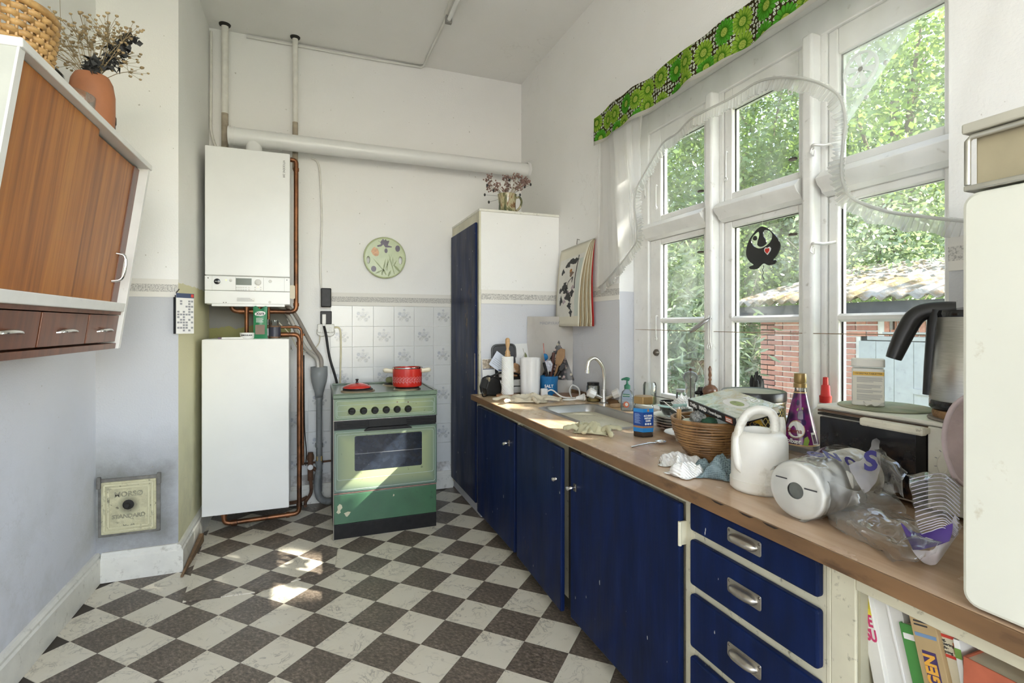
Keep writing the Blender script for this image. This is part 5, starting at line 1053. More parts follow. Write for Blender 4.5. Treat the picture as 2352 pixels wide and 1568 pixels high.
for k in range(26):
    a = rr.uniform(0, 2*PI); e = Vector((rr.uniform(-.15, .14), rr.uniform(-.06, .06), .15+rr.uniform(.0, .11)))
    st.tube(cr([(0, 0, .10), (e.x*.5, e.y*.5, .17), e], 3), .0012, 4, cap=False)
    for q in range(12): fl_.lathe([(0, -.005), (.006, 0), (.004, .006), (0, .005)], 5, e+Vector((rr.gauss(0, .012), rr.gauss(0, .012), rr.gauss(0, .009))))
st.obj('stems', M_stem, jg, 0, recalc=False)['kind'] = 'stuff'; fl_.obj('dried_flowers', P('dusty_mauve', (.30, .19, .16), .95, 0, .3, 60), jg, 50, recalc=False)['kind'] = 'stuff'
pd = B()
for (x, z) in ((-.19, .10), (-.155, .05), (-.115, .13), (.11, .10), (.15, .155), (.20, .17), (-.17, .165), (.02, .2)): pd.lathe([(0, -.012), (.006, -.006), (.007, .004), (0, .012)], 6, (x*.8, -.02, z*1.0+.03)); pd.tube([(0, 0, .12), (x*.8, -.02, z+.03)], .0009, 4, cap=False)
pd.obj('seed_pods', M_berry, jg, 50, recalc=False)['kind'] = 'stuff'

# ================================================================ base cabinets, worktop, sink
XF_, WZ, WT = .985, .80, .034
yu = lambda u: at(u, 900, X=.967).y
Yd = [3.17, yu(1098), yu(1182), yu(1187), yu(1303), yu(1310), yu(1563), yu(1583), yu(1883), yu(1905), yu(1950)]
Yd[1] = 3.125
bg = 'blue kitchen base cabinets under the worktop'
def unit(label, y1, y0):
    t = thing('base_cabinet', label, 'cabinet', (1.25, (y0+y1)/2, 0), 0, bg)
    B().box(XF_+.02, XR-.004, y0+.001, y1-.001, .09, WZ-WT-.001).obj('carcass', M_cream, t, 0, w=True)
    B().box(XF_+.06, XR-.01, y0+.002, y1-.002, 0, .09).obj('plinth', M_dark, t, 0, w=True)
    return t
def stile(t, ya, yb, z0=.065, z1=WZ-WT-.001): B().box(XF_, XF_+.02, min(ya, yb), max(ya, yb), z0, z1).obj('stile', M_cream, t, 0, .002, w=True)
def rail(t, ya, yb, z0, z1): B().box(XF_, XF_+.02, min(ya, yb), max(ya, yb), z0, z1).obj('rail', M_cream, t, 0, .002, w=True)
def lever(t, y, z, par): 
    B().box(XF_-.024, XF_-.018, y-.010, y+.010, z-.014, z+.016).obj('handle_plate', M_dmet, par, 0, .002, w=True)
    B().tube(cr([(XF_-.022, y, z+.004), (XF_-.040, y, z+.002), (XF_-.046, y+.012, z-.004), (XF_-.044, y+.034, z-.006)], 5), [.006]*8+[.007, .0075, .008, .008, .0075, .0065, .005, .003], 8, flat=.7).obj('handle', M_chr, par, 60, w=True)
def door(t, y1, y0, z0=.068, z1=.737, swing=0, name='door'):
    b = B().prism(rrect(y1-y0, z1-z0, .008, 3), -.019, 0, Matrix(((0, 0, 1, 0), (-1, 0, 0, -(y1-y0)/2), (0, 1, 0, (z0+z1)/2), (0, 0, 0, 1))))
    R_ = Matrix.Rotation(swing, 4, 'Z'); b.v = [tuple(R_ @ Vector(p)+Vector((XF_-.001, y1, 0))) for p in b.v]
    return b.obj(name, M_blue, t, 0, .005, w=True)
u1 = unit('narrow blue base cabinet next to the tall larder', 3.188, (Yd[2]+Yd[3])/2)
stile(u1, 3.188, Yd[1]-.0); stile(u1, Yd[2], (Yd[2]+Yd[3])/2); rail(u1, 3.188, Yd[2], .738, WZ-WT-.001)
d = door(u1, Yd[1]-.002, Yd[2]+.002); lever(u1, Yd[2]+.075, .62, d)
u2 = unit('wide blue double door cabinet under the sink', (Yd[2]+Yd[3])/2, (Yd[6]+Yd[7])/2)
stile(u2, (Yd[2]+Yd[3])/2, Yd[3]); stile(u2, Yd[6], (Yd[6]+Yd[7])/2); rail(u2, Yd[3], Yd[6], .740, WZ-WT-.001)
B().box(XF_+.004, XF_+.02, Yd[5]-.02, Yd[4]+.03, .065, .74).obj('shadow_gap', M_dark, u2, 0, w=True)
d = door(u2, Yd[3]-.002, Yd[4]+.012, swing=math.radians(-2.2)); lever(u2, Yd[4]+.06, .60, d)
d = door(u2, Yd[5]-.002, Yd[6]+.004); lever(u2, Yd[5]-.045, .60, d)
for z in (.655, .17): B().box(XF_-.022, XF_+.004, Yd[6]-.004, Yd[6]+.003, z-.033, z+.033).cyl((XF_-.022, Yd[6]-.002, z-.034), (XF_-.022, Yd[6]-.002, z+.034), .0055, n=10).obj('hinge', M_cream, u2, 40, .001, w=True)
u3 = unit('blue chest of drawers with steel cup handles under the worktop', (Yd[6]+Yd[7])/2, (Yd[8]+Yd[9])/2)
stile(u3, (Yd[6]+Yd[7])/2, Yd[7]); stile(u3, Yd[8], (Yd[8]+Yd[9])/2); 
B().box(XF_+.001, XF_+.02, Yd[8], Yd[7], .065, WZ-WT-.001).obj('face_frame', M_cream, u3, 0, w=True)
M_pull = P('worn_steel_pull', (.46, .43, .38), .3, .95, .2, 25, .05, 80, ((.12, .10, .08), .6, 30, .6))
def cup(par, y, z):
    T = Matrix(((0, 0, -1, XF_-.0205), (-1, 0, 0, y), (0, 1, 0, z), (0, 0, 0, 1)))
    B().prism(rrect(.104, .036, .006), 0, .002, T).obj('back_plate', M_pull, par, 0, .001, w=True)
    def cf(u, q):
        x = (u-.5)*.084; e = math.sqrt(max(0, 1-abs(2*u-1)**3.2)); a = q*PI
        return (x, .013*e*math.cos(a)-.001, .002+.020*e*math.sin(a))
    B().grid(cf, 28, 12, T=T).obj('cup_pull', M_pull, par, 60, w=True)
    for sx in (-.046, .046): B().lathe([(0, .0035), (.003, .003), (.0036, .002)], 8, T=T @ Matrix.Translation((sx, .011, 0))).obj('screw', M_dmet, par, 40, w=True)
for z0, z1 in ((.680, .757), (.532, .655), (.362, .506), (.190, .336), (.075, .165)):
    d = door(u3, Yd[7]-.004, Yd[8]+.003, z0, z1, name='drawer'); cup(d, (Yd[7]+Yd[8])/2+.0, (z0+z1)/2+.004)
# open shelf unit
YS0, YS1 = -.25, (Yd[8]+Yd[9])/2
u4 = thing('open_shelf_unit', 'cream open shelf unit full of books at the near end of the worktop', 'shelf', (1.25, .3, 0))
stile(u4, YS1, Yd[10], 0.02); rail(u4, Yd[10], YS0, WZ-WT-.040, WZ-WT-.001)
M_shin = P('shelf_inside', (.40, .37, .26), .6, 0, .12, 6, 0, 60, ((.16, .13, .09), .6, 12, .6))
SZ = .415
B().box(XF_+.006, XR-.02, Yd[10]-.006, Yd[10]-.001, .05, WZ-WT-.04).obj('side_panel', M_shin, u4, 0, w=True)
B().box(XR-.02, XR-.003, YS0, YS1-.002, .05, WZ-WT-.002).obj('back_panel', M_shin, u4, 0, w=True)
B().box(XF_+.006, XR-.02, YS0, Yd[10]-.019, SZ-.02, SZ).obj('shelf_board', M_shin, u4, 0, w=True)
B().box(XF_+.006, XR-.02, YS0, Yd[10]-.019, .05, .07).obj('bottom_board', M_shin, u4, 0, w=True)
# worktop with the sink cut out
m, nt, b = new('worktop_laminate'); v = crd(nt, (22, 1.6, 22)); n = noi(nt, v, 1.6, 6, .65, .5)
c = ramp(nt, n, [(.3, (.52, .36, .20)), (.5, (.64, .47, .285)), (.7, (.72, .555, .36))])
c = mx(nt, ramp(nt, sep(nt, crd(nt))[1], [(.25, .75), (1.25, 0.)]), c, mx(nt, .35, (.40, .25, .19), c))
c = mx(nt, ramp(nt, noi(nt, crd(nt), 5, 5, .7), [(.55, 0.), (.85, .28)]), c, (.24, .13, .07))
put(nt, b, Base_Color=c, Roughness=ramp(nt, noi(nt, crd(nt), 6), [(.3, .17), (.7, .32)])); M_wt = m
M_wedge = P('worktop_edge', (.19, .102, .045), .45, 0, .35, 10, .1, 60, ((.05, .025, .012), .55, 16, .75), stretch=(1, .3, 1))
wt = thing('worktop', 'long wood laminate worktop with an inset sink', 'worktop', (1.26, 1.4, WZ-WT))
SK = (1.128, 1.468, 1.885, 2.545)
bm = bmesh.new(); es = []
hole = rrect(SK[1]-SK[0]-.012, SK[3]-SK[2]-.012, .055, 5, (SK[0]+SK[1])/2, (SK[2]+SK[3])/2)
for pts in ([(.950, -.4), (XR, -.4), (XR, 3.188), (.950, 3.188)], hole):
    vs_ = [bm.verts.new((x, y, WZ)) for x, y in pts]; es += [bm.edges.new((vs_[i], vs_[(i+1) % len(vs_)])) for i in range(len(vs_))]
bmesh.ops.triangle_fill(bm, use_beauty=True, edges=es)
r_ = bmesh.ops.extrude_face_region(bm, geom=list(bm.faces)); bmesh.ops.translate(bm, verts=[q for q in r_['geom'] if isinstance(q, bmesh.types.BMVert)], vec=(0, 0, -WT))
bmesh.ops.recalc_face_normals(bm, faces=bm.faces); me = bpy.data.meshes.new('top'); bm.transform(wt.matrix_basis.inverted()); bm.to_mesh(me); bm.free(); me.materials.append(M_wt)
q = bpy.data.objects.new('top', me); COL.objects.link(q); q.parent = wt
B().box(.944, .9502, -.4, 3.188, WZ-WT, WZ-.0005).obj('front_edge', M_wedge, wt, 0, .001, w=True)
B().box(XR-.016, XR-.001, O1, 3.187, WZ, WZ+.03).obj('backsplash_strip', M_wedge, wt, 0, .002, w=True)
M_chp = P('chipped_edge', (.02, .012, .008), .9)
for y in (.86, 1.02, .93): B().prism([(-.022, 0), (-.008, .004), (.012, .0045), (.024, 0)], 0, .0006, Matrix(((0, 0, -1, .944), (-1, 0, 0, y), (0, -1, 0, WZ-.001), (0, 0, 0, 1)))).obj('chip', M_chp, wt, 0, w=True)
sk = thing('sink', 'inset stainless steel sink basin in the worktop', 'sink', ((SK[0]+SK[1])/2, (SK[2]+SK[3])/2, WZ-.16))
M_steel = P('sink_steel', (.38, .37, .355), .34, .95, .10, 6, .04, 40, ((.20, .14, .10), .60, 9, .55))
bs = B(); W_, L_ = SK[1]-SK[0], SK[3]-SK[2]; rings = []
prof = [(0.012, .0008, .062), (0.0, .004, .058), (-.012, .0045, .05), (-.016, .0, .05), (-.022, -.05, .055), (-.034, -.135, .06), (-.06, -.155, .06), (-.12, -.160, .04)]
V = []; n_ = None
for off, z, r in prof:
    pts = rrect(W_+2*off, L_+2*off, max(.02, r), 6); n_ = len(pts); V += [((SK[0]+SK[1])/2+x, (SK[2]+SK[3])/2+y, WZ+z) for x, y in pts]
bs.add(V, [(i*n_+k, i*n_+(k+1) % n_, (i+1)*n_+(k+1) % n_, (i+1)*n_+k) for i in range(len(prof)-1) for k in range(n_)]+[tuple(range((len(prof)-1)*n_, len(prof)*n_))])
bs.obj('basin', M_steel, sk, 60, w=True)
B().lathe([(0, .004), (.02, .004), (.032, .002), (.034, 0)], 24, (1.30, 2.21, WZ-.160)).obj('drain', M_steel, sk, 60, w=True)
for k in range(4): B().box(1.270+.013*k, 1.276+.013*k, SK[3]-.026, SK[3]-.0225, WZ-.062, WZ-.040).obj('overflow_slot', M_dark, sk, 0, w=True)
fx, fy = 1.525, 2.52
ft_ = thing('tap', 'chrome swan neck mixer tap with two clear knobs', 'tap', (fx, fy, WZ), face(fx, fy)); M_wtap = P('scaled_chrome', (.66, .64, .60), .22, .9, .12, 20, 0, 60, ((.75, .74, .70), .55, 16, .6))
B().lathe([(0, 0), (.030, 0), (.030, .008), (.020, .014), (.017, .05), (.015, .085), (.0, .088)], 24).obj('base', M_wtap, ft_, 50)
B().tube(cr([(0, 0, .07), (.002, 0, .15), (-.010, -.01, .215), (-.045, -.03, .258), (-.078, -.05, .250), (-.090, -.058, .215), (-.091, -.059, .19)], 8), .0105, 12).obj('spout', M_wtap, ft_, 60)
B().cyl((-.091, -.059, .197), (-.091, -.059, .178), .0145, n=14).obj('aerator', M_chr, ft_, 50)
M_kn = P('clear_knob', (.74, .72, .68), .12, 0, .08, 30, 0, 60, None, .5)
for s in (-1, 1):
    a = Vector((s*.012, -.01, .035)); e = Vector((s*.058, -.025, .058)); dv = (e-a).normalized()
    arm = B().cyl(a, e, .010, n=12).obj('arm', M_wtap, ft_, 50)
    B().tube([e-dv*.010, e-dv*.006, e+dv*.030, e+dv*.036], [.018, .025, .027, .016], 8).obj('knob', M_kn, arm, 30)
# ================================================================ fridge, oven and what stands on it
M_fr = P('fridge_enamel', (.70, .70, .61), .35, 0, .04, 3, 0, 60, ((.36, .28, .14), .66, 14, .65))
M_alu = P('brushed_trim', (.50, .49, .43), .3, .8, .1, 20); M_bei = P('beige_compartment', (.36, .31, .20), .55, 0, .07, 14)
fg = thing('fridge', 'old cream white tabletop fridge standing on the near end of the worktop', 'fridge', (1.22, .22, WZ))
FX, FY0, FY1, FZ1 = .952, -.08, .503, 1.556
B().box(FX+.035, 1.50, FY0, FY1-.004, WZ+.004, FZ1-.012).obj('cabinet', M_fr, fg, 0, .004, w=True)
fdoor = B().prism(rrect(FY1-FY0, 1.447-WZ-.004, .022, 5), 0, .034, Matrix(((0, 0, 1, FX), (-1, 0, 0, (FY0+FY1)/2), (0, 1, 0, (WZ+.004+1.447)/2), (0, 0, 0, 1)))).obj('door', M_fr, fg, 0, .006, w=True)
B().box(FX-.004, FX+.05, FY0, FY1-.004, 1.449, 1.458).obj('trim_strip', M_alu, fg, 0, .002, w=True)
B().box(FX+.014, FX+.05, FY0, FY1-.012, 1.458, 1.536).obj('compartment_front', M_bei, fg, 0, .002, w=True)
pts = [(FX+.004, FY0, 1.460), (FX+.004, FY1-.006, 1.460), (FX+.004, FY1-.006, 1.534), (FX+.004, FY0, 1.534)]
B().tube([pts[1], pts[1][:2]+(1.528,), (FX+.004, FY1-.012, 1.534), pts[3]], .0045, 8).obj('frame_trim', M_alu, fg, 60, w=True)
B().box(FX-.002, 1.50, FY0, FY1, 1.540, FZ1).obj('top_plate', P('fridge_top', (.45, .43, .35), .45, 0, .06, 8), fg, 0, .003, w=True)
ov = thing('mini_oven', 'small black and white tabletop oven under the kettle', 'oven', (1.45, .80, WZ))
OX, OY0, OY1, OVZ = 1.340, .56, 1.055, 1.018
M_ovw = P('oven_cream', (.70, .68, .60), .38, 0, .05, 8, 0, 60, ((.30, .22, .12), .66, 18, .6))
B().box(OX+.012, XR-.006, OY0, OY1, WZ+.012, OVZ-.008).obj('casing', M_ovw, ov, 0, .004, w=True)
B().box(OX-.002, XR-.004, OY0, OY1+.004, OVZ-.010, OVZ).obj('top_plate', M_ovw, ov, 0, .003, w=True)
for k in range(2): B().box(OX-.001, OX+.012, .775, OY1+.002, OVZ-.020-.009*k, OVZ-.014-.009*k).obj('trim_groove', M_dark if k else P('brown_trim', (.12, .07, .04), .4), ov, 0, .001, w=True)
m, nt, b = new('sooty_oven_glass'); v = crd(nt); z = sep(nt, v)[2]
f = ma(nt, 'MULTIPLY', ramp(nt, z, [(.03, 1.), (.16, 0.)]), ramp(nt, noi(nt, v, 26, 6, .7), [(.42, 0.), (.66, 1.)]))
put(nt, b, Base_Color=mx(nt, f, (.010, .010, .014), (.11, .065, .035)), Roughness=.16); 
odr = B().box(OX, OX+.014, .800, OY1-.004, WZ+.020, OVZ-.034).obj('glass_door', m, ov, 0, .002, w=True)
for k in range(34): B().box(OX-.001, OX+.013, .780, .796, WZ+.026+.0048*k, WZ+.0282+.0048*k).obj('vent_slot', M_wedge, ov, 0, w=True) if k % 1 == 0 else None
B().box(OX-.002, OX+.013, .778, .800, WZ+.020, OVZ-.034).obj('vent_strip', M_cblk, ov, 0, w=True)
M_hd = P('chipped_handle', (.68, .65, .54), .45, 0, .06, 20, .1, 60, ((.10, .06, .03), .60, 60, .8))
B().box(OX-.035, OX-.015, .765, .915, .985, 1.006).obj('handle', M_hd, ov, 0, .006, w=True); B().box(OX-.03, OX+.005, .770, .785, .988, 1.002).box(OX-.03, OX+.005, .895, .910, .988, 1.002).obj('handle_bracket', M_hd, ov, 0, .002, w=True)
cpn = B().box(OX, OX+.014, OY0, .776, WZ+.014, OVZ-.012).obj('control_panel', M_ovw, ov, 0, .003, w=True)
TK = Matrix(((0, 0, -1, OX), (-1, 0, 0, .715), (0, 1, 0, .925), (0, 0, 0, 1)))
kn = B().lathe([(.036, 0), (.036, .010), (.033, .014), (0, .014)], 32, T=TK).obj('knob', M_ovw, cpn, 40, w=True); B().box(-.007, .007, -.034, .034, .012, .024, T=TK @ Matrix.Rotation(-.5, 4, 'Z')).obj('knob_grip', M_ovw, kn, 0, .004, w=True)
b = B()
for k in range(11): a = -2.2+.44*k; b.box(-.0008, .0008, .042, .047, 0, .0006, T=TK @ Matrix.Rotation(a, 4, 'Z'))
b.obj('dial_marks', M_greyp, cpn, 0, w=True)
for x, y in ((OX+.03, OY0+.04), (OX+.03, OY1-.04), (XR-.04, OY0+.04), (XR-.04, OY1-.04)): B().cyl((x, y, WZ), (x, y, WZ+.013), .012, n=12).obj('foot', M_blk, ov, 40, w=True)
def mat_disc(name, lab, cat, loc, r, h, mt, rim=.003):
    o = B().lathe([(0, 0), (r, 0), (r+.002, h*.5), (r, h), (r-rim, h+.0005), (0, h)], 40).obj(name, mt, None, 50); o.location = loc; return tag(o, lab, cat)
mat_disc('place_mat', 'round worn green mat under the tablet tub', 'mat', (1.452, .945, OVZ), .108, .004, P('felt_green', (.30, .33, .22), .9, 0, .25, 14, .3, 80, ((.42, .36, .26), .5, 10, .7)))
mat_disc('cork_trivet', 'thin grey trivet beneath the cork mat on the oven', 'trivet', (1.445, .715, OVZ), .105, .006, P('grey_cork', (.22, .19, .16), .9, 0, .25, 40))
mat_disc('cork_mat', 'thick round cork mat under the kettle', 'mat', (1.445, .715, OVZ+.0065), .096, .017, P('cork', (.24, .135, .06), .9, 0, .35, 50, .6, 90, ((.05, .025, .012), .55, 60, .8)), .006)
# kettle
kx, ky, kz = 1.435, .735, OVZ+.0245
kt = thing('kettle', 'brushed steel electric kettle with black hooked handle on the cork mats', 'kettle', (kx, ky, kz), face(kx, ky))
m, nt, b = new('brushed_steel'); v = crd(nt, (1, 1, 26)); put(nt, b, Base_Color=ramp(nt, noi(nt, v, 30, 3), [(.3, (.40, .39, .36)), (.7, (.52, .51, .48))]), Metallic=1., Roughness=.30, Anisotropic=.6); M_br = m
B().lathe([(.072, .022), (.080, .022), (.081, .028), (.066, .222), (.062, .224)], 48).obj('body', M_br, kt, 60)
B().lathe([(0, 0), (.076, 0), (.081, .005), (.081, .021), (.078, .024), (0, .024)], 40).obj('base', M_blk, kt, 50)
B().lathe([(.0665, .218), (.0675, .226), (.064, .234), (.02, .241), (0, .241)], 40).obj('lid', M_blk, kt, 50)
B().prism([(.05, -.022), (.095, 0), (.05, .022)], .185, .222).obj('spout', M_br, kt, 0, .006)
M_kh = P('kettle_black', (.012, .012, .013), .32)
hb_ = [(-.03, .238), (-.075, .236), (-.105, .222), (-.125, .185), (-.140, .145), (-.150, .115)]
def hnd(u, q):
    i = cr([(x, 0, z) for x, z in hb_], 8); p = i[min(len(i)-1, int(round(u*(len(i)-1))))]
    j = max(1, min(len(i)-2, int(round(u*(len(i)-1))))); tn = (i[j+1]-i[j-1]).normalized(); nn = Vector((tn.z, 0, -tn.x)); a = 2*PI*q
    wd = .017*(1+.25*math.sin(u*PI)); ht = .016
    return p+nn*(math.cos(a)*wd)*-1+Vector((0, math.sin(a)*ht, 0))
b = B().grid(lambda q, u: hnd(u, q), 14, 40, cu=True); n0 = 14; b.f.append(tuple(range(n0))); b.f.append(tuple(range(40*n0, 41*n0))); b.m += [0, 0]; b.obj('handle', M_kh, kt, 50, .0)
B().tube([(-.062, 0, .235), (-.070, -.002, .19), (-.0765, -.002, .10), (-.081, -.002, .03)], [.020, .016, .014, .012], 12).obj('handle_spine', M_kh, kt, 60)
# tablet tub
tx, ty = 1.418, .968
tb = thing('tablet_tub', 'white flip-top tablet tub with yellow striped label beside the kettle', 'tub', (tx, ty, OVZ+.0045), face(tx, ty)+.04)
M_tub = P('tub_white', (.72, .71, .66), .35, 0, .03, 8)
B().prism(rrect(.074, .042, .012, 4), 0, .102).obj('tub', M_tub, tb, 30, .003); B().prism(rrect(.076, .044, .012, 4), .105, .128).obj('flip_lid', M_tub, tb, 30, .003)
B().box(-.035, .035, -.0216, -.0212, .012, .096).obj('label', P('label_paper', (.70, .68, .60), .6), tb, 0)
B().box(-.035, .035, -.0222, -.0216, .083, .093).obj('yellow_stripe', P('yellow_print', (.72, .45, .08), .5), tb, 0)
text('+50 EKSTRA TABLETTER', .0058, M_ink, tb, fr((0, -.0224, .088), (1, 0, 0), (0, 0, 1)))
b = B(); rr = random.Random(4)
for k in range(22):
    if k in (5, 6, 11, 15): continue
    b.box(-.026, .032-rr.random()*.006-(.02 if k in (4, 10, 14, 21) else 0), -.0221, -.0216, .078-.0029*k-.001, .078-.0029*k)
b.obj('fine_print', M_greyp, tb, 0)
B().tube(cr([(-.01, -.021, .012), (-.004, -.030, .002), (.006, -.027, .006), (.014, -.030, .002), (.026, -.022, .006)], 4), .0035, 6, flat=.3).obj('torn_strip', M_pap, tb, 60)
# pot holder
ph = thing('pot_holder', 'quilted pink grey pot holder hanging beside the oven', 'pot holder', (1.236, .612, .935), face(1.236, .612))
M_ph = P('quilted_cotton', (.42, .33, .32), .95, 0, .15, 20, .6, 60); M_phe = P('pink_piping', (.55, .45, .46), .9, 0, .1, 20)
pts = [tuple(q[:2]) for q in cr([(x, y, 0) for x, y in ((0, .09), (-.045, .06), (-.062, 0), (-.055, -.06), (-.03, -.10), (.05, -.10), (.06, 0), (.045, .07))], 5, True)]
B().prism(pts, -.004, .004, fr((0, 0, .085), (1, 0, 0), (0, 0, 1))).obj('pad', M_ph, ph, 30, .002); B().tube([(x, 0, y+.085) for x, y in pts], .006, 7, closed=True).obj('piping', M_phe, ph, 60)
B().tube([(0, 0, .175), (0, .0, .21), (.012, -.0, .175)], .002, 5).obj('loop', M_phe, ph, 60)

# ================================================================ things along the worktop, far to near
def put_(u, v, z=WZ): p = at(u, v, Z=z); return (p.x, p.y, z)
# panini grill
gr_ = thing('contact_grill', 'black and silver contact grill at the far end of the worktop', 'grill', (1.15, 3.12, WZ))
M_slv = P('silver_plastic', (.62, .61, .58), .3, .4, .05, 8)
gx0, gx1, gy0, gy1 = 1.005, 1.292, 3.052, 3.180
B().box(gx0+.09, gx1, gy0, gy1, WZ+.012, WZ+.052).obj('lower_front', M_slv, gr_, 0, .006, w=True); B().box(gx0+.09, gx1, gy0-.002, gy1, WZ+.057, WZ+.098).obj('upper_front', M_slv, gr_, 0, .006, w=True)
B().box(gx0+.085, gx1, gy0+.012, gy1-.004, WZ+.05, WZ+.060).box(gx0+.085, gx1, gy0+.01, gy1-.004, WZ+.098, WZ+.112).obj('plates', M_cblk, gr_, 0, .002, w=True)
B().prism([(gx0, WZ+.008), (gx0+.09, WZ), (gx0+.10, WZ+.05), (gx0+.085, WZ+.105), (gx0+.045, WZ+.125), (gx0+.01, WZ+.105), (gx0-.008, WZ+.05)], gy0-.012, gy1, Matrix(((1, 0, 0, 0), (0, 0, 1, 0), (0, 1, 0, 0), (0, 0, 0, 1)))).obj('hinge_block', M_cblk, gr_, 0, .008, w=True)
B().tube(cr([(gx0+.03, gy0+.02, WZ+.118), (gx0+.10, gy0+.0, WZ+.145), (gx0+.2, gy0+.01, WZ+.135), (gx0+.24, gy0+.06, WZ+.118)], 6), .006, 8).obj('lid_handle', M_cblk, gr_, 60, w=True)
for k in range(3): B().cyl((gx0+.015, gy0-.012, WZ+.098+.008*k), (gx0+.015, gy0+.03, WZ+.098+.008*k), .006, n=10).obj('spring', P('brass_spring', (.5, .42, .28), .35, .8), gr_, 50, w=True)
B().tube(cr([(gx0+.05, gy0+.02, WZ+.125), (gx0-.02, gy0+.0, WZ+.118), (.952, 2.99, WZ+.085), (.946, 2.96, WZ+.045), (.958, 2.97, WZ+.012), (gx0+.01, gy0-.005, WZ+.010)], 6), .004, 7).obj('cord', M_blk, gr_, 60, w=True)
def leaf(name, lab, cat, u0, v0, u1, v1, Y, rot, mt, th=.0015, dec=None):
    a, e = at(u0, v0, Y=Y), at(u1, v1, Y=Y); c = (a+e)/2; w_, h_ = abs(a.x-e.x), abs(a.z-e.z)
    t = thing(name, lab, cat, (c.x, Y, c.z-h_/2)); T = fr((c.x, Y, c.z), (math.cos(rot), 0, math.sin(rot)), (-math.sin(rot), .12, math.cos(rot)))
    B().prism([(-w_/2, -h_/2), (w_/2, -h_/2), (w_/2, h_/2), (-w_/2, h_/2)], 0, th, T).obj('sheet', mt, t, 0, w=True)
    return t, T, w_, h_
t = thing('baking_tray', 'black oven tray leaning on the larder behind the kitchen roll', 'tray', (1.17, 3.175, .92)); a, e = at(1131, 792, Y=3.175), at(1184, 862, Y=3.175)
B().prism(rrect(e.x-a.x, a.z-e.z, .03, 4), 0, .004, fr(((a.x+e.x)/2, 3.176, (a.z+e.z)/2), (1, 0, .04), (0, 0, 1))).obj('base', P('tray_dark', (.05, .05, .055), .4), t, 0, w=True)
B().tube([(Matrix.Translation((0, 0, 0)) @ fr(((a.x+e.x)/2, 3.172, (a.z+e.z)/2), (1, 0, .04), (0, 0, 1))) @ Vector((x, y, 0)) for x, y in rrect(e.x-a.x, a.z-e.z, .03, 4)], .007, 8, closed=True).obj('rim', P('tray_rim', (.09, .09, .09), .35, .4), t, 60, w=True)
t, T, w_, h_ = leaf('recipe_card', 'white recipe card with a green leaf drawing behind the white jug', 'card', 1184, 789, 1218, 862, 3.165, .03, M_pap)
B().prism([(.010, .02), (.018, .05), (.030, .03), (.034, .0), (.026, .004)], .0016, .002, T).obj('leaf_drawing', P('leaf_print', (.20, .22, .10), .6), t, 0, w=True); B().tube([T @ Vector((.005, .075, .002)), T @ Vector((.012, .04, .002)), T @ Vector((-.012, -.01, .002))], .0012, 5).obj('twig_drawing', M_stem, t, 60, w=True)
t, T, w_, h_ = leaf('leaflet', 'tilted pale blue leaflet on the contact grill', 'leaflet', 1129, 812, 1160, 848, 3.10, -.62, P('pale_blue_paper', (.62, .66, .74), .7))
b = B(); [b.box(-w_*.35, w_*.3, -h_*.3+.012*k, -h_*.3+.012*k+.002, .0015, .002, T=T) for k in range(4)]; b.obj('print', M_greyp, t, 0, w=True)
t, T, w_, h_ = leaf('magazine', 'food magazine standing on edge at the far end', 'magazine', 1107, 824, 1136, 868, 3.165, .02, M_pap, .004)
B().box(-w_/2+.004, w_/2-.004, .0, h_/2-.004, .004, .0045, T=T).obj('cover_photo', P('food_photo', (.40, .33, .25), .4, 0, .8, 60), t, 0, w=True); B().box(-w_/2+.004, w_/2-.004, -.006, -.001, .004, .0046, T=T).obj('blue_rule', M_navy, t, 0, w=True)
t = thing('yoghurt_tub', 'small white tub with blue oval label on the contact grill', 'tub', (1.135, 3.10, WZ+.113)); B().lathe([(0, 0), (.030, 0), (.037, .050), (.039, .052), (.0, .052)], 24).obj('tub', M_wh, t, 50)
B().lathe([(.0375, .042), (.0388, .048)], 24).obj('blue_band', P('blue_print', (.03, .08, .32), .4), t, 60); B().tube([(.012*math.cos(a), -.0355-.0006, .025+.008*math.sin(a)) for a in [2*PI*k/20 for k in range(20)]], .001, 5, closed=True).obj('oval_logo', P('blue_print2', (.03, .08, .32), .4), t, 60)
def lump(name, lab, cat, loc, sx, sy, sz, mt, seed, rough=.35, fq=2.2, n=26, rz=0, sub=0):
    def fn(u, q):
        a = 2*PI*u; ph_ = PI*(q*.97+.015); d_ = Vector((math.sin(ph_)*math.cos(a), math.sin(ph_)*math.sin(a), -math.cos(ph_)))
        k = 1+rough*(nz(d_, fq, seed)+.5*nz(d_, fq*2.3, seed+5)+.3*nz(d_, fq*5, seed+9))
        p = d_*k; return (p.x*sx, p.y*sy, max(0, p.z+.75)*sz*.57)
    o = B().grid(fn, n, n, cu=True).obj(name, mt, None, 80, sub=sub); o.location = loc; o.rotation_euler = (0, 0, rz); return tag(o, lab, cat)
lump('bread_bag', 'clear bag with brown rolls between kitchen roll and white jug', 'bag', (1.215, 3.115, WZ+.113), .040, .03, .085, P('bread_in_film', (.42, .24, .12), .2, 0, .4, 30, .3, 40), 2, .25)
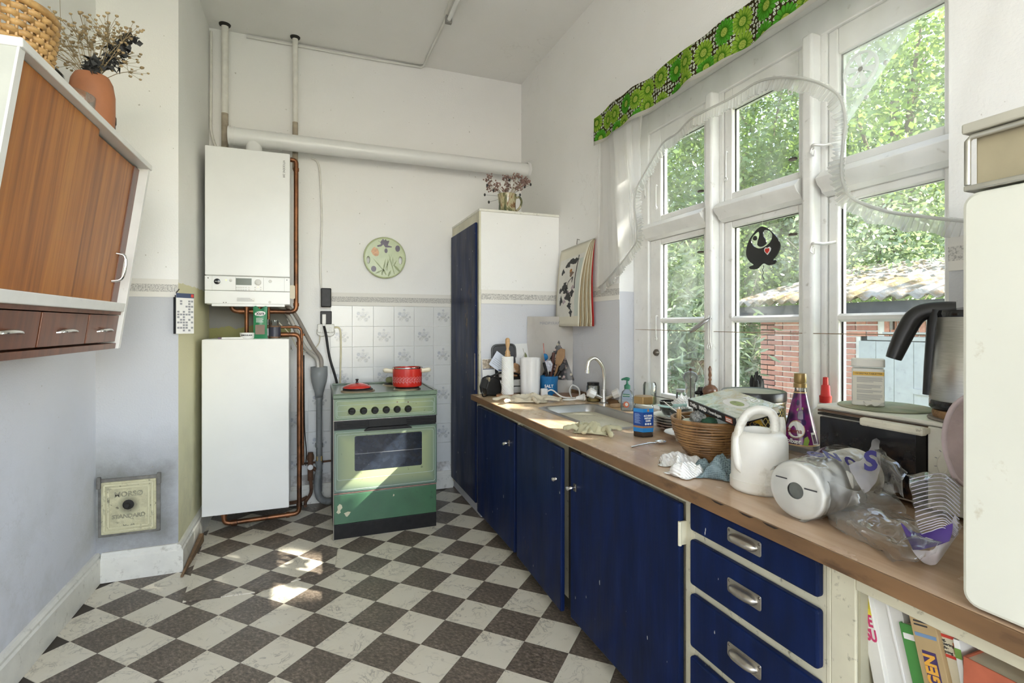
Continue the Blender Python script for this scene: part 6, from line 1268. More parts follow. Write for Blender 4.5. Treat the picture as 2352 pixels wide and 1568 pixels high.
# kitchen roll on wooden stand
t = thing('kitchen_roll_stand', 'white kitchen roll on a turned wooden stand', 'kitchen roll', (1.114, 2.968, WZ)); M_bee = wood('turned_beech', (.44, .25, .10), (.62, .40, .19), (8, 8, 2), .35, .3)
B().lathe([(0, 0), (.070, 0), (.072, .006), (.071, .016), (.066, .020), (0, .020)], 40).obj('base', wood('reddish_wood', (.36, .17, .08), (.50, .28, .15), (5, 20, 5), .35, .3), t, 50)
B().lathe([(.010, .02), (.010, .25), (.017, .252), (.018, .262), (.014, .268), (.016, .278), (.009, .292), (.008, .30), (.0135, .325), (.0145, .338), (.0135, .340), (.0145, .342), (.0135, .358), (.008, .365), (0, .367)], 24).obj('handle', M_bee, t, 50)
m, nt, b = new('embossed_tissue'); v = crd(nt, (1, 1, 1), (0, 0, 0), (.5, .6, .4)); wv = nd(nt, 'TexWave', {'Vector': v, 'Scale': 42., 'Distortion': .6}, wave_type='BANDS').outputs[1]
put(nt, b, Base_Color=(.84, .83, .80), Roughness=.9, Normal=bumpn(nt, wv, .55, .004)); M_tis = m
B().lathe([(.016, .021), (.037, .021), (.0375, .024), (.0365, .248), (.035, .251), (.016, .251)], 36).obj('paper_roll', M_tis, t, 40)
# white jug
t = thing('white_jug', 'tall white plastic jug with pinched spout beside the salt crock', 'jug', (1.268, 2.975, WZ), face(1.268, 2.975)); M_wpl = P('white_plastic', (.80, .79, .77), .32, 0, .02, 5)
def jug(u, q):
    a = 2*PI*u; z = .236*q; R_ = (abs(math.cos(a))**3+abs(math.sin(a))**3)**(-1/3)
    r = (.058+.006*q)*(.6+.4*R_)
    d_ = abs((a-(-PI/2+.10)+PI) % (2*PI)-PI); r += .022*max(0, 1-d_/.50)*(.30+.70*q)
    return (r*math.cos(a), r*math.sin(a), z-(.010*math.sin(a) if q > .97 else 0)*1.2)
b = B().grid(jug, 72, 24, cu=True); b.f.append(tuple(range(72))); b.m.append(0); b.obj('body', M_wpl, t, 50, solid=.003)
B().tube(cr([(.0, .058, .20), (.0, .105, .20), (.0, .110, .12), (.0, .060, .06)], 6), .010, 10).obj('handle', M_wpl, t, 60)
def rimf(u, q): x, y, z = jug(u, 1); return (x*(1-.32*q), y*(1-.32*q)+.004*q, z-.030*q)
B().grid(rimf, 72, 3, cu=True).obj('rim_collar', M_wpl, t, 60)
# salt crock with utensils
sx_, sy_ = 1.402, 2.985
t = thing('salt_crock', 'bright blue enamel crock lettered SALT holding utensils', 'crock', (sx_, sy_, WZ), face(sx_, sy_)); M_bl = P('blue_enamel', (.022, .17, .40), .25, 0, .12, 12, 0, 60, ((.01, .05, .14), .62, 20, .6))
B().lathe([(0, 0), (.052, 0), (.055, .004), (.0555, .085), (.058, .092), (.059, .110), (.060, .121), (.056, .122), (.053, .09), (.052, .008), (0, .006)], 40).obj('pot', M_bl, t, 50)
text('SALT', .026, M_wh, t, Matrix.Identity(4), fn=lambda p: (math.sin(p.x/.056)*.0562, -math.cos(p.x/.056)*.0562-p.z, .060+p.y), bold=.0007, sx=1.0)
M_wd = wood('utensil_wood', (.22, .115, .045), (.34, .19, .08), (14, 14, 3), .6, .0); M_wr = P('dark_red_wood', (.09, .025, .015), .45, 0, .2, 20)
def stick(name, lab, dx, dy, tx_, ty_, h_, r, mt, head=None):
    f = face(sx_, sy_); R_ = Matrix.Rotation(f, 3, 'Z'); o = thing(name, lab, 'utensil', (sx_, sy_, WZ+.008), f, 'utensils in the salt crock')
    a, e = Vector((dx, dy, 0)), Vector((tx_, ty_, h_)); B().tube([a, e], r, 8).obj('handle', mt, o, 60)
    if head: head(o, e, (e-a).normalized())
def blade(w_, l_, mt, th=.006):
    def fn(o, e, d_): B().prism([(-w_*.35, -.01), (-w_/2, l_*.4), (-w_/2, l_*.8), (-w_*.2, l_), (w_*.3, l_), (w_/2, l_*.6), (w_*.35, -.01)], -th/2, th/2, fr(e, Vector((1, 0, 0))-d_*d_.x, d_)).obj('head', mt, o, 0, .002)
    return fn
stick('wooden_spatula', 'broad pale wooden spatula in the salt crock', .006, .016, .060, .012, .19, .008, M_wd, blade(.055, .10, M_wd))
stick('wooden_spoon', 'dark red wooden handle sticking up in the salt crock', .0, .022, .030, .028, .26, .010, M_wr)
stick('bread_knife', 'black handled knife leaning right in the salt crock', -.018, -.012, .072, -.006, .15, .010, M_cblk, blade(.03, .05, M_cblk))
stick('ladle', 'black ladle handle leaning left in the salt crock', .020, -.022, -.032, -.024, .20, .0085, M_cblk)
stick('thermometer', 'thin red and white thermometer in the salt crock', -.010, .028, -.036, .030, .32, .0028, P('red_white_rod', (.50, .16, .12), .3, 0, .5, 40))
def bowlh(r, mt):
    def fn(o, e, d_): B().lathe([(0, -r*.9), (r*.6, -r*.7), (r, 0), (r*.85, 0), (r*.5, -r*.55), (0, -r*.72)], 20, T=fr(e+d_*r*.8, d_, Vector((0, 0, 1))) @ Matrix.Rotation(PI/2, 4, 'X')).obj('head', mt, o, 60)
    return fn
stick('plastic_spoon', 'blue plastic spoon in the salt crock', .012, .030, -.024, .034, .21, .005, M_bl, bowlh(.026, M_bl))
stick('strainer', 'grey slotted serving spoon in the salt crock', -.006, .004, -.006, -.008, .15, .006, M_slv, blade(.062, .062, P('grey_steel', (.30, .31, .35), .3, .8, .4, 60)))
# leaning poster in plastic
p0, p1 = Vector((1.322, 3.165)), Vector((1.566, 2.975)); dv = (p1-p0).normalized(); pw_ = (p1-p0).length
t = thing('food_poster', 'plastic covered food pyramid poster leaning in the corner', 'poster', (1.44, 3.07, WZ)); TPp = fr((p0.x, p0.y, WZ+.002), (dv.x, dv.y, 0), (.05*dv.y*-1, .03, 1)); PH = .50
B().box(0, pw_, 0, PH, -.004, 0, T=TPp).obj('board', P('taupe_board', (.46, .43, .38), .6, 0, .05, 5), t, 0, w=True)
M_food = None; m, nt, b = new('food_photo_collage'); v = crd(nt); vo = nd(nt, 'TexVoronoi', {'Vector': v, 'Scale': 48.})
c = mx(nt, ma(nt, 'LESS_THAN', vo.outputs['Distance'], .40), (.018, .016, .016), nd(nt, 'HueSaturation', {'Color': mx(nt, .55, (.40, .22, .08), (.5, .5, .5)), 'Saturation': 1.1, 'Value': ma(nt, 'MULTIPLY', sep(nt, vo.outputs['Color'])[0], 1.5), 'Hue': ma(nt, 'MULTIPLY_ADD', sep(nt, vo.outputs['Color'])[1], .10, .45)}).outputs[0])
put(nt, b, Base_Color=c, Roughness=.4); M_food = m
yb, yt_, xc_ = .085, .345, pw_*.70
tri = lambda q0, q1: [(xc_-(1-q0)*.125, yb+(yt_-yb)*q0), (xc_+(1-q0)*.105, yb+(yt_-yb)*q0), (xc_+(1-q1)*.105, yb+(yt_-yb)*q1), (xc_-(1-q1)*.125, yb+(yt_-yb)*q1)]
for q0, q1 in ((0, .60), (.64, .985)): B().prism(tri(q0, q1), 0, .001, TPp).obj('pyramid_picture', M_food, t, 0, w=True)
text('MADPYRAMIDEN', .026, M_greyp, t, TPp @ Matrix.Translation((pw_*.60, PH-.045, .0012)), w=True)
def foil(u, q): return TPp @ Vector((pw_*u, PH*q, .006+.004*math.sin(u*9+q*4)+.006*nz((u*3, q*4, 1), 1.3)))
B().grid(foil, 24, 30).obj('plastic_cover', glass('plastic_film', (.97, .97, .98), .9, .08), t, 60, w=True)
# wall calendar with bird painting
t = thing('bird_calendar', 'curling wall calendar with ink painting of a bird beside the window', 'calendar', (XR, 2.95, 1.235))
CY1_, CY0_ = 3.115, 2.69
def page(k):
    o = .010+.0125*k
    def fn(u, q):       # u: 0 far edge .. 1 near edge, q: 0 bottom .. 1 top
        s = (1-q); bulge = o*(s**.55)*(.25+.75*u)+.012*math.sin(PI*min(1, s*1.1))*u
        return Vector((XR-.006-bulge-.002*k-.018*s*(1-u)*(k > 5), CY1_+(CY0_-CY1_)*u+.012*math.sin(PI*s)*(k/7), 1.237+.50*q-.004*k*0+.02*u*q*(1)))
    return fn
M_old = P('yellowed_paper', (.66, .60, .44), .8, 0, .10, 8)
for k in range(8):
    f = page(k); B().grid(f, 14, 22).obj('page', P('calendar_red', (.40, .02, .015), .5) if k == 0 else (M_old if k % 2 else P('browned_pages', (.40, .31, .18), .8, 0, .2, 12)) if k < 7 else P('calendar_cream', (.70, .66, .54), .8, 0, .05, 6), t, 60, solid=.0012, w=True)
F7 = page(7)
def onp(pts, mt, nm, up=.0015):
    V = [F7(x, y)+Vector((-up, 0, 0)) for x, y in pts]; B().add(V, [tuple(range(len(V)))]).obj(nm, mt, t, 0, w=True, recalc=False)
def patch(u0, u1, q0, q1, mt, nm, up):
    B().grid(lambda a, b2: F7(u0+(u1-u0)*a, q0+(q1-q0)*b2)+Vector((-up, 0, 0)), 8, 14).obj(nm, mt, t, 60, w=True)
patch(.06, .95, .12, .86, P('rice_paper', (.70, .68, .62), .8), 'picture', .0010)
patch(.80, .95, .12, .80, P('pale_celadon', (.55, .60, .55), .8), 'side_band', .0014)
M_inkp = P('ink_wash', (.035, .035, .035), .8, 0, .6, 60)
rr = random.Random(21)
def splat(u, q, ru, rq, seed): return [(u+ru*(1+.35*math.sin(3*a+seed)+.2*math.sin(7*a+seed*2))*math.cos(a), q+rq*(1+.3*math.sin(4*a+seed*1.3)+.2*math.sin(9*a))*math.sin(a)) for a in [2*PI*i/22 for i in range(22)]]
for u, q, ru, rq in ((.55, .80, .14, .035), (.40, .77, .08, .035), (.68, .79, .10, .03), (.22, .70, .06, .035), (.36, .50, .12, .05), (.18, .46, .06, .03), (.42, .44, .09, .035), (.22, .33, .06, .055), (.55, .36, .13, .05), (.68, .40, .08, .04), (.60, .25, .08, .04), (.66, .16, .06, .04)): onp(splat(u, q, ru, rq, u*9), M_inkp, 'ink_leaf')
for u, q, ru, rq in ((.44, .37, .08, .03), (.36, .31, .06, .025), (.70, .47, .06, .02), (.52, .42, .06, .02)): onp(splat(u, q, ru, rq, u*5), P('faded_pink', (.42, .33, .36), .8), 'ink_blossom', .0013)
onp(splat(.58, .645, .075, .035, 1), P('brown_ink', (.20, .13, .09), .8), 'bird_body', .0018); onp(ell(.05, .022, 14, .55, .685), P('orange_ink', (.45, .22, .07), .8), 'bird_head', .002); onp([(.62, .60), (.68, .60), (.66, .53), (.64, .53)], M_inkp, 'bird_tail', .0018)
B().tube([F7(u, q)+Vector((-.002, 0, 0)) for u, q in ((.62, .59), (.50, .55), (.46, .50), (.40, .46))], .0018, 5).obj('ink_branch', M_inkp, t, 60, w=True); B().tube([F7(u, q)+Vector((-.002, 0, 0)) for u, q in ((.76, .85), (.77, .7), (.76, .56), (.78, .45))], .003, 5).obj('ink_trunk', M_inkp, t, 60, w=True)
onp(ell(.035, .02, 14, .14, .06), M_inkp, 'seal', .0012)
B().tube([(XR-.012, CY1_+.01, 1.742), (XR-.014, (CY1_+CY0_)/2, 1.752), (XR-.012, CY0_-.01, 1.758)], .0045, 8).obj('binding_bar', M_alu, t, 60, w=True); B().tube([(XR, 2.90, 1.785), (XR-.014, 2.90, 1.79), (XR-.016, 2.905, 1.755)], .0025, 6).obj('hook', M_dmet, t, 60, w=True)
# round boards, cord, gloves
mat_disc('chopping_board', 'round dark wooden board lying under the poster in the corner', 'board', (1.468, 2.868, WZ), .085, .014, wood('board_wood', (.18, .085, .04), (.30, .16, .08), (6, 20, 6), .5, .1))
t = thing('extension_lead', 'white power cord with adapter and plug curling behind the sink', 'cord', put_(1258, 912)); M_cord = P('white_cord', (.78, .77, .75), .35)
B().tube(cr([(1.335, 2.89, WZ+.028), (1.37, 2.875, WZ+.045), (1.40, 2.80, WZ+.012), (1.46, 2.76, WZ+.006), (1.515, 2.79, WZ+.012), (1.54, 2.85, WZ+.05), (1.525, 2.90, WZ+.065), (1.49, 2.87, WZ+.035), (1.44, 2.75, WZ+.008), (1.40, 2.72, WZ+.006), (1.37, 2.72, WZ+.006), (1.40, 2.685, WZ+.008), (1.445, 2.672, WZ+.014)], 7), .0048, 8).obj('cable', M_cord, t, 60, w=True)
B().box(1.305, 1.345, 2.875, 2.905, WZ, WZ+.055).obj('adapter', M_cord, t, 0, .006, w=True); B().cyl((1.432, 2.678, WZ+.016), (1.470, 2.664, WZ+.022), .010, .019, 14).cyl((1.470, 2.664, WZ+.022), (1.482, 2.660, WZ+.024), .021, n=16).obj('plug', M_cord, t, 50, w=True)
for dz in (-.008, .008): B().cyl((1.480, 2.661, WZ+.024+dz), (1.500, 2.654, WZ+.026+dz), .0024, n=8).obj('pin', M_chr, t, 50, w=True)
def glove(lab, loc, rz, s, seed, mt, fingers, hp):
    rr = random.Random(seed); t = thing('rubber_glove', lab, 'glove', loc, rz)
    def palm(u, q):
        x, y = (u-.5)*2, (q-.5)*2; e = max(0, 1-(abs(x)**3+abs(y)**3))**.5; p = (x*1.3, y, seed*1.7)
        fold = 1-abs(math.sin(2.6*x+1.8*y+2.2*nz(p, 1.3, seed)+seed)); z = hp*(.10+e*(.28+.62*fold+.35*nz(p, 1.1, seed+2)))+.004*e*nz(p, 5, seed)
        return (x*.085*s*(1+.2*nz(p, 1.6, seed+4)), y*.052*s*(1+.3*nz(p, 1.9, seed+6)), max(.0012, z))
    B().grid(palm, 44, 34).obj('palm', mt, t, 80, solid=.002)
    for (x, y, an, L_, lift) in fingers:
        p = Vector((x, y, hp*.35)); pts = [p]
        for j in range(4): an += rr.uniform(-.45, .45); p = p+Vector((math.cos(an), math.sin(an), 0))*L_/4; pts.append(Vector((p.x, p.y, max(.009, hp*.35*lift*(1-j/4)+.008+rr.uniform(0, .010)))))
        Q = cr(pts, 6); n_ = len(Q); B().tube(Q, [(.0112+.0012*math.sin(j*.7+seed+x*90)) if j < n_-3 else .0105*(n_-j)/4+.002 for j in range(n_)], 10, flat=.62).obj('finger', mt, t, 70)
M_gl1 = P('beige_rubber', (.56, .50, .38), .6, 0, .12, 14, .3, 30, ((.22, .18, .12), .60, 16, .6)); M_gl2 = P('yellowish_rubber', (.46, .43, .28), .6, 0, .12, 14, .3, 30)
glove('crumpled beige rubber glove beside the far end of the sink', (1.165, 2.765, WZ), -.35, 1.25, 3, M_gl1, [(.07, .02, .1, .13, .8), (.08, -.02, -.5, .11, .6), (.02, -.05, -1.4, .09, .8), (-.07, -.04, -2.4, .12, .5), (-.09, .0, 3.0, .12, .6)], .050)
glove('greenish crumpled rubber glove in front of the sink', (1.066, 1.862, WZ), -.75, .85, 8, M_gl2, [(.05, -.02, -.3, .09, .9), (.055, .01, .4, .07, .8), (.0, -.035, -1.2, .06, 1), (-.05, -.03, -2.5, .06, .8), (-.04, .03, 2.2, .05, .9)], .048)
# jar, soap, jars on the sill
def jar(name, lab, cat, loc, r, h_, lidm, cont=None, lidh=.014, neck=.86):
    t = thing(name, lab, cat, loc, face(loc[0], loc[1])); B().lathe([(0, .002), (r*.92, .001), (r, .008), (r, h_*.78), (r*neck, h_*.88), (r*neck, h_-lidh), (r*neck*.95, h_-lidh)], 30).obj('glass', M_clear, t, 50)
    if lidm: B().lathe([(r*neck+.002, h_-lidh), (r*neck+.003, h_-.002), (r*neck, h_), (0, h_)], 30).obj('lid', lidm, t, 50)
    if cont: B().lathe([(0, .004), (r*.93, .004), (r*.93, cont[0]), (0, cont[0])], 24).obj('contents', cont[1], t, 50)
    return t
M_yel = glass('pale_yellow_oil', (.80, .80, .35), .5, .1, .35, 3)
jar('glass_jar', 'empty glass jar with black lid left of the tap', 'jar', (1.522, 2.635, WZ), .038, .112, M_blk, (.018, P('mustard_rest', (.50, .36, .12), .6)), .018)
so2 = thing('soap_bottle', 'pump bottle of pale blue liquid soap on the sink edge', 'bottle', (1.515, 2.275, WZ), face(1.515, 2.275)-.2)
B().lathe([(0, 0), (.030, 0), (.034, .008), (.034, .075), (.028, .098), (.014, .112), (.013, .118)], 28, sy=.72).obj('bottle', glass('blue_soap', (.80, .88, .97), 1.2, .05, .35, 3), so2, 50); M_grn = P('green_plastic', (.03, .17, .10), .35)
B().lathe([(.016, .114), (.016, .132), (.010, .136), (.006, .14), (.005, .158)], 20).obj('collar', M_grn, so2, 50); B().tube(cr([(.012, 0, .162), (0, 0, .166), (-.018, 0, .164), (-.030, 0, .160)], 4), [.008, .009, .009, .009, .009, .009, .008, .007, .006, .0055, .005, .0045, .004], 10, flat=1.0).obj('pump_head', M_grn, so2, 60)
B().prism(rrect(.036, .015, .002), 0, .0008, fr((0, -.0248, .083), (1, 0, 0), (0, 0, 1))).obj('brand_label', M_grn, so2, 0); text('PALMOLIVE', .0068, M_wh, so2, fr((0, -.0258, .083), (1, 0, 0), (0, 0, 1)), bold=.0002)
B().prism(ell(.015, .016, 18), 0, .0006, fr((0, -.0252, .036), (1, 0, 0), (0, 0, 1))).obj('round_print', P('orange_print', (.62, .16, .08), .4), so2, 0); B().prism(ell(.008, .009, 14), .0006, .0012, fr((.002, -.0252, .037), (1, 0, 0), (0, 0, 1))).obj('white_print', M_wh, so2, 0)
tag(B().box(-.035, .035, -.02, .02, 0, .018).obj('soap_block', P('tan_soap', (.50, .34, .20), .7, 0, .15, 20), None, 0, .005), 'small tan block between tap and soap bottle', 'soap').location = (1.535, 2.40, WZ)
SILL = .8365
jar('glass_jar', 'open glass jar with pale yellow liquid in the window corner', 'jar', (1.625, 2.235, SILL), .034, .125, None, (.035, M_yel))
jar('glass_jar', 'small ribbed glass shaker left of the clear pepper mill', 'jar', (1.625, 1.990, SILL), .024, .105, P('dull_tin', (.5, .49, .47), .4, .6))
t = thing('pepper_mill', 'tall clear acrylic pepper mill on the window sill', 'pepper mill', (1.625, 1.925, SILL)); M_acm = glass('smoky_acrylic', (.78, .74, .72), 1.8, .05, .35, 5)
B().lathe([(.032, 0), (.034, .01), (.026, .05), (.023, .09), (.024, .135), (.026, .140)], 28).obj('body', M_acm, t, 60); B().lathe([(.024, .142), (.033, .155), (.034, .170), (.026, .188), (.010, .195), (0, .196)], 28).obj('head', M_acm, t, 60); B().lathe([(0, .195), (.006, .197), (.007, .204), (0, .210)], 12).obj('finial', M_wr, t, 60)
B().cyl((0, 0, .01), (0, 0, .19), .003, n=8).obj('spindle', M_dmet, t, 60); B().lathe([(0, .003), (.022, .003), (.020, .05), (0, .055)], 18).obj('peppercorns', P('peppercorn', (.24, .18, .13), .9, 0, .5, 60), t, 60)
t = thing('oil_bottle', 'small clear bottle with black pourer on the sill', 'bottle', (1.628, 1.862, SILL), face(1.6, 1.86)); B().lathe([(0, .002), (.022, .002), (.024, .01), (.024, .07), (.014, .085), (.013, .10)], 22).obj('bottle', M_clear, t, 50); B().box(-.005, .005, -.026, -.024, .02, .115).obj('black_strip', M_blk, t, 0, .001); B().lathe([(.026, .096), (.028, .104), (.016, .112), (.012, .128), (0, .130)], 16).obj('pourer', M_blk, t, 50)
t = thing('wooden_mill', 'dark turned wooden mill with tall finial on the sill', 'pepper mill', (1.625, 1.800, SILL)); M_wal = wood('walnut', (.09, .035, .018), (.20, .09, .045), (6, 6, 20), .25, .5)
B().lathe([(0, 0), (.032, 0), (.034, .01), (.026, .035), (.024, .06), (.035, .078), (.036, .084), (.028, .090), (.030, .094), (.034, .098), (.028, .104), (.033, .112), (.032, .128), (.020, .142), (.006, .147), (.005, .16), (.008, .168), (.005, .176), (.008, .186), (.006, .2), (.008, .215), (.003, .226), (0, .228)], 30).obj('turned_body', M_wal, t, 60)
t = thing('cleaner_bottle', 'white cleaner bottle with bright red cap behind the purple squash bottle', 'bottle', (1.628, 1.255, SILL)); B().lathe([(0, 0), (.040, 0), (.043, .01), (.043, .085), (.036, .115), (.016, .135), (.015, .145)], 26).obj('bottle', P('frosted_white', (.72, .72, .66), .4), t, 50); B().lathe([(.018, .142), (.019, .165), (.015, .168), (.013, .200), (.009, .203), (.008, .228), (0, .230)], 20).obj('cap', P('red_cap', (.60, .025, .02), .35), t, 50)
lump('dried_posy', 'dry white flower remains on the sill behind the red capped bottle', 'dried flower', (1.64, 1.165, SILL), .03, .02, .07, P('dry_white', (.55, .48, .38), .9, 0, .5, 60), 4, .9, 4)
lump('black_figure', 'small dark crinkled lump on the sill behind the black tin', 'lump', (1.640, 1.560, SILL), .030, .025, .20, P('charcoal_lump', (.02, .02, .02), .7), 6, .5, 3.5)
# ================================================================ near half of the worktop
# coffee jar
cjx, cjy = 1.232, 1.735
t = thing('coffee_jar', 'hexagonal instant coffee jar with gold lid and blue label', 'jar', (cjx, cjy, WZ), face(cjx, cjy)+.50)
hx = lambda r, z: [(r*math.cos(PI/3*k), r*.92*math.sin(PI/3*k), z) for k in range(6)]
def hexa(b, prof, m=0):
    V = [p for r, z in prof for p in hx(r, z)]; n = len(prof)
    return b.add(V, [(i*6+k, i*6+(k+1) % 6, (i+1)*6+(k+1) % 6, (i+1)*6+k) for i in range(n-1) for k in range(6)]+[tuple(range(6))[::-1], tuple(range((n-1)*6, n*6))], m)
hexa(B(), [(.040, .0), (.044, .004), (.044, .118), (.039, .128), (.039, .132)]).obj('glass', M_clear, t, 20, .003)
hexa(B(), [(.042, .131), (.0425, .133), (.0425, .158), (.041, .160)]).obj('lid', P('gold_lid', (.34, .22, .09), .35, .5, .08, 10), t, 20, .002)
hexa(B(), [(.038, .004), (.040, .006), (.040, .014), (.036, .018)]).obj('coffee', P('coffee_powder', (.07, .03, .015), .9), t, 20)
M_cb = P('coffee_blue', (.010, .055, .25), .35); M_cb2 = P('coffee_light_blue', (.02, .20, .50), .35); M_cbr = P('coffee_brown_band', (.30, .16, .09), .4)
lab = B()
for z0, z1, mi in ((.022, .038, 1), (.038, .046, 2), (.046, .100, 0), (.100, .114, 1)):
    for k in (3, 4, 5):
        a, e = Vector(hx(.0447, 0)[k]), Vector(hx(.0447, 0)[(k+1) % 6]); lab.add([a+Vector((0, 0, z0)), e+Vector((0, 0, z0)), e+Vector((0, 0, z1)), a+Vector((0, 0, z1))], [(0, 1, 2, 3)], mi)
lab.obj('label', [M_cb, M_cb2, M_cbr], t, 0, recalc=False)
for k, fs in ((4, 1), (3, 0)):
    a, e = Vector(hx(.0452, 0)[k]), Vector(hx(.0452, 0)[(k+1) % 6]); mid = (a+e)/2; TT = fr((mid.x, mid.y, 0), (e-a), (0, 0, 1))
    if fs:
        for s, z, sz in (('BLÅ CIRKEL', .086, .0088), ('INSTANT', .076, .0092), ('KAFFE', .066, .0095)): text(s, sz, M_wh, t, TT @ Matrix.Translation((0, z, 0)), bold=.0004, sx=.80)
        for q in (-.010, 0, .010): B().prism(ell(.004, .004, 14, q, .054), 0, .0005, TT).obj('round_mark', M_wh, t, 0)
        B().prism(ell(.0045, .006, 14, 0, .107), 0, .0005, TT).obj('crest', M_cbr, t, 0)
    else:
        b = B(); [b.box(-.015, .004+.007*((q*7) % 3)/2, .092-.0033*q, .0932-.0033*q, 0, .0005, T=TT) for q in range(12)]; b.obj('fine_print', P('pale_blue_print', (.30, .40, .62), .5), t, 0)
# teaspoon
t0, t1 = Vector(put_(1450, 1029)), Vector(put_(1528, 1018)); t = thing('teaspoon', 'steel teaspoon lying on the worktop', 'spoon', ((t0.x+t1.x)/2, (t0.y+t1.y)/2, WZ))
dv = (t1-t0).normalized(); sd2 = Vector((-dv.y, dv.x, 0)); up = Vector((0, 0, 1))
hp_ = cr([t0+up*.004, t0.lerp(t1, .3)+up*.008, t0.lerp(t1, .55)+up*.009, t0.lerp(t1, .74)+up*.006], 5)
B().tube(hp_, [.0042-.0015*math.sin(PI*k/(len(hp_)-1)) for k in range(len(hp_))], 8, flat=.5).obj('handle', M_chr, t, 60, w=True)
B().grid(lambda u, q: t0.lerp(t1, .72+.28*q)+sd2*((u-.5)*.036*math.sqrt(max(0, 1-(2*q-1)**2)+.02))+up*(.003+.008*((2*u-1)**2*(1-(2*q-1)**2)+(2*q-1)**2)), 12, 14).obj('bowl', M_chr, t, 60, solid=.0012, w=True)
# plates, bowl, scoop
M_por = P('porcelain', (.76, .74, .69), .22, 0, .03, 6); M_por2 = P('grey_porcelain', (.55, .53, .49), .25, 0, .05, 6); M_pink = P('rose_porcelain', (.66, .55, .48), .25, 0, .05, 6)
def dish(r, h_=.022): return [(0, .003), (r*.55, .0), (r*.58, .004), (r*.72, .010), (r*.97, h_-.003), (r, h_), (r*.97, h_), (r*.70, .014), (r*.55, .007), (0, .007)]
px_, py_ = 1.425, 1.775
pls = None
for k, (mt, lab) in enumerate(((M_pink, 'lowest, rose tinted plate of the stack beside the basket'), (M_pink, 'second plate from the bottom of the stack beside the basket'), (M_por2, 'greyish third plate of the stack beside the basket'), (M_por2, 'fourth plate from the bottom, just under the top plate of the stack'), (M_por, 'top white plate of the stack, under the glass bowl'))):
    o = B().lathe(dish(.100-.002*(k % 2)), 40, (0, 0, 0)).obj('dinner_plate', mt, None, 60); tag(o, lab, 'plate', 'stacked plates on the worktop'); o.location = (px_+.002*(k % 3), py_, WZ+.0115*k)
zb = WZ+.0115*4+.009
tag(B().lathe([(0, .002), (.035, 0), (.055, .012), (.068, .036), (.070, .046), (.067, .046), (.052, .016), (0, .006)], 32).obj('glass_bowl', M_clear, None, 60), 'small glass bowl on top of the plate stack', 'bowl').location = (px_, py_, zb)
lump('paper_ball', 'crumpled white paper in the glass bowl on the plates', 'paper', (px_+.018, py_-.012, zb+.012), .042, .036, .075, M_tis, 13, .5, 3)
sc = thing('mint_scoop', 'pale mint plastic scoop lying in the glass bowl', 'scoop', (px_-.030, py_-.015, zb+.040), face(px_, py_)); M_mint = P('mint_plastic', (.42, .62, .58), .35)
B().tube(cr([(-.06, -.005, .014), (-.03, 0, .008), (.0, 0, .008)], 4), .005, 8, flat=.5).obj('handle', M_mint, sc, 60); B().grid(lambda u, q: (q*.055, (u-.5)*.036, .006+.020*(2*u-1)**2*.8+.004*q), 8, 8).obj('bowl', M_mint, sc, 60, solid=.002)
t = B().lathe([(0, 0), (.040, 0), (.044, .008), (.045, .085), (.047, .094), (.043, .095), (.040, .02), (0, .012)], 32).obj('black_mug', M_cblk, None, 50); t.location = (1.525, 1.945, WZ); tag(t, 'black enamel mug with silver rim against the window wall', 'mug')
B().lathe([(.0455, .092), (.0475, .096), (.0445, .0965)], 32).obj('rim', M_slv, t, 60)
t = thing('soup_plate', 'white footed soup plate half hidden by the woven basket', 'plate', (1.335, 1.602, WZ)); B().lathe([(0, 0), (.040, 0), (.042, .008), (.048, .012), (.070, .026), (.085, .032), (.083, .034), (.066, .028), (.045, .016), (0, .013)], 40).obj('dish', M_por, t, 60); B().lathe([(.079, .0325), (.081, .0332)], 40).obj('rim_line', M_por2, t, 60)
t = thing('teacup', 'small white cup standing in the soup plate', 'cup', (1.325, 1.585, WZ+.018)); B().lathe([(0, 0), (.022, 0), (.030, .02), (.034, .048), (.032, .048), (.028, .02), (0, .004)], 28).obj('cup', M_por, t, 60)
# woven bowl basket
bx_, by_ = 1.222, 1.362
bk = thing('woven_bowl', 'round woven cane bowl basket with cookbook and odds and ends', 'basket', (bx_, by_, WZ), face(bx_, by_)); M_cane = wood('brown_cane', (.15, .070, .022), (.30, .155, .055), (20, 20, 20), .45, .2)
RB = lambda z: .050+.064*math.sin(min(1, z/.128)*PI/2)**.85
for k in range(15):
    z = .006+.0086*k; r = RB(z)
    B().tube([((r+.0012*math.sin(8*a+k*1.9))*math.cos(a), (r+.0012*math.sin(8*a+k*1.9))*math.sin(a), z+.0012*math.sin(3*a+k)) for a in [2*PI*q/56 for q in range(56)]], .0040, 6, closed=True).obj('cane_ring', M_cane, bk, 60)
for k in range(16):
    a = 2*PI*k/16+.1; B().tube([(RB(z)*1.0*math.cos(a), RB(z)*math.sin(a), z) for z in (.004, .02, .045, .075, .10, .128)], .0026, 5).obj('rib', M_cane, bk, 60)
B().tube([(.1155*math.cos(a), .1155*math.sin(a), .132) for a in [2*PI*q/56 for q in range(56)]], .0055, 8, closed=True).obj('rim', M_cane, bk, 60); B().lathe([(0, .002), (.05, .002), (.05, .007), (0, .007)], 28).obj('base', M_cane, bk, 50)
B().lathe([(0, .02), (.07, .02), (.10, .095), (.098, .097), (.06, .04), (0, .03)], 32).obj('dark_lining', P('basket_clutter', (.10, .075, .05), .9, 0, .6, 40), bk, 60)
o = B().lathe(dish(.082, .020), 36).obj('side_plate', P('pale_green_porcelain', (.58, .62, .54), .25), None, 60); o.location = (bx_-.010, by_-.010, WZ+.104); tag(o, 'pale green plate lying in the woven basket under the book', 'plate')
